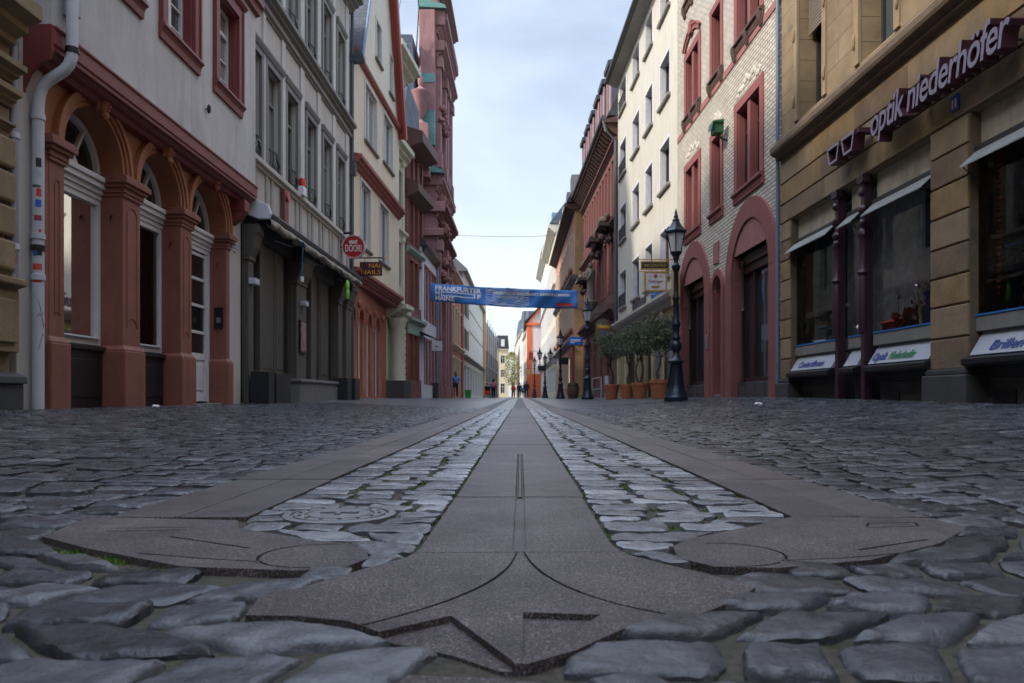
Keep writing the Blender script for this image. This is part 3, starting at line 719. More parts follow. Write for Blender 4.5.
# windows and door in the arches
WY = .33
def archwin(a, b, door=False):
    c, r = (a+b)/2, (b-a)/2; f = .07
    zb = .16 if door else .98
    m = MB(); m.box(a, a+f, WY-.05, WY+.05, zb, 3.0); m.box(b-f, b, WY-.05, WY+.05, zb, 3.0)
    if not door: m.box(a+f, b-f, WY-.05, WY+.05, zb, zb+.10); m.box(a-.0+f, b-f, WY-.09, WY-.05, zb+.085, zb+.11)
    m.box(a+f, b-f, WY-.05, WY+.05, 2.9, 3.0)
    if not door:
        m.box(a+.26, a+.32, WY-.04, WY+.04, zb+.1, 2.9)
    w = m.build('door' if door else 'window', M_white, b1.o, bevel=.006)
    m = MB()
    for z0, z1, p in ((2.98, 3.05, .07), (3.05, 3.12, .10), (3.12, 3.2, .14), (3.2, 3.27, .17)): m.box(a, b, WY-p, WY+.05, z0, z1)
    m.build('transom', M_white, w, bevel=.006)
    m = MB(); m.arch(c, SP-.02, r-.075, r+.0, WY-.05, WY+.04, n=24)
    for k in (1, 2): 
        w_ = math.pi*k/3; m.add([(c+x*math.cos(w_)-q*math.sin(w_), y, SP-.02+x*math.sin(w_)+q*math.cos(w_)) for x, q, y in ((.1,-.022,WY-.04),(r-.06,-.022,WY-.04),(r-.06,.022,WY-.04),(.1,.022,WY-.04),(.1,-.022,WY+.03),(r-.06,-.022,WY+.03),(r-.06,.022,WY+.03),(.1,.022,WY+.03))], [(0,1,2,3),(4,7,6,5),(0,4,5,1),(1,5,6,2),(2,6,7,3),(3,7,4,0)])
    m.arch(c, SP-.02, .02, .13, WY-.06, WY+.03, n=12); m.build('fanlight_frame', M_white, w)
    m = MB(); n = 16; pts = [(c+(r-.02)*math.cos(math.pi*i/n), WY+.01, SP-.03+(r-.02)*math.sin(math.pi*i/n)) for i in range(n+1)]; m.add(pts, [tuple(range(n+1))]); m.build('fanlight_pane', GL, w)
    if door:
        f2 = .10; m = MB(); x0, x1 = a+f, b-f
        leaf = MB(); 
        for u0, u1 in ((x0, x0+f2), (x1-f2, x1)): leaf.box(u0, u1, WY-.03, WY+.03, .2, 2.9)
        for z in (.2, .95, 1.42, 1.9, 2.38, 2.82): leaf.box(x0+f2, x1-f2, WY-.025, WY+.025, z, z+(.12 if z in (.2, .95) else .055))
        leaf.box(x0+f2, x1-f2, WY-.005, WY+.02, .32, .95); leaf.box(x0+f2+.05, x1-f2-.05, WY-.02, WY, .4, .88)
        leaf.build('leaf', M_white, w, bevel=.005)
        m = MB(); m.quad((x0+.05, WY, 1.05), (x1-.05, WY, 1.05), (x1-.05, WY, 2.9), (x0+.05, WY, 2.9)); m.build('glass', GL, w)
        m = MB(); m.tube([(x0+.06, WY-.03, 1.12), (x0+.06, WY-.09, 1.12), (x0+.16, WY-.09, 1.12)], .011, 8); m.build('handle', M_zinc, w)
        m = MB(); m.box(a-.02, b+.02, WY-.28, WY+.06, -.05, .165); m.build('doorstep', M_mgrey, w, bevel=.01)
    else:
        m = MB(); m.quad((a+.03, WY, zb), (b-.03, WY, zb), (b-.03, WY, 2.95), (a+.03, WY, 2.95)); m.build('pane', CG, w)
        m = MB(); m.box(a+.001, b-.001, WY-.10, WY+.05, -.1, .90); m.box(a-.0, b+.0, WY-.14, WY+.05, .90, .96)
        m.box(a+.1, b-.1, WY-.115, WY-.09, .28, .78); m.build('stall_riser', M_black, w, bevel=.006)
    return w
archwin(*A[0]); archwin(*A[1]); archwin(*A[2], door=True)
m = MB(); x0, x1 = A[0][0]-.3, A[1][1]+.3
m.add([(x0,.45,.9),(x1,.45,.9),(x1,1.5,.9),(x0,1.5,.9),(x0,.45,3.3),(x1,.45,3.3),(x1,1.5,3.3),(x0,1.5,3.3)], [(0,1,2,3),(4,5,6,7),(1,2,6,5),(2,3,7,6),(3,0,4,7)])
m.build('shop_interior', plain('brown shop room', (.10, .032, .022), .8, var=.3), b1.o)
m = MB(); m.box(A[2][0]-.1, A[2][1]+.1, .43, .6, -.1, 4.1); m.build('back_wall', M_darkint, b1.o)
# oxblood jetty beam
m = MB(); m.run(.12, 6.54, [(.05, 4.00), (-.12, 4.02), (-.16, 4.07), (-.22, 4.09), (-.27, 4.13), (-.32, 4.14), (-.32, 4.19), (-.34, 4.2), (-.34, 4.36), (-.36, 4.37), (-.36, 4.40), (.05, 4.41)]); m.build('jetty_beam', M_oxred, b1.o, bevel=.006)
m = MB(); m.run(.08, .125, [(.05, 3.55), (.0, 3.58), (-.02, 3.7), (-.09, 3.86), (-.20, 3.97), (-.30, 4.02), (-.33, 4.1), (-.33, 4.4), (.05, 4.4)]); m.build('jetty_end_board', M_oxred, b1.o)
m = MB(); m.box(5.98, 6.2, -.30, .02, 3.8, 4.02); m.run(5.99, 6.19, [(.02, 3.55), (-.05, 3.56), (-.2, 3.68), (-.28, 3.8), (.02, 3.8)]); m.build('bracket', M_oxred, b1.o, bevel=.01)
# upper storeys
W1 = []
for a, b_ in ((9.0, 10.30), (10.78, 12.12), (12.68, 13.98)): W1.append((a-Y0+.20, b_-Y0-.20, 5.68, 7.25))
m = MB(); yo = -.30
ops = W1 + [(a, b, 8.75, 10.4) for a, b, c, d in W1] + [(a, b, 11.6, 13) for a, b, c, d in W1]
wall(m, .13, 6.54, 4.36, 14, ops, y=yo, depth=.22); shell(m, .13, 6.54, 4.36, 14, y=yo); m.build('upper_wall', M_plgrey, b1.o)
for q in ops:
    w = window(b1, *q, y=yo+.19, fm=M_white, sm=M_oxred, sur=0, mull=1, bars=(.72,), panes=(.2, .42), frame=.06)
    m = MB(); a, c, z0, z1 = q
    for xa, xb in ((a-.19, a+.004), (c-.004, c+.19)): m.box(xa, xb, yo-.05, yo+.02, z0, z1+.004)
    for xa, xb in ((a-.19, a-.15), (c+.15, c+.19)): m.box(xa-.003, xb+.003, yo-.075, yo-.04, z0, z1+.2)
    m.box(a-.19, c+.19, yo-.053, yo+.02, z1+.004, z1+.2); m.box(a-.002, a+.014, yo+.02, yo+.15, z0, z1+.002); m.box(c-.014, c+.002, yo+.02, yo+.15, z0, z1+.002); m.box(a, c, yo+.0, yo+.15, z1-.014, z1+.002)
    m.run(a-.24, c+.24, [(yo+.02, z1+.2), (yo-.08, z1+.2), (yo-.13, z1+.26), (yo+.02, z1+.3)]); m.build('surround', M_oxred, w, bevel=.005)
    m = MB(); a, c, z = q[0]-.2, q[1]+.2, q[2]; m.run(a, c, [(yo+.15, z+.01), (yo-.10, z), (yo-.11, z-.05), (yo-.075, z-.07), (yo-.05, z-.12), (yo-.04, z-.22), (yo+.02, z-.22), (yo+.02, z-.03)]); m.build('sill', M_oxred, w, bevel=.006)
m = MB(); m.run(.1, 6.6, [(yo+.02, 7.75), (yo-.08, 7.78), (yo-.10, 7.9), (yo-.16, 7.92), (yo-.16, 8.02), (yo+.02, 8.05)]); m.build('cornice', M_oxred, b1.o, bevel=.006)
m = MB(); z = CZ+(HY-143)*12.6/750; m.lathe(12.42-Y0, yo-.05, [(.018, 4.98), (.03, 5.02), (.03, 5.09), (.014, 5.12)], 10); m.tube([(12.42-Y0, yo, 5.05), (12.42-Y0, yo-.05, 5.05)], .012, 6); m.build('wall_sensor', M_iron2, b1.o)
m = MB(); t = (.62, 5.0); m.box(.32, .42, yo-.16, yo, 4.62, 5.4); m.build('lamp_box', M_zinc, b1.o, bevel=.008)
# house number, intercom
x, z = b1.at(233.5, 246); m = MB(); m.box(x-.07, x+.07, -.03, -.012, z-.11, z+.11); pl = m.build('number_plate', plain('white enamel', (.6, .62, .66), .3, bmp=0), b1.o, bevel=.004)
lettering('12', pl, plain('blue enamel', (.02, .06, .25), .35, bmp=0), x, -.034, z-.06, .15, center=True, name='number')
x = A[2][1]+.0; m = MB(); m.box(x-.030, x+.001, .03, .19, 1.55, 1.95); ic = m.build('intercom', M_black, b1.o, bevel=.004); m = MB(); m.box(x-.036, x-.029, .07, .15, 1.66, 1.76); m.build('button_panel', M_mgrey, ic)

# displays inside windows 1 and 2
def mannequin(x, y, z0, mat, label, h=1.0):
    t = thing('mannequin', label, 'mannequin', b1.o.matrix_world @ Vector((0, 0, 0)) if False else (-5.5 - y, Y0 + x, z0), R(90))
    m = MB(); m.lathe(0, 0, [(.13, 0), (.17, .12), (.15, .28), (.13, .38), (.17, .55), (.19, .66), (.15, .74), (.06, .78), (.055, .86)], 16, squash=.62); m.build('torso', mat, t, smooth=True)
    m = MB(); m.lathe(0, 0, [(.15, -.72), (.15, -.70), (.012, -.68), (.012, 0)], 12); m.build('stand', M_iron2, t)
    m = MB()
    for s in (-1, 1): m.tube([(s*.17, 0, .68), (s*.24, -.01, .5), (s*.25, -.03, .28)], [.055, .05, .04], 8)
    m.build('sleeve', mat, t, smooth=True)
M_knit = brickmat('white knitted cloth', (.42, .42, .41), (.5, .5, .48), (.25, .25, .25), .02, .02, .003, .9, .6)
M_flor = plain('purple flowered cloth', (.25, .15, .24), .85, var=.8, scale=26)
mannequin(1.48, .85, 1.62, M_knit, 'headless shop dummy in a white knitted top behind the first arch window')
mannequin(3.45, .85, 1.72, M_flor, 'headless shop dummy in a purple flowered top behind the second arch window')

# downpipes with stickers
def pipe(name, label, pts, r, rings=(), mat=None):
    o = MB().tube(pts, r, 16).build(name, mat or M_pipe, smooth=True); tag(o, label, 'downpipe')
    for p in rings: MB().lathe(p[0], p[1], [(r, p[2]-.035), (r+.012, p[2]-.03), (r+.012, p[2]+.03), (r, p[2]+.035)], 16).build('pipe_clamp', p[3] if len(p) > 3 else M_pipe, o, smooth=True)
    return o
px_, py_ = -5.41, 8.42
zz = [5.0+i*.4 for i in range(12)]
bend = lambda t: None
P1 = [(-5.07, 8.49, 9.5), (-5.07, 8.49, 4.22), (-5.075, 8.488, 4.12), (-5.10, 8.485, 4.04), (-5.15, 8.475, 3.97), (-5.22, 8.46, 3.91), (-5.30, 8.445, 3.85), (-5.36, 8.43, 3.78), (-5.395, 8.425, 3.68), (-5.41, 8.42, 3.55), (px_, py_, .05)]
dp = pipe('downpipe', 'thick pale grey rainwater pipe with stickers, swan-necked beside the first terracotta arch', P1, .062, [(px_, py_, 3.42), (px_, py_, 2.08), (px_, py_, 1.95, M_black), (px_, py_, 1.62), (-5.07, 8.49, 4.2, M_iron2), (-5.07, 8.49, 6.5)])
def sticker(z, h, w, col, ang=-62, pipe_=dp, cx=px_, cy=py_, r=.0635, name='sticker'):
    m = MB(); n = 5; a0 = R(ang)
    vs = []
    for i in range(n+1):
        a = a0 - w/2/r + w/r*i/n; vs += [(cx+r*math.cos(a), cy+r*math.sin(a), z), (cx+r*math.cos(a), cy+r*math.sin(a), z+h)]
    m.add(vs, [(2*i, 2*i+2, 2*i+3, 2*i+1) for i in range(n)]); m.build(name, plain('sticker %s' % (col,), col, .4, bmp=0), pipe_)
for z, h, w, c, a in ((2.85, .10, .055, (.02, .02, .03), -52), (2.74, .07, .045, (.35, .45, .5), -48), (2.62, .03, .09, (.1, .1, .12), -75), (2.52, .09, .05, (.6, .05, .06), -50), (2.40, .085, .06, (.03, .12, .5), -55), (2.25, .06, .075, (.3, .04, .06), -60),
                      (2.12, .035, .03, (.55, .07, .05), -40), (1.86, .065, .05, (.02, .02, .03), -45), (1.855, .055, .05, (.04, .10, .42), -88), (1.70, .07, .10, (.55, .08, .07), -68), (1.56, .05, .10, (.55, .04, .03), -68)): sticker(z, h, w, c, a)
for z in (1.30, 1.12, .9):
    m = MB(); pts = [(px_+.0645*math.cos(a), py_+.0645*math.sin(a), z+.09*math.sin(3*a+z*9)) for a in [R(-60+60*i/14) for i in range(15)]]; m.tube(pts, .003, 5); m.build('scribble', plain('blue marker', (.05, .1, .22), .5, bmp=0), dp)
pipe('downpipe', 'narrow dark zinc pipe in the corner beside the brown sandstone house', [(-5.47, 8.09, 9), (-5.47, 8.09, 1.05)], .055, [(-5.47, 8.09, 3.1), (-5.47, 8.09, 1.9)], M_zinc)
p2 = [o for o in bpy.data.objects if o.name.startswith('downpipe')][-1]
sticker(1.72, .055, .055, (.6, .02, .02), -50, p2, -5.47, 8.09, .0565); sticker(1.5, .1, .06, (.4, .42, .45), -60, p2, -5.47, 8.09, .0565); sticker(2.3, .09, .05, (.4, .42, .48), -50, p2, -5.47, 8.09, .0565)

# ---------- 3: light grey house with pilasters and awning
b2 = Bld('grey_pilaster_house', 'light grey house with tall dark framed windows above a dark grey bar front', (-5.47, 14.76), (-5.40, 23.75))
S = lambda Y: Y - 14.76
wn = [(15.0, 15.75), (16.1, 16.95), (17.45, 18.25), (19.05, 19.85), (20.6, 21.4), (22.15, 22.95)]
m = MB(); ops = [(S(a), S(c), z0, z1) for z0, z1 in ((5.27, 7.42), (8.98, 11.15)) for a, c in wn]
wall(m, 0, 9, 4.0, 13, ops, depth=.16); shell(m, 0, 9, 4.0, 13); m.build('wall', M_pgrey, b2.o)
for q in ops:
    w = window(b2, *q, y=.13, fm=M_mgrey, sm=M_mgrey, sur=.13, proj=.05, head=.06, mull=1, bars=(.7,))
    a, c, z = q[:3]; m = MB(); mid = (a+c)/2
    for k in range(9):
        x = a+.05+(c-a-.1)*k/8; dy = -.02-.12*math.sin(math.pi*k/8); m.tube([(x, dy*.5, z+.02), (x, dy, z+.16), (x, dy*.6, z+.36)], .008, 5)
    m.tube([(a+.03, -.01, z+.37), (mid, -.09, z+.37), (c-.03, -.01, z+.37)], .014, 6); m.tube([(a+.03, -.01, z+.03), (mid, -.09, z+.03), (c-.03, -.01, z+.03)], .012, 6)
    m.ball((mid, -.13, z+.2), (.09, .03, .09), 8, 5, .2); m.build('window_guard', M_iron2, w)
for z0, z1, p, n in ((5.03, 5.24, .13, 2), (8.42, 8.60, .10, 2), (8.62, 8.92, .24, 3), (12.4, 12.9, .45, 4)): m = MB(); m.run(-.0, 9.0, cornice_prof(z0, z1, p, n)); m.build('cornice', M_mgrey if z0 > 8 else M_pgrey, b2.o, bevel=.006)
for a, c in [(15.85, 16.0), (17.08, 17.32), (18.5, 18.8), (20.0, 20.3), (21.6, 21.9), (23.15, 23.5)]:
    for z0, z1 in ((5.26, 8.42), (8.93, 12.4)): m = MB(); m.box(S(a), S(c), -.045, .02, z0, z1); m.build('pilaster', plain('paler render', (.52, .50, .47), .85, dirt=.3), b2.o, bevel=.01)
for i in range(17):
    a = S(15.0+(i//2)*1.04+(i % 2)*.34); m = MB(); m.box(a, a+.15, -.035, .02, 4.2, 5.03); m.build('frieze_strip', plain('mid grey render', (.33, .32, .29), .85, dirt=.4), b2.o, bevel=.008)
# ground floor
M_bar = plain('brown grey bar front', (.085, .078, .066), .6, var=.12, scale=2, dirt=.3)
gops = [(S(15.15), S(15.75), .3, 3.6), (S(16.0), S(17.9), .3, 3.6), (S(18.9), S(19.5), .6, 3.5), (S(19.9), S(21.9), .6, 3.5)]
m = MB(); wall(m, 0, 9, -.1, 4.0, gops, depth=.15); m.build('bar_front_wall', M_bar, b2.o)
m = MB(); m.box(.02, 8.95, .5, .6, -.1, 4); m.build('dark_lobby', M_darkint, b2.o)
for a, c in ((15.15, 15.75), (18.9, 19.5)): m = MB(); m.box(S(a)+.01, S(c)-.01, .10, .14, .3, 3.55); m.build('glass_door', M_black, b2.o)
for a, c in ((17.58, 17.9), (20.35, 20.62), (21.6, 21.9)): m = MB(); m.box(S(a)+.003, S(c), .11, .145, .3, 3.58); m.build('dark_opening', M_black, b2.o)  # black strips at panel depth paint the shade inside the openings
for a, c in ((16.0, 16.9), (16.94, 17.58), (19.95, 20.35), (20.62, 21.6)):
    m = MB(); m.box(S(a)+.0, S(c), .10, .14, .3, 3.58); m.box(S(a)+.1, S(c)-.1, .085, .10, .9, 3.3); m.build('shutter_panel', M_bar, b2.o, bevel=.008)
for a, c in ((14.85, 15.12), (17.95, 18.75), (21.95, 22.35), (22.9, 23.6)):
    p = MB(); p.box(S(a), S(c), -.10, .02, -.1, 3.0); o = p.build('pilaster', M_bar, b2.o, bevel=.012)
    m = MB(); m.box(S(a)-.04, S(c)+.04, -.13, .02, 3.0, 3.08); m.run(S(a)-.05, S(c)+.05, [(.02, 3.08), (-.12, 3.08), (-.2, 3.25), (-.26, 3.5), (-.3, 3.55), (-.3, 3.7), (.02, 3.7)]); m.build('capital', M_bar, o, bevel=.01)
m = MB(); m.box(S(17.3), S(22.6), -.38, .0, -.1, .62); m.box(S(17.25), S(22.65), -.42, .0, .62, .70); m.build('stone_bench', plain('grey stone ledge', (.16, .155, .145), .75, dirt=.5, var=.2), b2.o, bevel=.02)
x, z = b2.at(297.5, 343, -.1); x2, z2 = b2.at(297.5, 307, -.1); m = MB(); m.box(S(18.1), S(18.6), -.15, -.10, 1.35, 2.15); o = m.build('menu_case', M_iron2, b2.o, bevel=.01)
m = MB(); m.quad((S(18.14), -.152, 1.40), (S(18.56), -.152, 1.40), (S(18.56), -.152, 2.10), (S(18.14), -.152, 2.10)); m.build('menu_poster', plain('mottled poster', (.22, .15, .15), .4, var=.9, scale=7), o)
for Yp, zz_ in ((14.95, 2.52), (18.35, 2.5)): m = MB(); m.box(S(Yp)-.12, S(Yp)+.12, -.24, -.1, zz_, zz_+.12); m.build('floodlight', M_pipe, b2.o, bevel=.01)
m = MB(); m.tube([(S(14.93), -.04, .1), (S(14.93), -.04, .62), (S(14.98), -.14, .66)], .03, 10); m.build('standpipe', M_pipe, b2.o, smooth=True)
m = MB(); m.tube([(9.02, -.08, .2), (9.02, -.08, 13)], .055, 12); m.box(8.93, 9.12, -.2, -.05, 7.3, 7.75); m.build('drain_pipe', plain('dark blue grey pipe', (.06, .07, .085), .5), b2.o, smooth=True)
# awning (a thing fixed to the bar front)
aw = thing('folded_awning', 'folded cream awning with a dark case along the grey bar front', 'awning', b2.o.location, b2.o.rotation_euler.z)
m = MB(); m.run(.12, 8.6, [(.0, 3.95), (-.42, 3.84), (-.50, 3.86), (-.52, 3.95), (-.45, 4.02), (.0, 4.2)]); m.build('case', plain('dark awning case', (.03, .028, .026), .5), aw, bevel=.01)
m = MB(); m.run(.04, .12, [(.0, 3.92), (-.30, 3.80), (-.52, 3.80), (-.56, 3.9), (-.50, 4.08), (-.3, 4.16), (.0, 4.22)]); m.build('end_cap', plain('white end cap', (.62, .66, .72), .4, bmp=0), aw, bevel=.015)
m = MB(); n = 90; vs = []
for i in range(n+1):
    x = .2 + 8.3*i/n; q = lambda f, a: a*math.sin(x*f+a*40)
    for y, z in ((-.40, 3.86), (-.50+q(7, .01), 3.84), (-.53+q(5.3, .02), 3.76+q(11, .02)), (-.51+q(9.7, .03), 3.70+q(3.1, .05)), (-.45+q(6.1, .03), 3.68+q(8.3, .03)), (-.42, 3.74+q(5, .02)), (-.38, 3.80)): vs.append((x, y, z))
m.add(vs, [(7*i+k, 7*i+k+1, 7*i+7+k+1, 7*i+7+k) for i in range(n) for k in range(6)]); m.build('rolled_cloth', plain('soiled cream canvas', (.25, .225, .18), .85, var=.35, scale=5, dirt=.6), aw, smooth='all')
for x in (1.6, 4.2, 6.9):
    m = MB(); m.tube([(x, -.1, 3.7), (x+.5, -.35, 3.66), (x, -.5, 3.75)], .02, 8); m.build('folding_arm', M_zinc, aw)
m = MB(); m.tube([(2.05, -.57, 3.72), (2.05, -.59, 3.60), (2.06, -.57, 3.3), (2.05, -.57, 2.98)], .012, 6); m.tube([(1.98, -.6, 3.74), (2.1, -.62, 3.66)], .03, 7); m.build('strap', plain('teal strap', (.02, .16, .28), .6), aw)
m = MB(); m.box(2.02, 2.09, -.60, -.54, 2.86, 2.98); m.build('strap_tag', M_paper, aw, bevel=.005)
m = MB(); m.ball((6.35, -.56, 3.42), (.07, .06, .14), 10, 7, .2); m.ball((6.4, -.55, 3.2), (.09, .06, .16), 10, 7, .25); o = m.build('cloth_bag', plain('lime green cloth', (.22, .62, .08), .8, var=.2), None, smooth=True); o.parent = None; o.matrix_world = Matrix.Translation(b2.o.location) @ Matrix.Rotation(b2.o.rotation_euler.z, 4, 'Z'); tag(o, 'small lime green cloth hanging from the folded awning', 'cloth')
# alarm siren
si = thing('alarm_siren', 'white alarm box with a red beacon on the light grey house', 'alarm', (-5.38, 18.3, 5.18), R(90))
MB().box(-.13, .13, -.14, .0, 0, .22).build('box', plain('white plastic', (.7, .72, .74), .4, bmp=0), si, bevel=.012)
m = MB(); m.lathe(0, -.07, [(.075, .22), (.075, .40), (.06, .43), (.0, .44)], 14); m.build('beacon', plain('red beacon plastic', (.6, .012, .012), .25, bmp=0), si, smooth=True)
rs = thing('wall_sign', 'narrow dark red plaque fixed to the frieze of the light grey house', 'sign', (-5.38, 17.15, 4.25), R(90))
MB().box(-.14, .14, -.05, .03, 0, .75).build('board', M_oxred, rs, bevel=.01)
m = MB(); m.arch(0, .6, .0, .11, -.10, -.05, 0, 2*math.pi, 20); m.build('emblem_disc', plain('pink enamel', (.42, .10, .10), .5), rs)

# round sign and nail studio sign, both facing up the street
rd = thing('round_sign', 'round red shop sign with a white rim reading eat DOORI', 'sign', (-4.985, 22.5, 4.78))
M_red = plain('red sign face', (.36, .012, .014), .35, var=.05, bmp=0)
def disc(m, r0, r1, y0, y1, n=40): return m.arch(0, 0, r0, r1, y0, y1, 0, 2*math.pi, n)
m = MB(); disc(m, .0, .33, -.06, .06); m.build('disc', M_red, rd); m = MB(); disc(m, .315, .35, -.07, .07); m.build('rim', plain('pale rim', (.5, .36, .36), .4, bmp=0), rd)
M_lw = plain('white lettering', (.8, .76, .74), .4, bmp=0)
lettering('eat', rd, M_lw, 0, -.068, .09, .20, center=True, shear=.25, name='lettering', offset=.004)
lettering('DOORI', rd, M_lw, 0, -.068, -.15, .30, width=.48, center=False, name='lettering') .location.x = -.24
m = MB(); m.tube([(-.42, 0, .0), (-.33, 0, 0)], .02, 8); m.box(-.45, -.42, -.08, .08, -.12, .12); m.build('bracket', M_iron2, rd)
m = MB(); m.tube([(-.35, -.04, .40), (-.05, -.1, .40)], .035, 8); m.tube([(-.4, 0, .1), (-.36, 0, .38)], .012, 6); m.build('spot_lamp', M_iron2, rd)
ns = thing('hanging_sign', 'dark purple hanging sign with yellow letters reading NAI NAILS', 'sign', (-4.80, 24.15, 4.40))
m = MB(); m.box(-.36, .36, -.02, .02, -.22, .23); m.build('board', plain('dark aubergine board', (.05, .012, .02), .5, bmp=0), ns, bevel=.01)
M_yel = plain('golden yellow lettering', (.70, .34, .03), .45, bmp=0)
lettering('NAI', ns, M_yel, -.06, -.028, .035, .20, width=.36, extrude=.004, name='lettering'); lettering('NAILS', ns, M_yel, -.31, -.028, -.17, .20, width=.62, extrude=.004, name='lettering')
m = MB(); m.tube([(-.50, 0, .36), (.42, 0, .36)], .022, 10); m.tube([(-.2, 0, .36), (-.2, 0, .22)], .008, 6); m.tube([(.25, 0, .36), (.25, 0, .22)], .008, 6); m.build('bracket_bar', M_iron2, ns)
MB().ball((.45, 0, .36), .045, 10, 8).build('gilt_knob', plain('gilt', (.7, .42, .06), .35, .6, bmp=0), ns, smooth=True)

# ---------- 4: beige gabled house above four small terracotta arches
b3 = Bld('gabled_house', 'beige plastered gabled house with red cornices over small orange arches', (-5.36, 23.82), (-5.08, 31.2))
def pxr(p0, p1, y=0): return b3.xs(p0, p1, y)
w1 = [(*pxr(359, 368.5), 5.30, 7.45), (*pxr(378, 387), 5.30, 7.45)]
w2 = [(*pxr(363.5, 375), 9.0, 10.95), (*pxr(382, 391), 9.15, 11.0)]
w3 = [(*pxr(374.5, 379.5), 12.5, 13.9), (*pxr(388.2, 391.5), 12.2, 13.7)]
m = MB(); wall(m, 0, 7.38, 4.2, 11.4, w1+w2, y=-.05, depth=.25); shell(m, 0, 7.38, 4.2, 11.4, y=-.05)
m.build('wall', M_beige, b3.o)
m = MB(); gp = [(.25, 11.4), (7.25, 11.4), (5.45, 15.8), (3.75, 18), (2.1, 15.8)]
# gable sheet with two openings
ops = [(a, c, max(z0, 11.45), z1) for a, c, z0, z1 in w3]
def clipx(z): return (interp(z, [(11.4, .25), (15.8, 2.1), (18, 3.75)]), interp(z, [(11.4, 7.25), (15.8, 5.45), (18, 3.75)]))
zs = sorted({11.4, 15.8, 18, *[q for o_ in ops for q in o_[2:4]]})
for z0, z1 in zip(zs, zs[1:]):
    a0, c0 = clipx(z0); a1, c1 = clipx(z1); cut_ = sorted([(o_[0], o_[1]) for o_ in ops if o_[2] <= z0+1e-4 and o_[3] >= z1-1e-4]); x0, x1 = a0, a1
    for o0, o1 in cut_: m.quad((x0, -.05, z0), (o0, -.05, z0), (o0, -.05, z1), (x1, -.05, z1)); x0 = x1 = o1
    m.quad((x0, -.05, z0), (c0, -.05, z0), (c1, -.05, z1), (x1, -.05, z1))
m.build('gable_wall', plain('pale yellow plaster', (.66, .60, .49), .85, var=.05, dirt=.25), b3.o)
for q in w1+w2+ops:
    window(b3, *q, y=.07, fm=M_white, sm=plain('off white surround', (.55, .53, .50), .7), sur=.10, proj=.085, mull=1, bars=(), sill=.14, sillm=plain('dark sill stone', (.16, .14, .12), .7), glass=GL2)
m = MB(); m.run(.0, 7.4, cornice_prof(7.58, 8.08, .34, 4)); m.build('cornice', plain('brick red cornice paint', (.26, .075, .055), .6, dirt=.3), b3.o, bevel=.008)
m = MB(); m.run(.0, 7.4, [(.02, 11.2), (-.14, 11.22), (-.2, 11.3), (-.2, 11.38), (.02, 11.42)]); m.build('cornice', plain('brick red cornice paint', (1,)*3), b3.o)
m = MB(); m.run(.0, 7.4, cornice_prof(4.12, 4.46, .26, 3)); m.build('cornice', plain('brick red cornice paint', (1,)*3), b3.o, bevel=.008)
m = MB(); o_ = [(.02, 11.05), (2.05, 15.9), (3.75, 18.1), (5.5, 15.9), (7.45, 11.0)]
def slab_(m, p, q, t, y0, y1):
    (x0, z0), (x1, z1) = p, q; d = Vector((x1-x0, z1-z0)).normalized(); n = Vector((-d.y, d.x))*t
    m.prismy([(x0, z0), (x1, z1), (x1+n.x, z1+n.y), (x0+n.x, z0+n.y)], y0, y1)
for p, q in zip(o_, o_[1:]): slab_(m, p, q, .10, -.36, 7)
m.build('roof', M_slate, b3.o)
m = MB()
for p, q in zip(o_[2:], o_[3:]): slab_(m, (p[0], p[1]), (q[0], q[1]), -.30, -.40, -.30); slab_(m, p, q, -.14, -.30, -.05)
m.build('bargeboard', plain('bright red bargeboard', (.33, .07, .05), .55), b3.o)
m = MB()
for p, q in zip(o_[:2], o_[1:3]): slab_(m, (p[0], p[1]), (q[0], q[1]), .115, -.41, -.36)
m.build('verge_flashing', plain('blue grey flashing', (.16, .22, .34), .5), b3.o)
m = MB(); m.run(-.1, .14, [(.5, 10.9), (-.36, 10.9), (-.42, 10.98), (-.40, 11.14), (.5, 11.14)]); m.build('eaves_gutter', M_slate, b3.o)
b3g = Bld('tmp', 'tmp', (-5.38, 23.82), (-5.57, 31.2))
arc4 = [b3g.xs(a, c) for a, c in ((349.5, 354.0), (357.4, 362.3), (366.0, 370.4), (374.0, 378.6))]
M_or = plain('orange terracotta', (.34, .115, .065), .65, var=.14, scale=2.5, dirt=.4)
m = MB(); wall(m, 0, 7.38, -.1, 4.2, [(a, c, .3, 2.8+(c-a)/2, (c-a)/2) for a, c in arc4], depth=.15); m.build('arcade_wall', M_or, b3g.o)
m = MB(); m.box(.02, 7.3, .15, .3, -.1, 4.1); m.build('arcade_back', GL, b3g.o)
for i, (a, c) in enumerate(arc4):
    m = MB(); r = (c-a)/2; m.arch((a+c)/2, 2.82, r, r+.10, -.07, .01, n=14); m.arch((a+c)/2, 2.82, r+.10, r+.16, -.04, .01, n=14); m.build('archivolt', M_or, b3g.o)
    m = MB(); m.box(a, a+.06, .09, .14, .3, 2.8); m.box(c-.06, c, .09, .14, .3, 2.8); m.arch((a+c)/2, 2.8, r-.07, r, .09, .14, n=12); m.build('window_frame', M_white, b3g.o)
    x0 = c; x1 = arc4[i+1][0] if i < 3 else c+.6
    m = MB(); m.lathe((x0+x1)/2, .06, [(.20, .1), (.20, .9), (.15, .95), (.135, 2.55), (.17, 2.6), (.21, 2.74), (.21, 2.82)], 14, squash=.6); m.build('column', M_or, b3g.o, smooth=True)
    m = MB(); m.ball(((x0+x1)/2, -.12, 3.35), (.09, .08, .14), 8, 6, .15); m.build('carved_keystone', M_or, b3g.o)
bpy.context.view_layer.update()
for o in [q for q in bpy.data.objects if q.parent == b3g.o]: o.data.transform(b3.o.matrix_world.inverted() @ b3g.o.matrix_world); o.parent = b3.o
bpy.data.objects.remove(b3g.o)
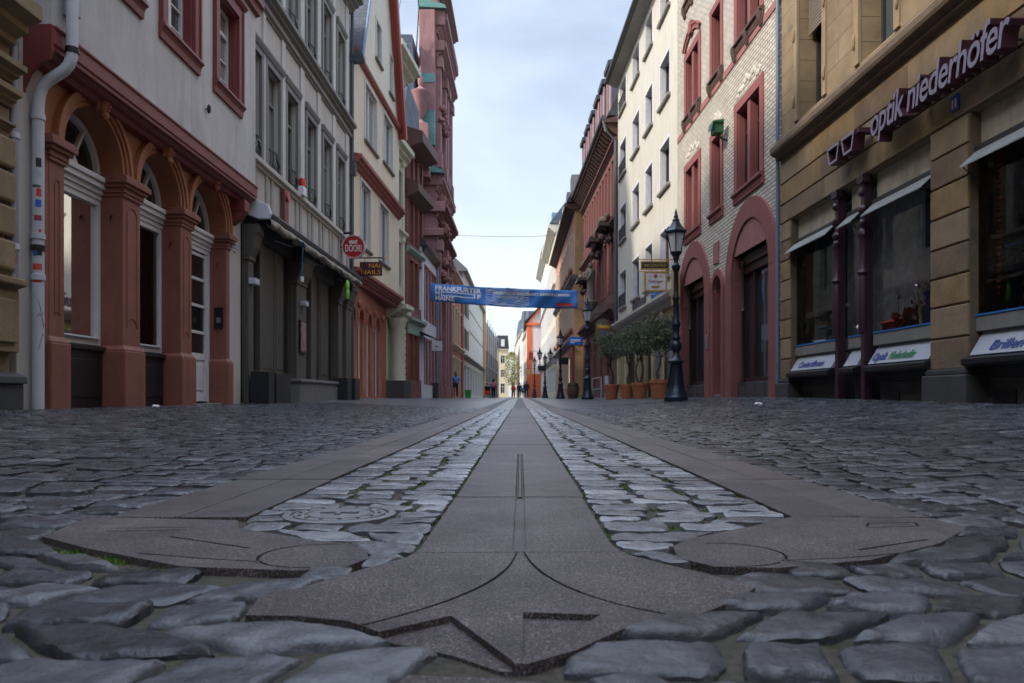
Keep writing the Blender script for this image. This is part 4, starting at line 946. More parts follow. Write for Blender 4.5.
m = MB(); m.box(0, 7.38, .0, .6, 4.0, 4.25); m.build('jetty_soffit', M_oxred, b3.o)

# ---------- 5: cream house with corner column
b4 = Bld('cream_column_house', 'narrow cream house with a corner column and dark base', (-5.62, 31.3), (-5.30, 34.55))
def simple(b, L, H, wm, rows, fm, sm=None, sur=.1, glass=None, depth=.2, corn=(), cm=None, proj=.04, back=7, z0=-.1, sill=0, **kw):
    m = MB(); wall(m, 0, L, z0, H, rows, depth=depth); shell(m, 0, L, z0, H, back=back); m.build('wall', wm, b.o)
    for q in rows: window(b, *q[:4], y=depth-.03, fm=fm, sm=sm or wm, sur=sur, proj=proj, glass=glass, sill=sill, **kw)
    for a, c, p in corn: m = MB(); m.run(-.02, L+.02, cornice_prof(a, c, p, 3)); m.build('cornice', cm or wm, b.o)
def grid(L, n, w, zs, m0=.5):
    r = []
    for z0, z1 in zs:
        for i in range(n):
            c = m0 + (L-2*m0)*(i+.5)/n; r.append((c-w/2, c+w/2, z0, z1))
    return r
simple(b4, 3.26, 15, M_cream, grid(3.26, 2, .7, ((5.2, 7.2), (8.3, 10.4), (11.9, 13.8)), .3), M_white, corn=((3.6, 4.3, .3), (7.5, 7.8, .18), (10.9, 11.6, .45), (14.6, 15.3, .75)), glass=GL)
m = MB(); m.lathe(.55, -.38, [(.36, .2), (.36, .95), (.30, 1.0), (.28, 3.2), (.36, 3.35), (.42, 3.6)], 18); m.build('column', M_cream, b4.o, smooth=True)
for q_ in ((0, 1.2, -.8, .98), (1.9, 2.85, -.2, 1.0)): m = MB(); m.box(q_[0], q_[1], q_[2], .0, -.1, q_[3]); m.build('plinth', plain('dark basalt plinth', (1,)*3), b4.o, bevel=.02)
m = MB(); m.run(-.0, 1.3, cornice_prof(3.6, 4.25, .9, 4)); m.build('entablature', M_cream, b4.o)
for i in range(9): m = MB(); m.box(1.9, 2.85, -.16, .02, 1.02+i*.3, 1.28+i*.3); m.build('quoin', M_cream, b4.o, bevel=.03)
for x in (.05, 1.28, 2.55):
    for z0, z1 in ((4.35, 7.5), (7.85, 10.9), (11.65, 14.6)): m = MB(); m.box(x, x+.26, -.09, .02, z0, z1); m.box(x-.05, x+.31, -.14, .02, z1-.22, z1); m.build('pilaster', M_cream, b4.o)
m = MB(); m.prismy([(-.2, 15.3), (3.0, 15.3), (2.4, 16.4), (.4, 16.4)], .5, 6); m.build('roof', M_slateb, b4.o)
# ---------- 6: dark red house
M_dred = plain('dark red sandstone', (.20, .085, .07), .8, var=.2, scale=2, dirt=.4)
M_dgreen = plain('faded green joinery', (.22, .33, .26), .6)
b5 = Bld('red_green_house', 'narrow dark red house with green trim and a deep brown eaves box', (-5.20, 34.6), (-4.92, 37.3))
simple(b5, 3.15, 12.2, M_dred, grid(3.15, 3, .62, ((1.1, 3.3), (4.6, 6.7), (7.5, 9.5), (10.2, 11.7)), .2), M_oxred, M_oxred, glass=GL, corn=((3.7, 4.05, .2), (7.0, 7.3, .15)), cm=M_dgreen)
M_soff = plain('brown timber soffit', (.10, .045, .035), .6)
for z0, z1, p in ((9.75, 10.15, .55), (12.0, 12.5, .75)): m = MB(); m.run(-.1, 3.2, [(.02, z0-.25), (-p+.05, z0), (-p, z0+.02), (-p, z1), (.02, z1+.25)]); m.build('eaves_box', M_soff, b5.o)
m = MB(); m.box(.0, 3.15, -.05, .02, 3.25, 3.7); m.build('fascia', M_dgreen, b5.o); m = MB(); m.run(2.2, 3.1, [(0, 3.4), (-.7, 3.15), (-.75, 3.2), (0, 3.55)]); m.build('canopy', M_black, b5.o)
m = MB(); m.prismy([(0, 12.5), (3.15, 12.5), (3.15, 14.6), (.8, 15.2)], .2, 6); m.build('roof', M_slateb, b5.o)
# ---------- 7: low white house with red windows
b6 = Bld('white_red_house', 'low white house with tall red framed windows in front of the church', (-4.84, 37.35), (-4.72, 42.4))
simple(b6, 5.05, 7.9, plain('white render', (.66, .66, .68), .85, dirt=.2), grid(5.05, 4, .6, ((4.2, 6.9),), .3) + grid(5.05, 4, .62, ((.9, 3.2),), .2), M_oxred, M_oxred, glass=GL, corn=((7.5, 7.9, .18),), cm=M_black)
m = MB(); m.run(-.1, 5.1, [(.1, 7.8), (-.22, 7.78), (-.25, 7.86), (2.4, 11.2), (3.2, 11.2), (5, 8)]); m.build('roof', M_slate, b6.o)
m = MB(); m.box(-.02, 5.06, -.06, .02, -.1, 3.55); ops_ = None
m = MB(); m.box(.4, .42+.0, -.62, -.03, 3.0, 3.5); sgn = None
m = MB(); m.tube([(5.0, -.09, .3), (5.0, -.09, 7.8)], .06, 10); m.build('drain_pipe', M_zinc, b6.o, smooth=True)
ps = thing('projecting_sign', 'small pale square sign hanging from the white and red house', 'sign', (-4.45, 40.0, 3.05))
MB().box(-.25, .3, -.03, .03, -.3, .2).build('board', plain('pale sign board', (.5, .5, .5), .5), ps, bevel=.01); MB().tube([(-.38, 0, .28), (.3, 0, .28)], .015, 6).build('bracket', M_iron2, ps)
MB().box(-.1, .1, -.04, -.035, -.1, -.04).build('mark', plain('red mark', (.4, .05, .05), .5), ps)

# ---------- 8: church front
ch = Bld('church', 'tall baroque church front of red purple sandstone with green copper ledges', (-4.72, 42.6), (-4.70, 50.0), cat='church')
M_purpd = plain('dark weathered sandstone carving', (.22, .10, .085), .85, var=.3, scale=3, dirt=.5)
m = MB(); wall(m, 0, 7.4, -.1, 27, [(1.2, 2.6, 5.2, 8.6, .7), (4.8, 6.2, 5.2, 8.6, .7), (1.2, 2.6, 14.2, 18, .7), (4.8, 6.2, 14.2, 18, .7), (3.0, 4.6, .2, 4.2, .8)], depth=.4); shell(m, 0, 7.4, -.1, 27, back=1.0); m.build('wall', M_purple, ch.o)
for a, c, z0, z1 in ((1.2, 2.6, 5.2, 8.6), (4.8, 6.2, 5.2, 8.6), (1.2, 2.6, 14.2, 18), (4.8, 6.2, 14.2, 18)): window(ch, a, c, z0, z1, y=.35, fm=M_iron2, sm=M_purpd, sur=0, mull=2, bars=(.3, .5, .7))
m = MB(); m.box(3.0, 4.6, .3, .38, .2, 4.2); m.box(3.75, 3.85, .25, .3, .2, 3.4); m.build('portal_door', plain('dark oak door', (.06, .035, .02), .6), ch.o)
for x in (.0, 2.9, 4.35, 6.75):
    for z0, z1 in ((.0, 9.2), (13.3, 19.6)):
        m = MB(); m.box(x, x+.62, -.22, .02, z0, z1); m.box(x-.08, x+.7, -.30, .02, z0, z0+.9); m.box(x-.1, x+.72, -.34, .02, z1-.6, z1); m.build('pilaster', M_purple, ch.o, bevel=.02)
for z0, z1, p in ((9.2, 9.9, .5), (10.5, 11.4, .6), (12.0, 12.95, .42), (19.6, 20.5, .55), (20.9, 22.2, .6), (23.6, 24.2, .6)):
    m = MB(); m.run(-.12, 7.4, cornice_prof(z0, z1, p, 4)); m.build('cornice', M_purple if z0 > 11.8 else M_purpd, ch.o)
    m = MB(); m.box(-.42*min(1, p), .0, -p*.8, 1.0, z0+(z1-z0)*.3, z1-.05); m.build('cornice_return', M_purple, ch.o, bevel=.05)
for z, p in ((12.95, .45), (22.2, .6)): m = MB(); m.add([(-.5, -p, z-.08), (7.4, -p, z-.08), (7.4, 1, z+.02), (-.5, 1, z+.02), (-.5, -p+.1, z+.12), (7.4, -p+.1, z+.12), (7.4, 1, z+.55), (-.5, 1, z+.55)], [(0,3,2,1),(4,5,6,7),(0,1,5,4),(1,2,6,5),(2,3,7,6),(3,0,4,7)]); m.build('copper_ledge', M_copper, ch.o)
for z in (9.95, 11.4, 8.2, 7.0, 16.0, 16.9):
    m = MB()
    for k in range(9): m.ball((random.uniform(.1, 2.5), -random.uniform(.15, .5 if z < 12 else .3), z+random.uniform(-.3, .4)), random.uniform(.14, .3), 8, 6, .25)
    m.build('carved_ornament', M_purpd, ch.o, smooth=True)
m = MB(); m.box(1.5, 2.1, -.7, -.3, 6.0, 6.9); m.ball((1.8, -.55, 7.15), (.16, .16, .2), 9, 7); m.build('carved_figure', M_purpd, ch.o, bevel=.1)
m = MB(); m.ball((2.2, -.4, 7.05), (.12, .12, .18), 8, 6); m.build('gilt_ornament', plain('gilt', (1,)*3), ch.o, smooth=True)
m = MB(); m.box(-.96, -.6, .02, .8, 14.3, 16.2); m.build('copper_attic', M_copper, ch.o)
m = MB(); m.box(-1.0, .05, .3, .95, 12.5, 15.2); m.box(-.6, .0, .05, .9, 15.2, 22.0); m.build('corner_pier', M_purple, ch.o, bevel=.03)
for z0, z1 in ((15.2, 15.9), (17.9, 18.4)): m = MB(); m.box(-.64, -.60, .04, .92, z0, z1); m.build('copper_panel', M_copper, ch.o)
m = MB(); m.lathe(-1.35, .75, [(.34, 15.2), (.30, 15.35), (.12, 15.5), (.14, 15.65), (.33, 15.95), (.37, 16.7), (.55, 16.95), (.55, 17.05), (.25, 17.2), (.10, 17.35), (.15, 17.55), (.16, 17.8), (.06, 18.0), (.10, 18.2), (.02, 18.5)], 16); m.build('urn', M_purple, ch.o, smooth=True)
m = MB(); m.box(-1.8, -.8, .3, 1.3, 12.9, 15.2); m.build('urn_pedestal', M_purple, ch.o)
m = MB(); m.box(-1.0, 12, 1.0, 9, -.1, 14); m.build('nave', M_purple, ch.o)
m = MB(); m.run(-1.4, 12, [(.95, 14), (1.0, 14.2), (1.2, 20.2), (7.6, 20.4), (9, 14)]); m.build('nave_roof', M_slateb, ch.o)
m = MB(); m.box(-1.45, -1.3, 1.5, 1.95, 19.2, 19.7); m.build('skylight', M_pipe, ch.o, bevel=.02)
cb = MB(); cb.tube([(-5.9, 41, 26), (-5.6, 41.5, 21.8), (-5.9, 42, 18.0)], .035, 6)
tag(cb.build('lightning_cable', M_iron2), 'black cable hanging down beside the church roof', 'cable')

# ---------- 9.. far left row
M_och = plain('terracotta facade', (.45, .21, .12), .8, var=.12, dirt=.3)
b8 = Bld('terracotta_house', 'terracotta and cream house just beyond the church', (-4.60, 50.1), (-4.60, 59.8))
simple(b8, 9.7, 8.9, M_och, grid(9.7, 4, 1.0, ((.9, 3.0), (4.4, 6.6)), .5), M_white, plain('cream trim', (.6, .48, .36), .8), sur=.16, corn=((3.6, 4.0, .25), (8.4, 8.9, .4)), cm=plain('cream trim', (1,)*3))
m = MB(); m.run(-.1, 9.8, [(.1, 8.8), (-.3, 8.85), (-.3, 8.95), (2.8, 11.5), (5, 9)]); m.build('roof', M_soff, b8.o)
for x in (8.6,): m = MB(); m.box(x, 9.7, -.12, .02, -.1, 8.4); m.build('pilaster', plain('red brown pier', (.30, .12, .08), .8), b8.o)
M_blw = plain('pale blue white render', (.56, .62, .66), .85, var=.05, dirt=.3)
b9 = Bld('white_blue_house', 'long pale blue white building with plain upper wall on the left of the far street', (-4.55, 60), (-4.45, 90))
rows = [(1.0+i*1.6, 2.1+i*1.6, z0, z1) for i in range(3) for z0, z1 in ((4.3, 5.9), (7.0, 8.6))]
simple(b9, 30, 10.4, M_blw, rows + [(1+i*3.6, 3.2+i*3.6, .4, 2.9) for i in range(8)], M_white, M_white, sur=.05, corn=((3.3, 3.7, .35),), glass=GL, cm=M_mgrey)
for q in rows: m = MB(); m.box(q[0]-.6, q[0]-.1, -.07, -.01, q[2], q[3]); m.box(q[1]+.02, q[1]+.3, -.07, -.01, q[2], q[3]); m.build('shutter', M_black, b9.o)
m = MB(); m.box(7.0, 30, -.03, .02, 6.1, 6.2); m.box(7, 30, -.03, .02, 8.0, 8.08); m.build('band', M_mgrey, b9.o)
m = MB(); m.run(-.3, 30.2, [(.02, 10.3), (-.35, 10.35), (-.35, 10.5), (2.6, 13.2), (5, 10.4)]); m.build('roof', plain('grey roof', (.17, .18, .20), .6), b9.o)
m = MB(); m.prismy([(0, 0)]*3 and [(29.6, 0), (30.1, 0), (30.1, 12.2), (29.6, 12.2)], -.35, .1); m.build('corner_post', plain('pale timber post', (.52, .36, .2), .7), b9.o)
b11 = Bld('netted_building', 'narrow building wrapped in dark grey scaffold netting at the far left', (-4.40, 92), (-3.75, 128))
M_net = plain('grey scaffold net', (.13, .13, .135), .9, var=.3, scale=.6); M_net2 = plain('lighter scaffold net', (.30, .29, .285), .9, var=.25, scale=.6)
m = MB(); m.box(0, 36, 0, 6, -.1, 6.2); m.build('lower_net', M_net, b11.o); m = MB(); m.box(.1, 36, .1, 6, 6.2, 10.0); m.build('upper_net', M_net2, b11.o)
for i in range(8):
    m = MB(); x = .4+i*5; m.tube([(x, -.12, 0), (x, -.12, 10.3)], .06, 6); m.build('scaffold_pole', M_zinc, b11.o)
for z in (2.1, 4.2, 6.3, 8.4): m = MB(); m.tube([(0, -.14, z), (36, -.14, z)], .05, 6); m.build('scaffold_rail', M_zinc, b11.o)
b12 = Bld('mansard_house', 'pale yellow house with dark mansard roof closing the view on the left', (-4.6, 150), (-2.3, 150.3))
simple(b12, 2.32, 9.8, plain('pale yellow render', (.62, .54, .38), .85), grid(2.32, 1, .9, ((1, 3), (4.2, 5.8), (7, 8.6)), .1), M_white, M_white, sur=.08, glass=GL, back=25, corn=((9.6, 9.9, .3),))
m = MB(); m.prismy([(-.1, 9.9), (2.42, 9.9), (2.2, 12.6), (.1, 12.6)], -.1, 22); m.build('roof', plain('dark roof', (.04, .045, .06), .6), b12.o)
m = MB(); m.box(.8, 1.5, -.3, .3, 10.4, 11.8); m.build('dormer', M_white, b12.o)
b13 = Bld('far_end_house', 'pale cream house closing the street far away', (-2.6, 230), (2.5, 230))
simple(b13, 5.1, 6.0, plain('very pale render', (.66, .6, .5), .85), grid(5.1, 4, .7, ((1, 2.6), (3.6, 5.2)), .3), M_white, M_white, sur=.05, back=10)
# ================================================================== BUILDINGS, RIGHT SIDE (a = far end, b = near end)
XF = lambda Y: 5.24 - .032*Y
def rb(name, label, Yf, Yn, dx=0, group=None, cat='building'): return Bld(name, label, (XF(Yf)+dx, Yf), (XF(Yn)+dx, Yn), cat, group)
def sand():
    m = brickmat('ochre sandstone ashlar', (.27, .20, .115), (.215, .15, .085), (.10, .07, .045), 1.15, .36, .006, .85, .6, offset=.43, var=.38, smooth=.2)
    return m
M_sand = sand(); M_sandp = plain('ochre sandstone moulding', (.26, .19, .11), .85, var=.2, scale=2, dirt=.5, bmp=.4)
M_sandw = [M_sandp, plain('brown ochre sandstone block', (.19, .13, .075), .85, var=.3, scale=2.5, dirt=.5, bmp=.4), plain('yellow ochre sandstone block', (.255, .17, .075), .85, var=.3, scale=3, dirt=.5, bmp=.4)]
M_sandd = plain('dirty brown sandstone moulding', (.15, .105, .065), .85, var=.3, scale=3, dirt=.5, bmp=.4)
M_basalt = plain('basalt base', (.055, .052, .052), .7, var=.2, scale=3, dirt=.3)
M_plum = plain('plum painted cast iron', (.045, .018, .028), .45, var=.2, bmp=.1)
M_gfr = plain('grey shop window frame', (.22, .21, .19), .5, var=.12, dirt=.4)
M_dfr = plain('dark shop window frame', (.03, .03, .032), .4, var=.2)
# ---------- optician
g = rb('optician_house', 'ochre sandstone house with the optician shop and lettering optik niederhöfer', 13.77, -12)
L_ = g.L; U = lambda Y: (13.77 - Y)*g.L/(13.77+12)
bays = [(U(13.3), U(9.0)), (U(8.29), U(4.2)), (U(3.4), U(-.9)), (U(-1.7), U(-6))]
wins = [(U(13.0), U(12.0)), (U(10.8), U(9.83)), (U(8.5), U(7.5)), (U(6.2), U(5.2)), (U(3.6), U(2.6)), (U(1), U(0)), (U(-2), U(-3))]
m = MB(); ops = [(a, c, -.1, 3.43) for a, c in bays] + [(a, c, 5.08, 7.4) for a, c in wins] + [(a, c, 8.8, 11.0) for a, c in wins]
wall(m, 0, L_, -.1, 14, ops, depth=.40); shell(m, 0, L_, -.1, 14); m.build('wall', M_sand, g.o)
# joint courses over the shop: carved as narrow shadow grooves between proud courses
for z0, z1 in ((3.445, 3.755), (3.785, 4.135), (4.165, 4.495)):
    x = -.02; k = 0
    while x < L_ - .1:
        w_ = random.uniform(1.0, 1.9); m = MB(); m.box(x+.0015, min(x+w_, L_)-.0015, -.028, .02, z0, z1)
        m.build('ashlar_block', M_sandw[(k*2+int(z0*3)) % 3], g.o, bevel=.006); x += w_; k += 1
        if x > U(4): break
m = MB(); m.run(-.02, L_, [(.02, 4.60), (-.10, 4.62), (-.10, 4.66), (-.19, 4.70), (-.21, 4.74), (-.21, 4.83), (-.17, 4.86), (.02, 5.06)]); m.build('cornice', M_sandd, g.o, bevel=.006)
def pier_(x0, x1):
    for i, (z0, z1) in enumerate(((3.105, 3.415), (2.745, 3.085), (2.385, 2.725), (2.025, 2.365), (1.68, 2.005), (1.34, 1.66), (.97, 1.32), (.60, .95))):
        m = MB(); m.box(x0-.004, x1+.004, -.03, .42, z0, z1); m.build('pier_block', M_sandw[i % 3], g.o, bevel=.012)
    m = MB(); m.box(x0-.01, x1+.01, -.004, .41, .5, 3.42); m.build('pier_core', M_sandd, g.o)
    m = MB(); m.box(x0-.07, x1+.07, -.10, .44, -.1, .53); m.box(x0-.05, x1+.05, -.07, .43, .53, .60); m.build('pier_base', M_basalt, g.o, bevel=.015)
pier_(.02, bays[0][0]); pier_(bays[0][1], bays[1][0]); pier_(bays[1][1], bays[2][0])
M_sill = plain('blue sill edge', (.02, .16, .42), .5, bmp=0)
M_sgn = plain('white grey sign panel', (.34, .36, .40), .45, var=.04, bmp=0)
M_blue = plain('blue lettering', (.02, .05, .28), .4, bmp=0); M_green = plain('green lettering', (.02, .20, .06), .4, bmp=0)
def shopbay(x0, x1, text, split=None):
    """one glazed bay: dark base, sloping sign, sill, glass, blind box, small slanted canopy"""
    m = MB(); m.box(x0, x1, .16, .4, -.1, .62); m.box(x0+.15, x1-.15, .14, .16, .12, .5); r = m.build('stall_riser', M_basalt, g.o, bevel=.01)
    m = MB(); m.box(x0+.2, x0+.55, .125, .14, .2, .36); m.build('vent', M_black, r)
    m = MB(); m.run(x0, x1, [(.4, .61), (-.06, .61), (-.11, .64), (-.11, .70), (.0, .735), (.4, .735)]); m.build('ledge', M_black, g.o, bevel=.006)
    m = MB(); m.run(x0+.04, x1-.04, [(.3, .738), (-.035, .738), (.12, 1.0), (.3, 1.0)]); s = m.build('sign_panel', M_sgn, g.o, bevel=.004)
    for txt, mt, fx, ww in text: lettering(txt, s, mt, x0+.04+fx, .0, .79, .17, width=ww, tilt=.53, extrude=.003, shear=.25, name='lettering').location = (0, .016-.035, -.005)
    m = MB(); m.box(x0, x1, .06, .3, 1.0, 1.165); m.build('sill_box', M_gfr, g.o, bevel=.008)
    m = MB(); m.box(x0+.01, x1-.01, .05, .5, 1.17, 1.19); m.build('blue_shelf', M_sill, g.o)
    m = MB(); m.quad((x0, .09, 1.19), (x1, .09, 1.19), (x1, .09, 2.98), (x0, .09, 2.98)); gl = m.build('shop_pane', CG, g.o)
    m = MB(); m.box(x0, x1, .04, .16, 2.93, 3.05); m.build('blind_box', M_dfr, g.o, bevel=.01)
    m = MB(); m.box(x0, x1, .12, .2, 3.06, 3.43); m.build('fascia_panel', plain('stained cream panel', (.42, .36, .27), .8, var=.25, scale=5, dirt=.6), g.o)
    m = MB(); m.add([(x0+.02, .05, 2.99), (x1-.02, .05, 2.99), (x1-.02, -.13, 2.82), (x0+.02, -.13, 2.82), (x0+.02, .05, 2.975), (x1-.02, .05, 2.975), (x1-.02, -.133, 2.80), (x0+.02, -.133, 2.80)], [(0,1,2,3),(4,5,6,7),(0,1,5,4),(1,2,6,5),(2,3,7,6),(3,0,4,7)])
    m.build('canopy', plain('pale canvas blind', (.24, .245, .23), .8, var=.15), g.o)
    for x in (x0+.06, x1-.06): m = MB(); m.tube([(x, .03, 2.68), (x, -.12, 2.80)], .006, 6); m.build('canopy_arm', M_dfr, g.o)
    return gl
b1x = bays[0]
cA, cB, cC, cD = U(11.59), U(11.29), U(10.8), U(10.54)
shopbay(b1x[0], cA-.04, [('Contactlinsen', M_blue, .28, .98)])
shopbay(cB, cC, [])
shopbay(cD+.0, b1x[1], [('Optik', M_blue, .08, .36), ('Niederhaefer', M_green, .50, .62)])
shopbay(bays[1][0], U(6.2), [('Brillen', M_blue, .30, .50)]); shopbay(U(6.1), bays[1][1], [])
shopbay(bays[2][0], bays[2][1], []); shopbay(bays[3][0], bays[3][1], [])
for xa, xb in ((cA, cB-.1), (cC+.0, cD)):
    xm = (xa+xb)/2; m = MB(); m.box(xm-.05, xm+.05, -.03, .10, -.1, 3.43)
    o = m.build('cast_iron_column', M_plum, g.o, bevel=.01)
    m = MB()
    for z in (3.2, 2.95, 2.75, 2.62): m.ball((xm, -.03, z), (.075, .05, .06), 10, 6, .2)
    m.lathe(xm, -.02, [(.05, 1.2), (.062, 1.25), (.062, 1.95), (.05, 2.0), (.08, 2.05), (.05, 2.12), (.045, 2.5), (.07, 2.58)], 12); m.box(xm-.09, xm+.09, -.07, .05, 3.32, 3.43); m.build('column_ornament', M_plum, o, smooth=True)
m = MB(); x0, x1 = .3, bays[1][1]
def room(b, x0, x1, y0, y1, z0, z1, mat, name='shop_interior'):
    m = MB(); m.add([(x0,y0,z0),(x1,y0,z0),(x1,y1,z0),(x0,y1,z0),(x0,y0,z1),(x1,y0,z1),(x1,y1,z1),(x0,y1,z1)], [(0,1,2,3),(4,5,6,7),(1,2,6,5),(2,3,7,6),(3,0,4,7)]); return m.build(name, mat, b.o)
room(g, .02, L_-.1, .42, .85, 1.1, 3.42, plain('grey shop room', (.52, .54, .56), .8, var=.4))
for q in [(a, c, 5.08, 7.4) for a, c in wins]+[(a, c, 8.8, 11.0) for a, c in wins]:
    w = window(g, *q, y=.34, fm=M_dfr, sm=M_sandp, sur=.13, proj=.035, mull=1, bars=(.74,))
    for s, x in ((-1, q[0]-.10), (1, q[1]+.10)):
        for z in (q[2]+.35, q[2]+1.5): m = MB(); m.ball((x, -.05, z), (.035, .03, .12), 8, 6); m.build('surround_scroll', M_sandp, w, smooth=True)
    if q[0] < U(11) and q[2] < 6: 
        m = MB()
        for k in range(16): m.run(q[0]+.03, q[1]-.03, [(.2, q[3]-k*.055), (.17, q[3]-.01-k*.055), (.17, q[3]-.045-k*.055), (.2, q[3]-.05-k*.055)])
        m.build('roller_shutter', plain('grey brown roller slats', (.19, .16, .13), .6), w)
# 3D shop lettering
M_lil = plain('lilac grey letter faces', (.29, .255, .31), .5, var=.08, bmp=0); M_lsd = plain('plum letter sides', (.075, .018, .035), .5, bmp=0)
xs0, xs1 = U(9.93), U(7.24)
vs_, fs_, w0 = text_mb('optik niederhöfer', .5, .085, None, shear=.22, spacing=.93, offset=.004)
sgl = thing('shop_lettering', 'big lilac and plum letters standing off the sandstone wall reading optik niederhöfer', 'sign', g.o.location, g.o.rotation_euler.z)
vs_, fs_, w0 = text_mb('optik niederhöfer', .52, .085, xs1-xs0, shear=.22, spacing=.93, offset=.006)
# split into one mesh per letter
def islands(vs, fs):
    par = list(range(len(vs)))
    def fd(a):
        while par[a] != a: par[a] = par[par[a]]; a = par[a]
        return a
    for f in fs:
        r = fd(f[0])
        for i in f[1:]: par[fd(i)] = r
    d = {}
    for f in fs: d.setdefault(fd(f[0]), []).append(f)
    return list(d.values())
isl = islands(vs_, fs_)
def xr_(fsx): X = [vs_[i][0] for f in fsx for i in f]; return min(X), max(X)
isl.sort(key=lambda q: xr_(q)[0])
letters = []
for q in isl:
    a, c = xr_(q); Zm = min(vs_[i][2] for f in q for i in f)
    if Zm > .26:    # a dot: joins the letter under it
        letters.append(['dot', (a+c)/2, q])
    else: letters.append(['body', (a+c)/2, q])
bodies = [l for l in letters if l[0] == 'body']
for l in letters:
    if l[0] == 'dot':
        best = min(bodies, key=lambda b_: abs(b_[1]+.03 - l[1])); best[2] = best[2] + l[2]
for l in bodies:
    ids = sorted({i for f in l[2] for i in f}); mp_ = {i: k for k, i in enumerate(ids)}
    m = MB(); m.add([(xs0+vs_[i][0], -.20+vs_[i][1], 3.72+vs_[i][2]) for i in ids], [tuple(mp_[i] for i in f) for f in l[2]])
    o = m.build('letter', M_lil, sgl, uv=False); o.data.materials.append(M_lsd)
    for p in o.data.polygons:
        if abs(p.normal.y) < .7: p.material_index = 1
for k in range(7): 
    m = MB(); x = xs0+.1+k*.4; m.tube([(x, 0, 3.82), (x, -.13, 3.82)], .012, 6); m.build('stand_off', M_dfr, sgl)
gsn = thing('glasses_emblem', 'plum and lilac sign in the shape of a pair of spectacles left of the lettering', 'sign', g.o.location, g.o.rotation_euler.z)
def frame_poly(m, xa, xb, za, zb, t, y0, y1):
    o = [(xa, zb), (xb, zb), (xb-.07, za), (xa+.07, za)]; i = [(xa+t*1.1, zb-t), (xb-t*1.1, zb-t), (xb-.07-t, za+t), (xa+.07+t, za+t)]
    for k in range(4):
        a, b_, c, d = o[k], o[(k+1) % 4], i[(k+1) % 4], i[k]; m.prismy([a, b_, c, d], y0, y1)
xa = U(11.28); xb = U(10.42); xm = (xa+xb)/2
m = MB(); frame_poly(m, xa, xm-.03, 3.73, 3.99, .035, -.27, -.10); l1 = m.build('lens_frame', M_lil, gsn); m = MB(); frame_poly(m, xm+.03, xb, 3.73, 3.99, .035, -.27, -.10); l2 = m.build('lens_frame', M_lil, gsn)
for o in (l1, l2):
    o.data.materials.append(M_lsd)
    for p in o.data.polygons:
        if abs(p.normal.y) < .7: p.material_index = 1
m = MB(); m.box(xm-.035, xm+.035, -.26, -.11, 3.92, 3.985); m.build('bridge', M_lsd, gsn); m = MB(); m.box(xb-.02, xb+.10, -.25, -.02, 3.93, 3.99); m.build('temple', M_lsd, gsn)
hp = thing('house_number_plate', 'small blue enamel house number 11 on the sandstone pier', 'number plate', g.o.location, g.o.rotation_euler.z)
x = U(8.50); MB().box(x-.075, x+.075, -.045, -.027, 3.52, 3.70).build('plate', plain('blue enamel', (1,)*3), hp, bevel=.004); lettering('1', hp, M_lw, x-.028, -.05, 3.555, .14, center=True, name='digit'); lettering('1', hp, M_lw, x+.03, -.05, 3.555, .14, center=True, name='digit')
# goods on show
def goods(Ya, Yb, kind):
    pass
M_orange = plain('orange cord', (.6, .12, .03), .5); M_tealc = plain('teal curtain', (.01, .10, .14), .8); M_wood = plain('dark driftwood', (.09, .05, .03), .8, var=.4, scale=8); M_flow = plain('white blossom', (.82, .82, .8), .8); M_bluebag = plain('blue paper bag', (.01, .09, .35), .5); M_redb = plain('red display tray', (.35, .05, .03), .5)
def place(Y, d=.26): return (XF(Y)+.13+(d-.13)*.35, Y)
def gthing(name, label, cat, Y, d, z): x, y = place(Y, d); return thing(name, label, cat, (x, y, z), g.o.rotation_euler.z)
def blossoms(t, n, sx, sz, z):
    m = MB(); 
    for k in range(n): m.ball((random.gauss(0, sx), random.gauss(0, .04), z+random.uniform(0, sz)), random.uniform(.018, .036), 7, 5, .2)
    m.build('blossom', M_flow, t); m = MB()
    for k in range(n): x = random.gauss(0, sx); m.tube([(0, 0, 0), (x*.5, .0, z*.6), (x, .0, z+random.uniform(0, sz))], .004, 4)
    m.build('stem', plain('leaf green', (.08, .18, .04), .7), t)
bg_ = gthing('paper_bag', 'blue shop bag with an orange handle in the optician window under the white poster', 'bag', 9.28, .30, 1.19)
MB().box(-.13, .13, -.06, .06, 0, .42).build('bag', M_bluebag, bg_, bevel=.01); m = MB(); m.tube([(-.06, 0, .4), (-.07, 0, .6), (0, 0, .72), (.07, 0, .6), (.06, 0, .4)], .008, 6); m.build('handle', M_orange, bg_)
fl = gthing('flower_display', 'white blossom spray beside the blue bag in the optician window', 'flowers', 9.5, .28, 1.19); blossoms(fl, 34, .08, .32, .22)
dw = gthing('driftwood', 'knotted brown driftwood piece on show in the optician window', 'driftwood', 9.85, .32, 1.19)
m = MB()
for k in range(12): m.tube([(random.uniform(-.2, .2), random.uniform(-.05, .05), 0), (random.uniform(-.2, .2), 0, .15), (random.uniform(-.16, .2), 0, random.uniform(.2, .36))], [.03, .024, .01], 7)
m.ball((0, 0, .14), (.15, .07, .12), 9, 7, .2); m.build('branch', M_wood, dw, smooth=True)
tr = gthing('display_tray', 'red and orange tray left of the driftwood in the optician window', 'tray', 10.25, .30, 1.19); m = MB(); m.box(-.2, .2, -.1, .1, .1, .14); m.box(-.15, .15, -.08, .08, 0, .1); m.build('tray', M_redb, tr, bevel=.01); m = MB(); m.ball((.05, 0, .19), (.09, .06, .05), 9, 6, .15); m.build('content', M_orange, tr)
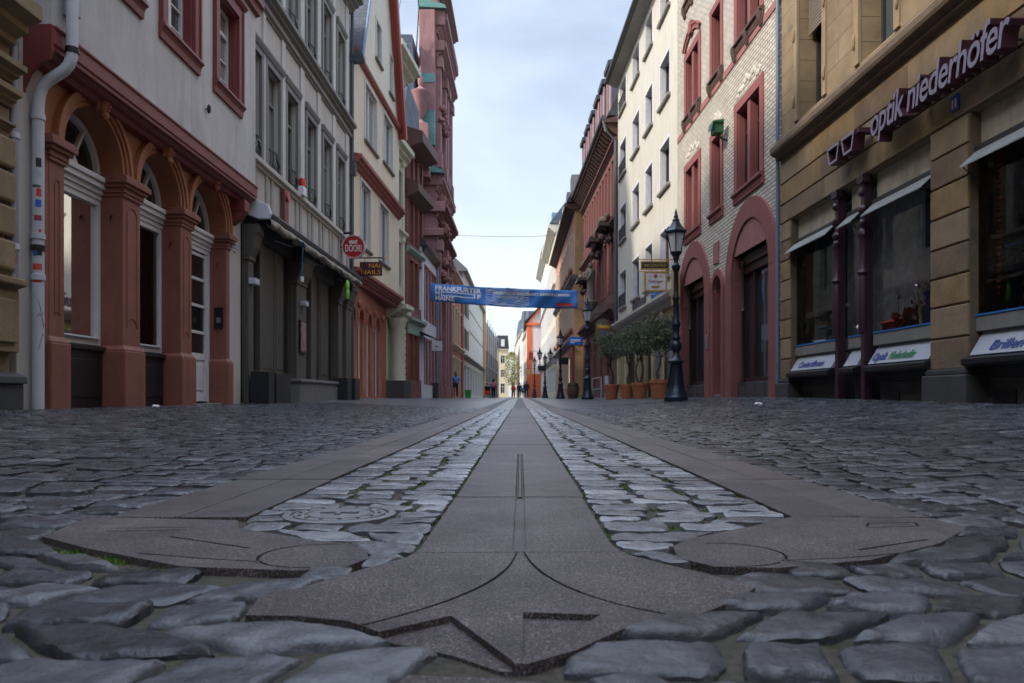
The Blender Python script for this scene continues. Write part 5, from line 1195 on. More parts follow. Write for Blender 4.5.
for i, (Y, z, s, lb) in enumerate(((9.62, 1.3, .03, 'white ball below the driftwood'), (10.02, 1.62, .028, 'white ball hanging above the driftwood'), (9.4, 1.45, .028, 'pale ball beside the blue bag'))):
    o = MB().ball((0, 0, 0), s, 10, 8).build('display_ball', M_flow, smooth=True, loc=(*place(Y, .15), z)); tag(o, lb + ' in the optician window', 'ball')
    MB().tube([(0, 0, 0), (0, 0, 1.19-z)], .003, 4).build('pin', M_dfr, o)
po = gthing('poster', 'white poster with a brown oval emblem behind the wide optician window', 'poster', 9.38, .55, 1.62)
MB().box(-.42, .36, -.01, .01, 0, .55).build('sheet', plain('white poster card', (.62, .62, .62), .6, bmp=0), po)
m = MB(); m.add([(.05+.15*math.cos(2*math.pi*k/24), -.014, .12+.05*math.sin(2*math.pi*k/24)) for k in range(24)], [tuple(range(24))]); m.build('oval_emblem', plain('dark brown ink', (.05, .02, .015), .5, bmp=0), po)
MB().box(-.15, .3, -.016, -.012, .26, .31).build('gold_line', plain('gold ink', (.4, .26, .1), .5, bmp=0), po)
pb = gthing('banner_poster', 'dark poster hanging above the white poster in the optician window', 'poster', 9.3, .6, 2.2); MB().box(-.35, .35, -.01, .01, 0, .75).build('sheet', plain('dark blue poster', (.012, .018, .03), .4), pb)
cu = gthing('curtain', 'teal curtain strip behind the left optician window', 'curtain', 12.05, .7, 1.2); m = MB(); n = 12
m.add([(x, .02*math.sin(k*1.9), z) for k in range(n+1) for x in (-.15+.3*k/n,) for z in (0, 1.75)], [(2*k, 2*k+2, 2*k+3, 2*k+1) for k in range(n)]); m.build('cloth', M_tealc, cu, smooth='all')
hs = gthing('display_house', 'small blue model kiosk with white balls in the left optician window', 'model', 12.35, .3, 1.19)
MB().box(-.14, .14, -.06, .06, .03, .2).build('body', plain('deep blue paint', (.01, .05, .2), .5), hs); MB().box(-.2, .2, -.09, .09, .22, .25).build('roof', plain('pale blue paint', (.2, .4, .55), .5), hs); MB().box(-.22, .22, -.1, .1, 0, .03).build('base', M_sgn, hs)
f2 = gthing('flower_display', 'white blossom and brown twigs at the right end of the left optician window', 'flowers', 11.9, .3, 1.19); blossoms(f2, 30, .06, .35, .3); m = MB()
for k in range(6): m.tube([(random.uniform(-.05, .05), 0, 0), (random.uniform(-.05, .05), 0, .25), (random.uniform(-.1, .1), 0, .5)], .014, 6)
m.build('twig', M_wood, f2)
f3 = gthing('flower_display', 'low white blossom bunch in the narrow middle optician window', 'flowers', 11.05, .25, 1.19); blossoms(f3, 14, .09, .08, .07)
for i, (Y, z) in enumerate(((12.7, 1.23), (12.6, 1.47), (12.5, 1.55), (12.05, 1.24), (11.95, 1.5))):
    o = MB().ball((0, 0, 0), .028, 10, 8).build('display_ball', plain('pale blue balls', (.3, .5, .62), .5), smooth=True, loc=(*place(Y, .15), z)); tag(o, 'pale blue ball on show in the left optician window', 'ball', 'pale blue balls in the left optician window')
    MB().tube([(0, 0, 0), (0, 0, 1.19-z)], .003, 4).build('pin', M_dfr, o)
rk = gthing('glasses_rack', 'dark rack with rows of small amber and red spectacles behind the Brillen sign', 'rack', 7.35, .5, 1.19)
m = MB(); m.box(-.45, .45, -.02, .02, 0, .62); m.build('board', M_black, rk)
for r_ in range(4):
    m = MB(); m.box(-.44, .44, -.06, -.02, .1+r_*.14, .115+r_*.14); m.build('shelf', M_dfr, rk)
    m = MB()
    for k in range(12): m.ball((-.4+k*.072, -.045, .135+r_*.14), (.022, .01, .016), 6, 4)
    m.build('spectacles', plain('amber frames', (.3, .09, .03), .3, var=.7, scale=12), rk)
ro = gthing('rolled_banner', 'blue and red striped flat bar on the shelf behind the Brillen sign', 'display', 7.5, .35, 1.86); m = MB(); m.box(-.4, .4, -.08, .08, 0, .02); m.build('plate', M_sill, ro); MB().box(-.1, .2, -.085, -.08, .0, .03).build('red_edge', M_redb, ro)
on = gthing('neon_script', 'vertical line of small orange letters behind the glass at the right pier', 'lettering', 8.12, .35, 1.4)
m = MB()
for k in range(26): m.box(-.015-.01*(k % 3), .015+.012*((k*7) % 3), -.004, .004, k*.06, k*.06+.03)
m.build('orange_mark', plain('orange film lettering', (.45, .09, .02), .5), on)

# ---------- unseen house added behind the viewpoint to block sky light from the rear
rh = Bld('rear_sky_blocker', 'plain grey plastered house added out of view behind the viewpoint to block rear sky light', (6.0, -12.6), (-6.0, -12.6))
simple(rh, 12, 14, M_pgrey, grid(12, 6, 1.0, ((1, 3), (5, 7), (8.6, 10.6)), .4), M_white, M_mgrey, sur=.1, back=6)
# ---------- white brick house
r2 = rb('white_brick_house', 'cream glazed brick house with dark red sandstone arches and window surrounds', 21.6, 13.80)
V_ = lambda Y: 21.6 - Y
M_brick = brickmat('cream glazed bricks', (.50, .455, .36), (.66, .62, .53), (.13, .10, .075), .25, .079, .011, .45, 1.0, var=.14)
M_rst = plain('dark red sandstone paint', (.235, .075, .068), .75, var=.14, scale=2.5, dirt=.25, bmp=.25)
M_rpk = plain('faded pink red stone', (.30, .125, .115), .8, var=.15, scale=3, dirt=.3)
M_sbr = plain('brown carved sill', (.085, .048, .036), .8, var=.3)
A1 = (V_(16.6), V_(14.3), 15.45); A2 = (V_(21.02), V_(18.72), 19.87); Dr = (V_(18.02), V_(17.34))
winl = [(V_(20.62), V_(19.35), 2), (V_(18.15), V_(17.45), 1), (V_(16.25), V_(14.85), 2)]
ops = [(A1[0], A1[1], -.1, 3.34), (A2[0], A2[1], -.1, 3.34), (Dr[0], Dr[1], -.1, 3.14, .34)]
wo = [(a, c, z0, z1, n) for a, c, n in winl for z0, z1 in ((4.72, 6.45), (7.95, 9.5), (11.1, 12.7))]
m = MB(); wall(m, 0, r2.L, -.1, 14, ops+[q[:4] for q in wo], depth=.42); shell(m, 0, r2.L, -.1, 14); m.build('wall', M_brick, r2.o)
for x0, x1, Yc in (A1, A2):
    c = V_(Yc); pr = -.05; z0 = 2.8; r0, r1 = 1.15, 1.55
    m = MB(); m.arch(c, z0, 1.15, 1.58, pr, .03, n=28); m.box(c-1.58, c-1.142, pr, .44, -.1, z0); m.box(c+1.142, c+1.58, pr, .44, -.1, z0)
    a = m.build('arch_surround', M_rst, r2.o, bevel=.01)
    # tympanum over the lintel
    n = 20; t0 = math.asin(.54/1.15); pts = [(c+1.15*math.cos(t0+(math.pi-2*t0)*i/n), z0+1.15*math.sin(t0+(math.pi-2*t0)*i/n)) for i in range(n+1)]
    m = MB(); m.prismy(pts, -.012, .44); m.prismy([(c-1.15, z0), (c-1.015, 3.34), (c-1.15, 3.34)], -.0, .44); m.prismy([(c+1.15, z0), (c+1.15, 3.34), (c+1.015, 3.34)], -.0, .44); m.build('tympanum', M_rpk, r2.o)
    m = MB(); m.box(c-1.148, c+1.148, .34, .44, -.1, 3.335); m.build('shop_back_frame', M_black, r2.o)
    # recessed shop front: basalt base, glass, frames, brass column
    m = MB(); m.box(x0, x1-.35, .10, .34, -.1, .60); m.build('stall_riser', M_basalt, r2.o, bevel=.01)
    for fx in (.25, .5, .75): m = MB(); m.box(x0+(x1-x0)*fx-.004, x0+(x1-x0)*fx+.004, .092, .101, .0, .58); m.build('stone_joint', M_black, r2.o)
    m = MB(); m.quad((x0+.04, .28, .62), (x1-.4, .28, .62), (x1-.4, .28, 2.95), (x0+.04, .28, 2.95)); m.build('shop_pane', glassmat('street shop glass', (.02, .03, .04), .02), r2.o)
    m = MB()
    for a_, b_ in ((x0, x0+.06), (x1-.46, x1-.38), (x0+.75, x0+.80), (x1-.06, x1)): m.box(a_, b_, .2, .32, .6 if a_ < x1-.1 else -.1, 3.1)
    m.box(x0+.06, x1-.46, .2, .32, .6, .70); m.box(x0, x1, .18, .33, 2.95, 3.12); m.box(x0, x1, .12, .33, 3.12, 3.32); m.build('shop_frame', plain('dark red brown shop frame', (.04, .015, .014), .45), r2.o, bevel=.006)
    m = MB(); m.lathe(c-.75, .10, [(.05, .6), (.05, .7), (.032, .75), (.030, 2.1), (.06, 2.14), (.03, 2.2), (.03, 3.05), (.07, 3.15), (.07, 3.2)], 12); m.build('slim_column', plain('dark bronze', (.05, .035, .03), .4, .6), r2.o, smooth=True)
m = MB(); c = (Dr[0]+Dr[1])/2; m.arch(c, 2.8, .34, .50, -.05, .03, n=18); m.arch(c, 2.8, .332, .345, .03, .44, n=18); m.box(c-.5, c-.332, -.05, .44, -.1, 2.8); m.box(c+.332, c+.5, -.05, .44, -.1, 2.8); m.build('door_surround', M_rst, r2.o, bevel=.01)
m = MB(); m.box(c-.34, c+.34, .36, .43, .3, 3.14); d = m.build('door', plain('dark red door', (.07, .02, .018), .5), r2.o); m = MB(); m.box(c-.2, c+.2, .345, .36, 1.2, 2.7); m.build('glass', plain('amber door glass', (.35, .10, .02), .25, bmp=0), d)
m = MB(); m.ball((c-.27, .33, 1.25), .03, 8, 6); m.build('handle', plain('brass', (.5, .35, .12), .3, .8, bmp=0), d, smooth=True)
m = MB(); m.box(c-.4, c+.4, .0, .44, -.1, .34); m.build('doorstep', M_mgrey, r2.o, bevel=.01)
m = MB(); m.box(V_(18.0), V_(17.6), -.03, .02, 3.45, 3.95); 
m.build('stone_panel', M_rpk, r2.o)
m = MB(); m.box(V_(18.44), V_(18.34), -.09, -.052, 1.45, 1.8); m.build('intercom', M_zinc, r2.o, bevel=.01)
for a, c, z0, z1, n in wo:
    sw = .20 if n == 2 else .17
    w = window(r2, a, c, z0, z1, y=.19, fm=plain('dark brown casement', (.035, .02, .018), .5), sm=M_rst, sur=sw, proj=.03, mull=n-1, bars=(.72,), midpost=.5 if n == 2 else None, deep=True)
    m = MB()
    for k in range(int((c-a+.3)/.06)): m.box(a-.15+k*.06, a-.12+k*.06, -.055, -.03, z0-.2, z0-.12)
    m.run(a-sw-.02, c+sw+.02, [(.02, z0-.26), (-.04, z0-.25), (-.05, z0-.1), (-.10, z0-.08), (-.10, z0-.02), (.15, z0+.005)]); m.build('sill', M_rst if z0 < 5 else M_sbr, w, bevel=.006)
    if z0 > 7:
        for x in ((a-.2, a-.02), (c+.02, c+.2)) + (((((a+c)/2-.08), ((a+c)/2+.08)),) if n == 2 else ()): m = MB(); m.run(x[0], x[1], [(.02, z0-.38), (-.04, z0-.37), (-.09, z0-.25), (-.12, z0-.10), (.02, z0-.10)]); m.build('sill_bracket', M_sbr, w, bevel=.02)
    if 7 < z0 < 9 and n == 2:
        m = MB(); mid = (a+c)/2; m.arch(mid, z1-.55, 1.05, 1.17, -.05, .02, R(48), R(132), 14); m.arch(mid, z1-.55, 1.17, 1.23, -.08, .02, R(46), R(134), 14); m.box(mid-.12, mid+.12, -.10, .02, z1+.45, z1+.78); m.build('pediment', M_rst, w, bevel=.01)
    # the stone relief panels over the first-floor windows
    if z0 < 5:
        m = MB(); mid = (a+c)/2
        for k in range(16): m.ball((mid+(k-7.5)/8*(c-a)*.52, -.005, z1+.33+.06*math.sin(k*1.3)+.16*math.sin(math.pi*k/15)), (.07, .02, .06), 7, 5, .2)
        m.build('relief', plain('cream relief', (.55, .51, .43), .8), w, smooth=True)
m = MB(); m.box(0, r2.L, -.022, .01, 7.56, 7.72); m.build('string_course', M_rpk, r2.o)
m = MB(); m.tube([(r2.L+.0, -.06, .2), (r2.L+.0, -.06, 14)], .035, 10); m.build('drain_pipe', plain('blue grey pipe', (.12, .17, .24), .5), r2.o, smooth=True)
gf = thing('bracket_floodlight', 'small green floodlight on a bracket on the cream brick wall', 'lamp', (XF(17.0)-.0, 17.0, 6.25), r2.o.rotation_euler.z)
M_grn = plain('dark green enamel', (.015, .09, .04), .5); m = MB(); m.box(-.14, .14, -.34, -.12, -.02, .2); m.run(-.18, .18, [(-.12, .2), (-.36, .2), (-.4, .05), (-.36, .24), (-.12, .27)]); m.build('lamp_head', M_grn, gf, bevel=.02); MB().tube([(0, .0, -.15), (0, -.12, -.12), (0, -.2, 0)], .025, 8).build('bracket', M_grn, gf)

# ---------- cream plain house
r3 = rb('cream_plain_house', 'tall plain cream house with grey sills and a grey tiled eave', 32.2, 21.64)
T_ = lambda Y: 32.2 - Y
M_crm = plain('cream render', (.52, .50, .43), .85, var=.07, scale=.9, dirt=.4)
cols = [(31.75, 30.15, 1), (28.85, 27.35, 0), (26.35, 25.05, 0), (24.0, 22.55, 0)]
ops = [(T_(a)+.08, T_(c)-.08, z0, z1, k) for a, c, k in cols for z0, z1 in ((3.98, 5.45), (6.75, 8.15), (9.45, 10.8), (12.15, 13.3))]
ops = [(a, c, z0, z1, k) for a, c, z0, z1, k in ops]
m = MB(); wall(m, 0, r3.L, 3.3, 13.75, [q[:4] for q in ops], depth=.26); shell(m, 0, r3.L, -.1, 13.75, back=8); m.build('wall', M_crm, r3.o)
M_gsur = plain('white grey window band', (.56, .57, .60), .7)
for a, c, z0, z1, k in ops:
    w = window(r3, a, c, z0, z1, y=.22, fm=plain('brown casement', (.06, .03, .025), .5), sm=M_gsur, sur=.09, proj=.012, mull=1, bars=(), glass=GL2, sill=.10, sillm=plain('grey stone sill', (.24, .23, .20), .7), deep=True)
    if k:
        m = MB()
        for i in range(10): x = a+.04+(c-a-.08)*i/9; m.tube([(x, -.06, z0+.03), (x, -.06, z0+.5)], .012, 5)
        m.tube([(a, -.06, z0+.5), (c, -.06, z0+.5)], .022, 6); m.build('railing', M_iron2, w)
m = MB(); m.run(-.1, r3.L, [(.05, 13.55), (-.42, 13.72), (-.42, 13.76), (.05, 13.8)]); m.build('soffit', plain('grey soffit', (.30, .29, .26), .7), r3.o)
m = MB(); m.tube([(-.1, -.50, 13.80), (r3.L, -.50, 13.80)], .09, 10); m.build('gutter', plain('dark grey gutter', (.07, .075, .085), .5), r3.o, smooth=True)
m = MB(); m.run(-.1, r3.L, [(-.5, 13.82), (-.5, 13.92), (3.5, 17), (8, 13.9)]); m.build('roof', M_slate, r3.o)
M_ochw = plain('ochre painted shop wall', (.28, .215, .10), .8, var=.1, dirt=.3)
m = MB(); wall(m, 0, r3.L, -.1, 3.3, [(T_(30.5), T_(28), -.05, 2.6), (T_(27), T_(25.2), -.05, 2.6), (T_(23.9), T_(22.1), -.05, 2.6)], depth=.3); m.build('shop_wall', M_ochw, r3.o)
m = MB(); m.run(-.0, r3.L, [(.02, 2.98), (-.06, 3.0), (-.10, 3.12), (-.24, 3.2), (-.30, 3.3), (-.30, 3.38), (.02, 3.48)]); m.build('fascia_cornice', M_pgrey, r3.o, bevel=.008)
for x in (.1, 2.0, 4.45, 6.0, 7.2, 8.5): m = MB(); m.box(x, x+.3, -.07, .02, -.1, 2.95); m.build('pilaster', plain('pale ochre pilaster', (.42, .36, .22), .8), r3.o, bevel=.01)
m = MB()
for k in range(34): m.run(T_(23.9), T_(22.1), [(.24, 2.6-k*.08), (.20, 2.58-k*.08), (.20, 2.54-k*.08), (.24, 2.52-k*.08)])
m.build('roller_shutter', plain('white roller shutter', (.55, .57, .6), .5), r3.o)
for a, c in ((30.5, 28), (27, 25.2)): m = MB(); m.box(T_(a), T_(c), .2, .3, -.1, 2.6); m.build('shop_window', GL, r3.o)
m = MB(); m.box(8.4, 8.6, -.16, -.07, 1.0, 1.7); m.build('letter_box', plain('blue grey letter box', (.2, .24, .36), .5), r3.o, bevel=.01)
bs = thing('blue_shop_sign', 'blue board with pale wave lines above the cream shop fascia', 'sign', r3.o.location, r3.o.rotation_euler.z)
m = MB(); m.box(T_(24.9), T_(23.3), -.10, -.02, 3.5, 4.05); m.build('board', plain('blue sign board', (.015, .10, .30), .5), bs, bevel=.01)
m = MB()
for k in range(3): m.tube([(T_(24.8)+i*.1, -.105, 3.62+k*.13+.03*math.sin(i*.9+k)) for i in range(15)], .012, 5)
m.build('wave_line', plain('pale blue line', (.2, .4, .6), .5), bs)
fl_ = thing('wall_lettering', 'row of dark italic letters on the cream wall beside the blue board', 'lettering', r3.o.location, r3.o.rotation_euler.z)
M_dl = plain('dark plum letters', (.10, .07, .10), .5)
lettering('Boutique', fl_, M_dl, T_(28.6), -.03, 3.52, .62, width=2.4, extrude=.02, shear=.2, name='lettering', offset=.012)

# ---------- red sandstone house with dormers and statue
r4 = rb('red_sandstone_house', 'dark red sandstone house with dormers, carved balcony and statue', 45.2, 32.25)
Q_ = lambda Y: 45.2 - Y
M_rss = plain('dark red carved sandstone', (.125, .06, .052), .85, var=.25, scale=2, dirt=.45, bmp=.4)
ops = [(x, x+.62, z0, z1) for z0, z1 in ((5.0, 7.4), (8.4, 10.8)) for x in [.5+i*1.0 for i in range(12)]] + [(x, x+1.3, .8, 3.3) for x in (.7, 2.9, 5.1, 7.5, 9.7)]
m = MB(); wall(m, 0, r4.L, -.1, 12.2, ops, depth=.28); shell(m, 0, r4.L, -.1, 12.2); m.build('wall', M_rss, r4.o)
for q in ops: window(r4, *q, y=.25, fm=M_oxred, sm=plain('worn red surround', (.22, .09, .08), .8), sur=.09, proj=.06, mull=1 if q[1]-q[0] > 1 else 0, bars=(.7,))
for z0, z1, p in ((3.8, 4.35, .4), (7.75, 8.1, .25), (11.2, 11.5, .2)): m = MB(); m.run(-.0, r4.L, cornice_prof(z0, z1, p, 3)); m.build('cornice', M_rss, r4.o)
for i in range(26): m = MB(); x = .15+i*.5; m.run(x, x+.2, [(.02, 11.55), (-.25, 11.75), (-.5, 12.0), (-.5, 12.1), (.02, 12.1)]); m.build('eaves_bracket', M_sbr, r4.o)
m = MB(); m.run(-.3, r4.L, [(.02, 12.1), (-.58, 12.1), (-.6, 12.2), (.02, 12.4)]); m.build('eaves', M_sbr, r4.o)
m = MB(); m.tube([(-.3, -.64, 12.3), (r4.L, -.64, 12.3)], .10, 10); m.tube([(r4.L-.1, -.64, 12.3), (r4.L-.05, -.5, 11.7), (r4.L+.0, -.1, 11.3), (r4.L+.0, -.1, 3)], .07, 8); m.build('gutter', plain('dark grey gutter', (1,)*3), r4.o, smooth=True)
m = MB(); m.run(0, r4.L, [(-.45, 12.4), (1.1, 15.6), (5, 16.5), (8, 12.4)]); m.build('roof', M_slate, r4.o)
for i, x in enumerate((1.2, 3.2, 5.2, 7.2, 9.0, 11.0)):
    m = MB(); m.box(x, x+1.1, -.15, 1.4, 12.5, 14.9); d = m.build('dormer', plain('slate grey dormer cheek', (.10, .10, .12), .6), r4.o)
    m = MB(); m.run(x-.12, x+1.22, [(-.3, 14.9), (-.32, 15.1), (1.4, 15.5), (1.4, 14.9)]); m.build('dormer_roof', M_slate, d)
    m = MB(); m.box(x+.0, x+.16, -.2, -.14, 12.6, 14.8); m.box(x+.94, x+1.1, -.2, -.14, 12.6, 14.8); m.build('dormer_post', plain('pink dormer post', (.42, .25, .24), .7), d)
    m = MB(); m.box(x+.2, x+.9, -.16, -.13, 12.8, 14.6); m.build('dormer_window', GL, d)
for z in range(17): m = MB(); m.box(r4.L-.45, r4.L+.0, -.05, .02, 4.5+z*.4, 4.86+z*.4); m.build('quoin', M_sandp, r4.o, bevel=.02)
for x0, z0 in ((7.2, 7.9), (2.2, 6.8), (10.6, 7.9)):
    m = MB()
    for k in range(34): m.ball((x0+random.uniform(0, 1.3), -random.uniform(.05, .5), z0+random.uniform(-.7, .5)), random.uniform(.07, .17), 10, 8, .12)
    m.box(x0-.1, x0+1.5, -.7, .0, z0-.05, z0+.1); m.build('carved_ornament', plain('dark carved stone', (.10, .065, .055), .85), r4.o, smooth=True)
M_stat = plain('grey statue stone', (.20, .175, .15), .85, var=.25, dirt=.4)
xq = r4.at(592.5, y=-.4); x = xq; m = MB(); m.lathe(x, -.5, [(.12, 4.6), (.30, 4.9), (.34, 5.05), (.30, 5.1)], 12); m.lathe(x, -.5, [(.24, 5.1), (.2, 5.5), (.17, 6.0), (.24, 6.4), (.22, 6.6), (.07, 6.68), (.06, 6.75)], 12); m.ball((x, -.5, 6.88), (.11, .12, .15), 10, 8)
m.tube([(x+.2, -.5, 6.5), (x+.32, -.6, 6.2), (x+.12, -.72, 6.1)], [.07, .06, .045], 8); m.tube([(x-.2, -.5, 6.5), (x-.3, -.55, 6.2), (x-.1, -.7, 6.35)], [.07, .06, .045], 8)
m.build('statue', M_stat, r4.o, smooth=True)
# ---------- ochre brick and red house
r5 = Bld('ochre_brick_house', 'ochre brick house with red and cream front and a dark band wrapping its corner', (3.17, 66), (3.34, 45.6))
M_ob = brickmat('ochre bricks', (.42, .27, .11), (.48, .32, .14), (.28, .2, .12), .25, .08, .008, .8, .4)
rows = [(x, x+.9, z0, z1) for x in [1.0+i*2.1 for i in range(9)] for z0, z1 in ((.8, 3.0), (4.6, 6.9), (8.3, 10.4))]
m = MB(); wall(m, 0, r5.L, -.1, 12, rows, depth=.2); m.build('front_wall', plain('salmon front render', (.52, .26, .17), .8, dirt=.2), r5.o)
m = MB(); m.box(0, r5.L, .21, 6, -.1, 12); m.box(r5.L-.0, r5.L+.006, 0, 6, -.1, 12); m.build('brick_body', M_ob, r5.o)
for q in rows: window(r5, *q, y=.18, fm=M_oxred, sm=plain('cream trim', (1,)*3), sur=.16, proj=.06, mull=1, bars=(.7,))
for z0, z1, p in ((3.5, 3.95, .3), (7.3, 7.75, .28), (11.6, 12.1, .6)):
    m = MB(); m.run(-.1, r5.L+.06, cornice_prof(z0, z1, p, 3)); m.box(r5.L, r5.L+.14, -.1, 6, z0+.1, z1-.05); m.build('band', M_dgrey if z0 < 11 else M_sbr, r5.o)
for x in range(9):
    for z in (3.95, 7.75): m = MB(); m.ball((1.45+x*2.1, -.15, z+.5), (.3, .15, .25), 7, 5, .15); m.build('window_crest', plain('brown crest', (.3, .16, .1), .8), r5.o)
m = MB(); m.run(-.1, r5.L+.2, [(-.5, 12.1), (-.5, 12.2), (1.4, 15.2), (6, 12.2)]); m.build('roof', M_slate, r5.o)
for x in (2, 6, 10, 14, 18): m = MB(); m.box(x, x+1.1, -.1, 1, 12.3, 14.2); m.build('dormer', plain('pale dormer', (.35, .33, .3), .7), r5.o)
m = MB(); m.box(r5.L-3.5, r5.L-.2, -.14, .02, -.1, 3.4); m.box(r5.L-3.0, r5.L-1.4, -.16, -.139, .3, 2.9); m.build('shop_front', plain('red shop front', (.28, .05, .04), .6), r5.o)
m = MB(); m.box(r5.L-2.8, r5.L-1.9, -.17, -.159, .6, 2.7); m.build('shop_window', GL2, r5.o)
# ---------- cream row beyond
M_cr2 = plain('pale cream stone', (.58, .55, .44), .8, var=.08, dirt=.3)
for k, (Ya, Yb, xa, xb, H, mt, lb) in enumerate(((82, 66.2, 3.0, 3.16, 15.6, M_cr2, 'tall pale cream house with heavy cornice beyond the ochre brick house'), (101.5, 82.2, 2.82, 2.99, 16.6, plain('light grey cream stone', (.6, .6, .56), .8, dirt=.3), 'tall off white house just before the orange gabled house'))):
    b = Bld('cream_row_house', lb, (xa, Ya), (xb, Yb))
    simple(b, b.L, H, mt, grid(b.L, 7, 1.0, ((.8, 3.0), (4.4, 6.6), (7.6, 9.7), (10.8, 12.9)), .4), M_white, M_white, sur=.12, glass=GL2, corn=((3.5, 3.9, .35), (10.1, 10.4, .25), (H-.8, H, .7)), back=5)
    m = MB(); m.run(-.1, b.L+.1, [(-.5, H), (-.5, H+.1), (1.4, H+2.6), (5, H)]); m.build('roof', M_slateb, b.o)
    for x in (2, 6, 10): m = MB(); m.box(x, x+1.2, -.1, 1, H+.2, H+2.1); m.build('dormer', plain('blue grey dormer', (.16, .24, .4), .6), b.o)
ob = Bld('orange_gabled_house', 'orange and white gabled house standing end-on in the far street', (.95, 102), (2.95, 102))
m = MB(); m.prismy([(0, 0), (2.0, 0), (2.0, 12.4), (0, 10.4)], .0, 14); m.build('wall', plain('pinkish white render', (.62, .55, .55), .85), ob.o)
M_orp = plain('orange paint', (.60, .13, .04), .7)
m = MB(); m.box(-.02, .68, -.08, .0, -.1, 10.1); m.box(.68, 2.0, -.06, .0, -.1, 3.4); m.build('pillar', M_orp, ob.o); m = MB(); m.prismy([(-.25, 10.05), (2.0, 10.05), (2.0, 10.35), (.25, 10.4), (2.0, 12.3), (2.0, 12.7)], -.25, 0); m.build('gable_frame', M_orp, ob.o)
m = MB(); m.prismy([(-.4, 10.3), (2.1, 12.8), (2.1, 13.0), (-.45, 10.5)], -.4, 14); m.build('roof', M_slate, ob.o)
m = MB(); m.box(-.03, .0, 1, 2, 1, 3); m.build('window', GL, ob.o)
for k, (Ya, Yb, xa, xb, H, c, lb) in enumerate(((134, 117, .55, 1.15, 12.5, (.5, .45, .36), 'narrow beige house just beyond the orange gabled house'), (154, 134.3, -.15, .54, 14.5, (.55, .55, .53), 'off white house with steep blue grey roof in the far street'), (186, 154.3, -1.1, -.16, 15.0, (.62, .58, .48), 'last pale house on the right side of the far street'))):
    b = Bld('far_row_house', lb, (xa, Ya), (xb, Yb)); simple(b, b.L, H-2, plain('far render %d' % k, c, .85), grid(b.L, 6, 1.3, ((.6, 2.9), (4.0, 6.0), (7.2, 9.2)), .3), M_white, M_white, sur=.1, glass=GL, back=4, corn=((H-2.4, H-2, .3),))
    m = MB(); m.prismy([(0, H-2), (b.L, H-2), (b.L, H+1.2), (b.L*.5, H+2.2), (0, H+.6)], .2, 5); m.build('roof', M_slateb, b.o)
sp = Bld('tan_tower_house', 'narrow tan house with pointed roof at the very end of the street', (-1.75, 200), (-.9, 200)); m = MB(); m.prismy([(0, -.1), (.9, -.1), (.9, 10.5), (.45, 14.5), (0, 10.5)], 0, 5); m.build('wall', plain('tan stone', (.42, .32, .2), .85), sp.o)
m = MB(); m.box(.3, .6, -.04, 0, 5, 6.5); m.build('window', GL, sp.o)
# ================================================================== STREET FURNITURE
M_lamp = plain('blue black lamp paint', (.012, .022, .036), .32, .2, var=.15, scale=12, bmp=.15)
M_lgl = None
def lampglass():
    m, nt, N, L, P = newmat('frosted lantern glass'); P.inputs['Base Color'].default_value = (.72, .73, .72, 1); P.inputs['Roughness'].default_value = .15; P.inputs['Alpha'].default_value = .62
    return m
M_lgl = lampglass()
def lantern(parent, x, y, z, s=1.0):
    m = MB(); k = 6
    def ring(r, zz): return [(x+r*s*math.cos(2*math.pi*i/k+.3), y+r*s*math.sin(2*math.pi*i/k+.3), z+zz*s) for i in range(k)]
    m.lathe(x, y, [(.05*s, z-.10*s), (.10*s, z-.04*s), (.13*s, z), (.13*s, z+.02*s)], 12)
    a, b = ring(.125, .02), ring(.215, .42)
    for p, q in zip(a, b): m.tube([p, q], .010*s, 5)
    m.lathe(x, y, [(.225*s, z+.41*s), (.245*s, z+.43*s), (.245*s, z+.47*s), (.19*s, z+.52*s), (.13*s, z+.60*s), (.085*s, z+.68*s), (.085*s, z+.72*s), (.05*s, z+.76*s), (.055*s, z+.80*s), (.03*s, z+.84*s), (.035*s, z+.87*s), (.004*s, z+.97*s)], k, rot=.3)
    for i in range(k):
        q = ring(.25, .45)[i]; m.tube([q, (q[0]+(q[0]-x)*.10, q[1]+(q[1]-y)*.10, q[2]+.06*s)], [.016*s, .006*s], 5)
    h = m.build('lantern', M_lamp, parent, bevel=0)
    g_ = MB()
    a, b = ring(.118, .02), ring(.208, .42)
    for i in range(k): j = (i+1) % k; g_.quad(a[i], a[j], b[j], b[i])
    g_.build('glass', M_lgl, h, uv=False); g_ = MB(); g_.lathe(x, y, [(.03*s, z+.1*s), (.05*s, z+.16*s), (.05*s, z+.32*s), (.03*s, z+.36*s)], 10); g_.lathe(x, y, [(.015*s, z+.0), (.015*s, z+.1*s)], 6); g_.build('burner', M_zinc, h, smooth=True)
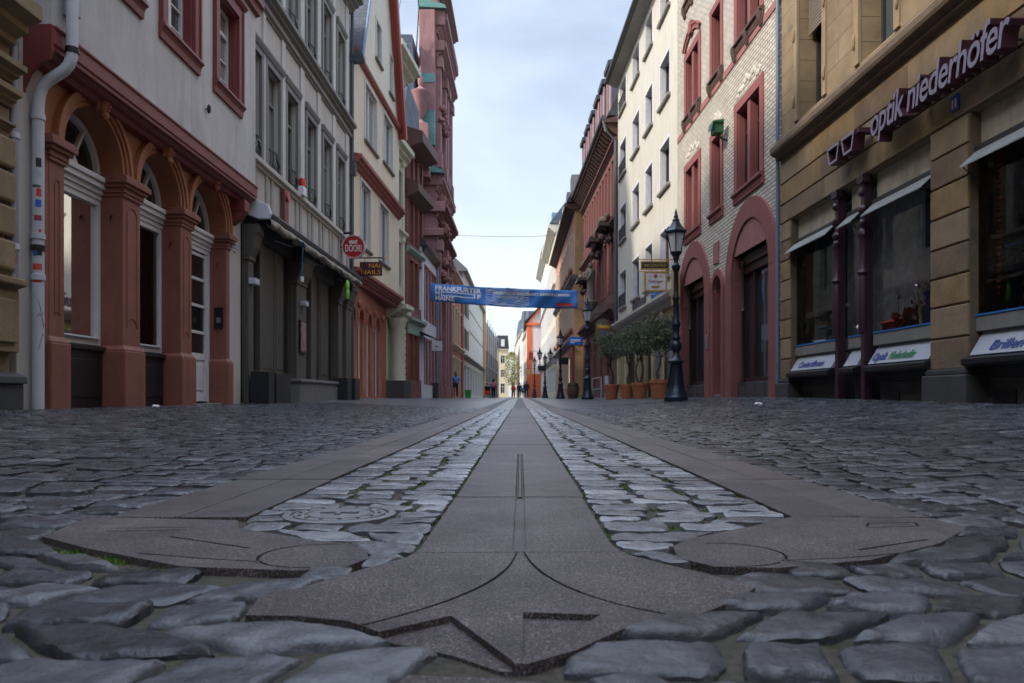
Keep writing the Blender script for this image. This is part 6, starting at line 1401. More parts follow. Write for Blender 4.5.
def post(parent, s=1.0, top=3.26):
    m = MB(); m.lathe(0, 0, [(.265, 0), (.265, .10), (.24, .13), (.235, .19), (.20, .24), (.165, .42), (.135, .66), (.122, .82), (.125, .84)], 16); b = m.build('base', M_lamp, parent, smooth=True)
    m = MB()
    for k in range(8): a = 2*math.pi*k/8+.2; m.tube([(.19*math.cos(a), .19*math.sin(a), .26), (.13*math.cos(a), .13*math.sin(a), .8)], .012, 5)
    m.build('base_rib', M_lamp, b)
    m = MB(); m.lathe(0, 0, [(.12, .82), (.175, .85), (.175, .89), (.14, .92), (.10, .98), (.075, 1.04), (.07, 1.08), (.115, 1.13), (.125, 1.2), (.115, 1.27), (.07, 1.33), (.10, 1.37), (.10, 1.40), (.07, 1.44), (.075, 1.62), (.10, 1.66), (.10, 1.70), (.066, 1.76), (.060, 2.2), (.078, 2.24), (.078, 2.28), (.056, 2.33), (.048, top-.42), (.075, top-.38), (.095, top-.33), (.095, top-.29), (.06, top-.25), (.045, top-.2), (.07, top-.13), (.05, top-.06)], 16)
    m.build('shaft', M_lamp, parent, smooth=True)
def street_lamp(px, Y, label, s=1.0):
    x = (px-HX)/FPX*Y; t = thing('street_lamp', label, 'street lamp', (x, Y, G(x, Y)-.0), 0, 'street lamps along the right side'); t.scale = (s, s, s); post(t); lantern(t, 0, 0, 3.25); return t
street_lamp(676, 16.4, 'nearest blue black street lamp with a six sided lantern, beside the largest olive pot', 1.0)
street_lamp(587.5, 31.2, 'second blue black street lamp, standing left of the row of potted olive trees')
street_lamp(560.5, 45.3, 'third street lamp, standing left of the small blue hanging sign')
x = (545-HX)/FPX*60; t = thing('street_lamp', 'candelabra street lamp with two side arms in the far street', 'street lamp', (x, 60, G(x, 60)), 0, 'street lamps along the right side'); post(t, top=2.9)
for s_ in (-1, 1):
    MB().tube([(0, 0, 2.55), (s_*.2, 0, 2.5), (s_*.4, 0, 2.6), (s_*.42, 0, 3.1)], .03, 6).build('arm', M_lamp, t); lantern(t, s_*.42, 0, 3.15, .95)
lantern(t, 0, 0, 2.85, .8)
street_lamp(534.5, 75, 'slim street lamp left of the candelabra lamp'); street_lamp(530.5, 110, 'most distant small street lamp'); 

# potted olive trees
M_pot = plain('terracotta pot', (.36, .125, .055), .75, var=.15, scale=5, dirt=.35); M_bark = plain('olive bark', (.06, .05, .042), .9, var=.3, scale=14, bmp=.5)
M_leafA = plain('olive leaves', (.070, .098, .050), .6, var=.45, scale=5, bmp=0); M_leafB = plain('silvery olive leaves', (.12, .145, .115), .6, var=.3, scale=5, bmp=0); M_soil = plain('soil', (.03, .022, .016), .95)
def olive(px, Y, dia, h, ztop, cz, cr, label, stems=1, dens=5000):
    x = (px-HX)/FPX*Y; z0 = G(x, Y); r = dia/2
    p = thing('terracotta_pot', label.split('|')[0], 'plant pot', (x, Y, z0), 0, 'terracotta pots before the cream house')
    m = MB(); m.lathe(0, 0, [(r*.68, 0), (r*.93, h*.82), (r*1.0, h*.82), (r*1.02, h*.99), (r*.92, h), (r*.88, h*.9)], 28); m.build('pot', M_pot, p, smooth=True); m = MB(); m.lathe(0, 0, [(r*.88, h*.9), (.01, h*.91)], 20); m.build('soil', M_soil, p)
    t = thing('olive_tree', label.split('|')[1], 'tree', (x, Y, z0+h*.9), 0, 'olive trees in pots')
    m = MB(); rnd = random.Random(int(px)); H = cz - cr[2]*.55
    tips = []
    for s in range(stems):
        bx = rnd.uniform(-.04, .04); a = rnd.uniform(0, 6.28)
        pts = [(bx, 0, -.02)] + [(bx+.06*math.sin(a+i*1.4)+(s-.5*(stems-1))*.05*i, .05*math.cos(a+i*1.7), H*i/5) for i in range(1, 6)]
        m.tube(pts, [.038, .034, .030, .028, .024, .02], 8); tips.append(Vector(pts[-1]))
        for k in range(9):
            b_ = Vector(pts[3+k % 3]); d = Vector((rnd.gauss(0, 1)*cr[0]*.55, rnd.gauss(0, 1)*cr[1]*.5, rnd.uniform(.1, 1.0)*cr[2]*1.3)); m.tube([b_, b_+d*.5+Vector((0, 0, .05)), b_+d], [.016, .011, .004], 5)
    m.build('trunk', M_bark, t, smooth=True)
    cl = [(Vector((rnd.gauss(0, .45)*cr[0], rnd.gauss(0, .45)*cr[1], cz+rnd.uniform(-.8, .85)*cr[2])), rnd.uniform(.09, .22)) for _ in range(52)]
    la, lb_ = MB(), MB()
    for k in range(dens):
        c, rr = rnd.choice(cl); q = c + Vector((rnd.gauss(0, 1), rnd.gauss(0, 1), rnd.gauss(0, .8)))*rr*.62
        d = Vector((rnd.gauss(0, 1), rnd.gauss(0, 1), rnd.gauss(.25, .8))).normalized(); n = d.cross(Vector((rnd.gauss(0, 1), rnd.gauss(0, 1), rnd.gauss(0, 1)))).normalized(); Lf = rnd.uniform(.045, .08); w_ = Lf*.20
        (la if rnd.random() < .68 else lb_).add([q-n*w_*.2, q+d*Lf*.5-n*w_, q+d*Lf, q+d*Lf*.5+n*w_], [(0, 1, 2, 3)])
    cr_ = la.build('crown', M_leafA, t, uv=False); lb_.build('silvery_leaves', M_leafB, cr_, uv=False)
olive(660, 20.6, .60, .53, 0, 1.35, (.50, .45, .48), 'largest terracotta pot, right beside the nearest street lamp|olive tree in the largest pot beside the nearest street lamp', 1)
olive(640, 23.6, .56, .50, 0, 1.42, (.46, .42, .50), 'terracotta pot directly left of the largest pot|two stemmed olive tree in the pot left of the largest one', 2)
olive(627, 25.6, .50, .50, 0, 1.38, (.42, .4, .46), 'terracotta pot partly hidden behind the second pot from the lamp|olive tree in the partly hidden pot, third from the lamp', 1)
olive(611.5, 26.4, .58, .53, 0, 1.36, (.55, .45, .46), 'leftmost terracotta pot, nearest the white handrail|leftmost olive tree, in the pot near the white handrail', 1, 6500)

# signs hanging over the right pavement
def frame_sign(px, py, Y): return Vector(((px-HX)/FPX*Y, Y, CZ+(HY-py)*Y/FPX))
M_gold = plain('gilt sign frame', (.48, .30, .06), .45, .4, bmp=0); M_goldl = plain('dull gold lettering', (.45, .33, .10), .5, bmp=0)
Y = 21.2; c = frame_sign(655, 265.5, Y); hs_ = thing('hanging_sign', 'black and gold hanging sign reading INCONTRO on double gilt bars', 'sign', c)
MB().box(-.39, .39, -.02, .02, -.10, .10).build('board', plain('black sign board', (.02, .018, .012), .4, bmp=0), hs_)
m = MB()
for a in ((-.39, .39, .085, .115), (-.39, .39, -.115, -.085), (-.405, -.375, -.115, .115), (.375, .405, -.115, .115)): m.box(a[0], a[1], -.028, .028, a[2], a[3])
m.build('frame', M_gold, hs_); lettering('INCONTRO', hs_, M_goldl, 0, -.026, -.045, .13, width=.62, center=False, extrude=.004, name='lettering').location.x = -.31
m = MB(); m.tube([(-.5, 0, .17), (.72, 0, .17)], .014, 8); m.tube([(-.5, 0, -.17), (.72, 0, -.17)], .014, 8)
for x in (-.3, 0, .3): m.tube([(x, 0, -.17), (x, 0, .17)], .006, 5)
m.build('bracket', M_gold, hs_)
c = frame_sign(655.5, 281.5, Y); h2 = thing('hanging_sign', 'square white pictorial sign in a gilt frame below the INCONTRO sign', 'sign', c)
MB().box(-.29, .29, -.02, .02, -.25, .25).build('board', plain('white sign face', (.62, .60, .62), .4, bmp=0), h2)
m = MB()
for a in ((-.32, .32, .24, .28), (-.32, .32, -.28, -.24), (-.32, -.28, -.24, .24), (.28, .32, -.24, .24)): m.box(a[0], a[1], -.03, .03, a[2], a[3])
m.build('frame', M_gold, h2); lettering('Rettinger', h2, plain('brown script', (.25, .13, .07), .5, bmp=0), 0, -.026, -.04, .14, width=.42, shear=.35, extrude=.003, name='lettering').location.x = -.21
m = MB(); m.arch(0, .15, 0, .055, -.026, -.02, 0, 2*math.pi, 14); m.prismy([(-.035, .13), (0, .07), (.035, .13)], -.027, -.02); m.build('crest', plain('brown red crest', (.3, .07, .03), .5), h2)
for s_ in (-1, 1): m = MB(); m.prismy([(s_*.10, .15), (s_*.15, .175), (s_*.19, .15), (s_*.15, .125)], -.026, -.02); m.build('leaf_emblem', M_gold, h2)
m = MB(); m.arch(0, -.15, 0, .12, -.026, -.02, math.pi, 2*math.pi, 14); 
for v in range(len(m.v)): m.v[v] = (m.v[v][0], m.v[v][1], -.15+(m.v[v][2]+.15)*.38)
m.box(-.12, .12, -.027, -.02, -.145, -.13); m.build('emblem', plain('brown emblem', (.3, .16, .05), .5), h2)
m = MB()
for x in (-.2, .2): m.tube([(x, 0, .28), (x, 0, .42)], .006, 5)
m.build('hanger', M_gold, h2)
gy = thing('side_sign', 'narrow gilt edged sign seen edge-on behind the nearest street lamp', 'sign', (XF(20.9)-.25, 20.9, 2.9)); MB().box(-.06, .08, -.25, .25, -.05, .95).build('board', M_gold, gy); MB().ball((0, -.1, 1.03), .07, 8, 6).build('lamp', M_orange, gy)
Y = 33.5; c = frame_sign(603.5, 328, Y); nt_ = thing('hanging_sign', 'grey green shield sign with yellow lettering on a black scroll bracket', 'sign', c)
m = MB(); m.prismy([(-.36, -.42), (.36, -.42), (.36, .22), (.22, .36), (0, .42), (-.22, .36), (-.36, .22)], -.04, .04); m.build('board', plain('olive grey board', (.13, .105, .075), .6), nt_, bevel=.01)
lettering('Netto', nt_, plain('bright yellow lettering', (.8, .5, .02), .4, bmp=0), 0, -.048, .0, .24, width=.56, shear=.2, extrude=.004, name='lettering', offset=.01).location.x = -.28; MB().box(-.24, .26, -.046, -.04, -.05, -.02).build('underline', plain('red line', (.5, .05, .02), .5), nt_)
MB().box(-.08, .08, -.046, -.04, -.3, -.16).build('mark', plain('blue mark', (.05, .08, .3), .5), nt_)
MB().tube([(-.55, 0, .35), (-.4, 0, .62), (0, 0, .70), (.4, 0, .62), (.6, 0, .3), (.6, 0, .0)], .03, 8).build('bracket', M_iron2, nt_)
Y = 44; c = frame_sign(575.5, 341, Y); bl = thing('blue_sign', 'blue rectangular projecting sign with small white lines below the banner end', 'sign', c)
MB().box(-.40, .40, -.04, .04, -.24, .24).build('board', plain('bright blue sign', (.01, .11, .45), .4, bmp=0), bl, bevel=.01)
for z, w_ in ((.05, .3), (-.02, .3), (-.11, .12)): MB().box(-.3, -.3+w_*2, -.046, -.04, z, z+.035).build('text_line', M_lw, bl)
MB().tube([(.4, 0, .1), (.7, 0, .1)], .02, 6).build('bracket', M_iron2, bl)
c = frame_sign(563.5, 361, 47); dk = thing('street_name_sign', 'dark and pale pair of projecting boards behind the third street lamp', 'sign', c); MB().box(-.32, .32, -.03, .03, -.22, .2).build('dark_board', M_black, dk, bevel=.01); MB().box(-.75, -.36, -.03, .03, -.18, .15).build('pale_board', M_sgn, dk); MB().tube([(-.75, .0, .24), (.5, .0, .24)], .02, 6).build('bracket', M_iron2, dk)

for px, py, Y, w_, h_, mt, lb in ((531, 356, 84, .5, .9, M_redb, 'small red sign hanging in the far street above the distant lamps'), (527.5, 372, 95, .6, .7, M_goldl, 'small yellow sign hanging low in the far street'), (541.5, 368, 72, .7, .5, M_iron2, 'small dark round-cornered sign beside the candelabra lamp')):
    c = frame_sign(px, py, Y); q_ = thing('small_sign', lb, 'sign', c); MB().box(-w_/2, w_/2, -.04, .04, -h_/2, h_/2).build('board', mt, q_, bevel=.02); MB().tube([(-w_/2, 0, h_/2+.1), (w_/2+.5, 0, h_/2+.1)], .025, 5).build('bracket', M_iron2, q_)
# banner across the street
Yb = 40.0; BL, BR = Vector((-4.80, Yb, CZ+(HY-283)*Yb/FPX)), Vector((3.06, Yb, CZ+(HY-290.5)*Yb/FPX)); HB = .95
bn = thing('street_banner', 'long blue festival banner reading FRANKFURTER HOF MAINZ hung across the street', 'banner', BL, 0)
Wd = BR.x - BL.x; nx, nz = 110, 10
def bpos(u, v):
    x = u*Wd; sag = -.07*math.sin(math.pi*u); z = (BR.z-BL.z)*u + sag - v*(HB + .05*math.sin(u*3)) ; y = .05*math.sin(u*21+v*2.5) + .06*math.sin(u*7-v*4) + .03*math.sin(u*44+v*6); return (x, y, z)
m = MB(); m.add([bpos(i/nx, j/nz) for j in range(nz+1) for i in range(nx+1)], [(j*(nx+1)+i, j*(nx+1)+i+1, (j+1)*(nx+1)+i+1, (j+1)*(nx+1)+i) for j in range(nz) for i in range(nx)])
M_ban = plain('blue banner cloth', (.045, .19, .52), .7, var=.1, bmp=0); sh = m.build('cloth', M_ban, bn, smooth='all'); md = sh.modifiers.new('s', 'SOLIDIFY'); md.thickness = .006
def onban(s, x, v, size, width, name='lettering', mat=None, **kw):
    vs, fs, w_ = text_mb(s, size, 0, width, **kw); k = MB()
    def P(a, c):
        q = bpos((x+a)/Wd, v - c/HB); return (q[0], q[1]-.014, q[2])
    k.add([P(a, c) for a, b_, c in vs], fs); return k.build(name, mat or M_lw, bn, uv=False)
onban('FRANKFURTER', .28, .36, .34, 2.45, offset=.012); onban('H', .28, .62, .30, .24, offset=.012); onban('F', 2.52, .66, .30, .2, offset=.012); onban('MAINZ', .28, .90, .30, 1.05, offset=.012)
def ribbon(pts, w_, mat, name):
    k = MB(); o = []
    for i, (x, v) in enumerate(pts):
        q = bpos(x/Wd, v); o += [(q[0], q[1]-.013, q[2]+w_/2), (q[0], q[1]-.013, q[2]-w_/2)]
    k.add(o, [(2*i, 2*i+2, 2*i+3, 2*i+1) for i in range(len(pts)-1)]); return k.build(name, mat, bn, uv=False)
for v in (.44, .64): ribbon([(.62+i*.1, v) for i in range(19)], .055, M_lw, 'long_letter_bar')
for x in (.62, 2.38): 
    q0, q1 = bpos(x/Wd, .42), bpos(x/Wd, .66); MB().quad((q0[0]-.03, q0[1]-.014, q0[2]), (q0[0]+.03, q0[1]-.014, q0[2]), (q1[0]+.03, q1[1]-.014, q1[2]), (q1[0]-.03, q1[1]-.014, q1[2])).build('long_letter_bar', M_lw, bn, uv=False)
for j in range(11):
    v0 = .06+.085*j; ribbon([(2.95+i*.045, v0+.035*math.sin(i*.42+j*.8)+.03*math.sin(i*.17-j)) for i in range(53) if abs(v0-.5) < .55], .030, plain('pale wave line', (.6, .7, .85), .6, bmp=0), 'wave_line')
onban('ZEITGENÖSSISCHE MUSIK, KABARETT, KONZERTE & LESUNGEN', 3.35, .34, .17, 4.1, offset=.008); onban('KLASSIK, JAZZ, WELTMUSIK, THEATER', 3.35, .53, .13, 1.9); onban('WWW.FRANKFURTER-HOF-MAINZ.DE', 3.35, .92, .10, 1.6)
q = bpos(6.75/Wd, .72); MB().quad(*[(lambda p: (p[0], p[1]-.014, p[2]))(bpos(x/Wd, v)) for x, v in ((6.75, .9), (7.6, .9), (7.6, .72), (6.75, .72))]).build('red_block', plain('red print', (.5, .05, .05), .6), bn)
m = MB()
for a, b_ in (((0, 0, 0), (-.05, 0, .1)), ((0, 0, -HB), (-.05, 0, -HB-.05)), (bpos(1, 0), (Wd+.85, .0, BR.z-BL.z+.15)), (bpos(1, 1), (Wd+.85, 0, BR.z-BL.z-HB-.1))): m.tube([a, b_], .012, 5)
m.build('cord', M_iron2, bn)
wz = CZ+(HY-236)*60/FPX; o = MB().tube([(-5.2, 60, wz+.05), (-2, 60, wz-.05), (1.0, 60, wz-.05), (3.3, 60, wz+.1)], .015, 5).build('overhead_wire', M_iron2); tag(o, 'thin wire stretched across the street above the banner', 'wire')
Y = 42; o = MB().tube([(-5.35, Y, 24.5), (-5.0, 36, 22.5), (-5.4, 31.5, 15.2)], .012, 5).build('overhead_wire', M_iron2); tag(o, 'slanting wire from the church tower to the gabled house roof', 'wire')

# planters, bins, barrel
M_plant = plain('anthracite planter', (.016, .019, .025), .45, var=.2, bmp=.1)
def planter(x, Y, w_, d, h, label):
    t = thing('planter', label, 'planter', (x, Y, G(x, Y)-.01)); m = MB(); m.add([(-w_/2,-d/2,0),(w_/2,-d/2,0),(w_/2,d/2,0),(-w_/2,d/2,0),(-w_/2,-d/2,h),(w_/2,-d/2,h),(w_/2,d/2,h),(-w_/2,d/2,h)], [(0,3,2,1),(0,1,5,4),(1,2,6,5),(2,3,7,6),(3,0,4,7)]); t_ = .03
    m.add([(-w_/2,-d/2,h),(w_/2,-d/2,h),(w_/2,d/2,h),(-w_/2,d/2,h),(-w_/2+t_,-d/2+t_,h),(w_/2-t_,-d/2+t_,h),(w_/2-t_,d/2-t_,h),(-w_/2+t_,d/2-t_,h)], [(0,1,5,4),(1,2,6,5),(2,3,7,6),(3,0,4,7)])
    m.build('box', M_plant, t); m = MB(); m.box(-w_/2+t_, w_/2-t_, -d/2+t_, d/2-t_, h-.12, h-.05); m.build('soil', M_soil, t)
    m = MB()
    for k in range(60): a, b_ = random.uniform(-w_/2+.05, w_/2-.05), random.uniform(-d/2+.05, d/2-.05); m.add([(a-.01, b_, h-.06), (a+.01, b_, h-.06), (a+random.uniform(-.03, .03), b_+.01, h+random.uniform(0, .05))], [(0, 1, 2)])
    m.build('dry_plant', plain('dry ochre leaves', (.35, .2, .04), .8), t, uv=False)
planter(-5.13, 14.95, .36, .34, .64, 'nearest dark square planter of the pair beside the bar front'); planter(-5.13, 15.75, .34, .95, .62, 'long dark planter right behind the nearest square planter')
planter(-4.98, 21.0, .42, .5, .62, 'dark planter at the far end of the bar front ledge'); planter(-4.95, 21.8, .45, .6, .62, 'rearmost dark planter in front of the orange arches')
def bin_(px, Y, w_, h, mat, label, name='waste_bin'):
    x = (px-HX)/FPX*Y; t = thing(name, label, 'bin', (x, Y, G(x, Y))); m = MB(); m.add([(-w_*.42,-w_*.42,0),(w_*.42,-w_*.42,0),(w_*.42,w_*.42,0),(-w_*.42,w_*.42,0),(-w_/2,-w_/2,h),(w_/2,-w_/2,h),(w_/2,w_/2,h),(-w_/2,w_/2,h)], [(0,3,2,1),(4,5,6,7),(0,1,5,4),(1,2,6,5),(2,3,7,6),(3,0,4,7)]); m.build('body', mat, t, bevel=.02)
    m = MB(); m.box(-w_*.54, w_*.54, -w_*.54, w_*.54, h+.001, h+.05); m.build('lid', mat, t, bevel=.02)
bin_(434.5, 41.0, .48, .78, plain('charcoal bin plastic', (.03, .032, .036), .5), 'charcoal waste bin at the corner of the church'); bin_(468, 60, .5, .6, plain('bright green plastic', (.03, .35, .06), .5), 'bright green bin in front of the white and blue building')
x = (573-HX)/FPX*40; bt = thing('wooden_barrel', 'dark wooden barrel table in front of the red shop', 'barrel', (x, 40, G(x, 40))); MB().lathe(0, 0, [(.24, 0), (.30, .25), (.32, .45), (.30, .65), (.25, .85)], 18).build('staves', M_wood, bt, smooth=True)
for z, r_ in ((.15, .285), (.7, .295)): MB().lathe(0, 0, [(r_, z), (r_+.012, z+.02), (r_, z+.05)], 18).build('hoop', M_iron2, bt)
Y = 31.5; x0 = (592-HX)/FPX*Y; hr = thing('handrail', 'white tubular handrail by the steps behind the second street lamp', 'handrail', (x0, Y, G(x0, Y)))
MB().tube([(0, 0, 0), (0, 0, .85), (.45, .6, .95), (.45, .6, .0)], .022, 8).build('tube', M_pipe, hr, smooth=True); MB().tube([(0, 0, .4), (.45, .6, .45)], .018, 8).build('lower_tube', M_pipe, hr, smooth=True)
MB().box(.62, .78, .7, .86, 0, 1.0).build('post', M_pipe, hr, bevel=.02)
# far tree
ft = thing('street_tree', 'pale green young tree at the far end of the street', 'tree', (-1.5, 140, G(-1.5, 140)))
m = MB(); m.tube([(0, 0, 0), (.1, 0, 2), (0, .1, 4.5), (.2, 0, 7)], [.14, .12, .08, .03], 8); rnd = random.Random(3)
for k in range(14): a = rnd.uniform(0, 6.28); z = rnd.uniform(2.5, 6); m.tube([(0, 0, z), (math.cos(a)*.7, math.sin(a)*.7, z+.6), (math.cos(a)*1.3, math.sin(a)*1.2, z+1.3)], [.05, .03, .01], 5)
m.build('trunk', M_bark, ft, smooth=True); m = MB()
for k in range(1500):
    a = rnd.uniform(0, 6.28); z = rnd.uniform(2.3, 8.4); rr = 1.7*math.sqrt(max(0, 1-((z-5.2)/3.3)**2))*rnd.random()**.5; q = Vector((rr*math.cos(a), rr*math.sin(a), z)); d = Vector((rnd.gauss(0, 1), rnd.gauss(0, 1), rnd.gauss(0, 1))).normalized()*rnd.uniform(.12, .26); n = d.cross(Vector((0, .3, 1))).normalized()*.08; m.add([q-n, q+d-n, q+d+n, q+n], [(0, 1, 2, 3)])
m.build('crown', plain('spring leaves', (.30, .30, .10), .7, var=.3), ft, uv=False)

# ================================================================== PEOPLE
def skin(name, verts, edges, radii, mat, parent, sub=2):
    me = bpy.data.meshes.new(name); me.from_pydata(verts, edges, []); o = bpy.data.objects.new(name, me); COL.objects.link(o); o.parent = parent; me.materials.append(mat)
    md = o.modifiers.new('skin', 'SKIN'); md.use_smooth_shade = True
    for i, r_ in enumerate(radii): v = me.skin_vertices[0].data[i]; v.radius = (r_ if isinstance(r_, tuple) else (r_, r_)); v.use_root = (i == 0)
    s = o.modifiers.new('sub', 'SUBSURF'); s.levels = sub; s.render_levels = sub; return o
M_skin = plain('skin', (.42, .22, .15), .6, bmp=0)
def person(px, Y, h, rz, top, legs, hair, label, lift=0, phone=False, long_hair=False):
    x = (px-HX)/FPX*Y; t = thing('person', label, 'person', (x, Y, G(x, Y)), rz); k = h/1.75; t.scale = (k, k, k)
    st = .10 if not phone else .03
    V = [(0, 0, .95), (0, 0, 1.15), (0, .0, 1.36), (0, .0, 1.47), (0, -.01, 1.55), (0, -.015, 1.66),      # 0-5 spine, neck, head
         (.10, 0, .90), (.105, -st, .50), (.11, -st*.3, .09), (.11, -st*.3-.14, .04), (-.10, 0, .90), (-.105, st*.6, .50), (-.11, st*1.6, .09), (-.11, st*1.6-.14, .04),   # 6-13 legs
         (.18, 0, 1.40), (.24, .03, 1.13), (.24, -.06, .90), (.24, -.10, .80),     # 14-17 right arm
         (-.18, 0, 1.40), (-.24, .03, 1.13), (-.24, -.06, .90), (-.24, -.10, .80)]
    if phone: V[15:18] = [(.26, -.02, 1.16), (.14, -.20, 1.34), (.09, -.22, 1.42)]; V[19:22] = [(-.27, -.02, 1.16), (-.14, -.20, 1.36), (-.07, -.22, 1.44)]
    E = [(0,1),(1,2),(2,3),(3,4),(4,5),(0,6),(6,7),(7,8),(8,9),(0,10),(10,11),(11,12),(12,13),(2,14),(14,15),(15,16),(16,17),(2,18),(18,19),(19,20),(20,21)]
    Rr = [.12, .115, .13, .06, .055, (.085, .10), .085, .062, .042, .035, .085, .062, .042, .035, .05, .042, .032, .028, .05, .042, .032, .028]
    skin('body', V, E, Rr, M_skin, t)
    # clothes follow the same joints, slightly fuller
    ids = [0, 1, 2, 14, 15, 16, 18, 19, 20]; mp2 = {i: n for n, i in enumerate(ids)}; Ej = [(0,1),(1,2),(2,14),(14,15),(15,16),(2,18),(18,19),(19,20)]
    skin('jacket', [V[i] for i in ids], [(mp2[a], mp2[b_]) for a, b_ in Ej], [.185, .17, .185, .09, .075, .055, .09, .075, .055], top, t)
    ids = [0, 6, 7, 8, 10, 11, 12]; mp2 = {i: n for n, i in enumerate(ids)}; Ej = [(0,6),(6,7),(7,8),(0,10),(10,11),(11,12)]
    skin('trousers', [V[i] for i in ids], [(mp2[a], mp2[b_]) for a, b_ in Ej], [.14, .10, .078, .058, .10, .078, .058], legs, t)
    for i, j in ((8, 9), (12, 13)): m = MB(); a, b_ = V[i], V[j]; m.ball(((a[0]+b_[0])/2, (a[1]+b_[1])/2, .045), (.05, .13, .045), 10, 6); m.build('shoe', M_black if not phone else M_paper, t, smooth=True)
    m = MB(); m.ball((0, .02, 1.69), (.098, .112, .105), 12, 8, .02)
    if long_hair: m.ball((0, .07, 1.56), (.10, .06, .17), 10, 8, .03)
    m.build('hair', hair, t, smooth=True)
    m = MB(); m.ball((0, -.115, 1.645), (.014, .02, .022), 6, 5); m.build('nose', M_skin, t); m = MB()
    for s_ in (-1, 1): m.ball((s_*.033, -.10, 1.675), (.012, .01, .008), 6, 5)
    m.build('eyes', M_black, t); m = MB(); m.ball((0, -.10, 1.605), (.026, .012, .007), 8, 5); m.build('mouth', M_redb, t)
    return t
M_jean = plain('blue jacket cloth', (.08, .24, .55), .8); M_navy = plain('navy cloth', (.012, .016, .03), .85); M_pink = plain('pink cloth', (.55, .18, .24), .8); M_redc = plain('red cloth', (.6, .02, .02), .8); M_hair = plain('dark brown hair', (.03, .018, .012), .7); M_fair = plain('brown hair', (.12, .07, .04), .7)
person(455.5, 51.0, 1.78, R(200), M_jean, M_navy, M_fair, 'person in a blue jacket and dark trousers walking close to the terracotta house', phone=True, long_hair=True)
person(493.5, 62, 1.62, R(170), M_pink, M_navy, M_hair, 'person in a pink top behind a red pushchair', long_hair=True)
person(504.5*0+513.5, 88, 1.68, R(10), M_redc, M_navy, M_hair, 'small distant person in a bright red jacket', long_hair=False)
person(519.5, 84, 1.7, R(175), M_navy, M_navy, M_hair, 'distant person in dark clothes left of the navy coated one')
person(526.5, 76, 1.72, R(190), M_navy, M_navy, M_fair, 'person in a navy coat nearest the distant lamps', long_hair=True)
person(523, 108, 1.75, R(180), M_jean, M_navy, M_hair, 'very distant person in a blue jacket between two dark figures')
x = (487.5-HX)/FPX*61; pc = thing('pushchair', 'red pushchair with a black hood', 'pushchair', (x, 61, G(x, 61)))
m = MB(); m.run(-.22, .22, [(-.3, .35), (-.05, .3), (.25, .75), (.18, .8), (-.05, .45), (-.3, .45)]); m.build('seat', M_redc, pc, bevel=.02)
m = MB(); m.arch(0, .72, .24, .27, -.1, .3, 0, math.pi, 12); m.ball((0, .15, .85), (.24, .22, .2), 10, 6); m.build('hood', M_black, pc, smooth=True)
m = MB(); m.tube([(-.22, .4, .1), (-.22, -.2, .6), (-.22, -.45, 1.0), (.22, -.45, 1.0), (.22, -.2, .6), (.22, .4, .1)], .014, 6); m.build('frame', M_zinc, pc)
for sx in (-.24, .24):
    for sy in (-.3, .35): m = MB(); n = len(m.v); m.lathe(0, 0, [(.10, -.02), (.11, 0), (.10, .02)], 14); m.v = [(sx+c, sy+a, .11+b_) for a, b_, c in m.v]; m.build('wheel', M_black, pc)
# ================================================================== SKY, SUN, CAMERA
SUN_EL, SUN_AZ = R(37), R(247)          # azimuth clockwise from +Y (the street axis)
w = bpy.data.worlds.new('World'); scene.world = w; w.use_nodes = True
nt = w.node_tree; N, L = nt.nodes, nt.links; bg = N['Background']
sky = N.new('ShaderNodeTexSky'); sky.sky_type = 'NISHITA'; sky.sun_disc = False; sky.sun_elevation = SUN_EL; sky.sun_rotation = SUN_AZ
sky.air_density = 1.0; sky.dust_density = 2.2; sky.ozone_density = 1.6
tc = N.new('ShaderNodeTexCoord'); mp = N.new('ShaderNodeMapping'); mp.inputs['Scale'].default_value = (1.4, 1.4, 3.6); L.new(tc.outputs['Generated'], mp.inputs[0])
n1 = n_(N, 'ShaderNodeTexNoise', Scale=1.1, Detail=5.0, Roughness=.5, Distortion=.4); L.new(mp.outputs[0], n1.inputs['Vector'])
r1 = ramp(N, [(.34, (.10,)*3), (.68, (.80,)*3)]); L.new(n1.outputs[0], r1.inputs[0])
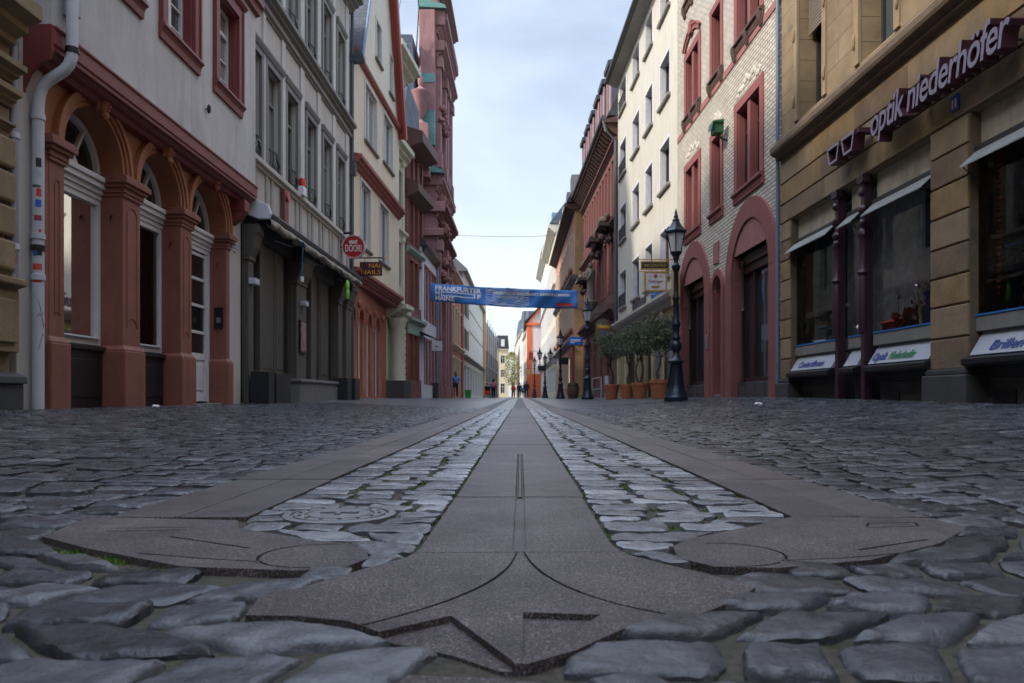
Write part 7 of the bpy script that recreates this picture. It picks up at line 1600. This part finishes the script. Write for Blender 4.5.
cl = mixc(N, L, r1.outputs[0], sky.outputs[0], (4.7, 5.25, 6.1))
# thin high overcast: boosted overhead, out of view, to lift the light in the street
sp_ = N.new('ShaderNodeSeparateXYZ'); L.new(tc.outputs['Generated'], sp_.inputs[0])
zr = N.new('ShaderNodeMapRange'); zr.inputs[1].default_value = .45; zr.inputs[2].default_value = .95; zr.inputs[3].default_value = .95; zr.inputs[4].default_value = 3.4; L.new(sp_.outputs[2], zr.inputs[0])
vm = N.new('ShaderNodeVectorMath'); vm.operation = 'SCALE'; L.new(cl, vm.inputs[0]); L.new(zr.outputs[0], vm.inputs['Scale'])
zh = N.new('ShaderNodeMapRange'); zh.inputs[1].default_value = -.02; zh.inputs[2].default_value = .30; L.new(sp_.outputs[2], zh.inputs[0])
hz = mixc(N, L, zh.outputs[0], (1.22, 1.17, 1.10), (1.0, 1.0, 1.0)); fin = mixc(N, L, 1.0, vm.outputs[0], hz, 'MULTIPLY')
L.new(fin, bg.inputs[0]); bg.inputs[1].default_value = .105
sl = bpy.data.lights.new('sun', 'SUN'); sl.energy = 2.0; sl.angle = R(4); sl.color = (1, .91, .80)
so = bpy.data.objects.new('sun', sl); COL.objects.link(so)
dirv = Vector((math.sin(SUN_AZ)*math.cos(SUN_EL), math.cos(SUN_AZ)*math.cos(SUN_EL), math.sin(SUN_EL)))
so.rotation_euler = (-dirv).to_track_quat('-Z', 'Y').to_euler()
cam = bpy.data.cameras.new('camera'); co = bpy.data.objects.new('camera', cam); COL.objects.link(co); scene.camera = co
co.location = (0, 0, CZ); co.rotation_euler = (R(90), 0, 0)
cam.sensor_width = 36; cam.lens = 36*FPX/1024; cam.shift_x = -(HX-512)/1024; cam.shift_y = (HY-341.5)/1024
cam.clip_start = .05; cam.clip_end = 2000
cam.dof.use_dof = True; cam.dof.focus_distance = 2.6; cam.dof.aperture_fstop = 9
vs = scene.view_settings; vs.view_transform = 'Standard'; vs.look = 'None'; vs.gamma = 1; vs.exposure = 1.08
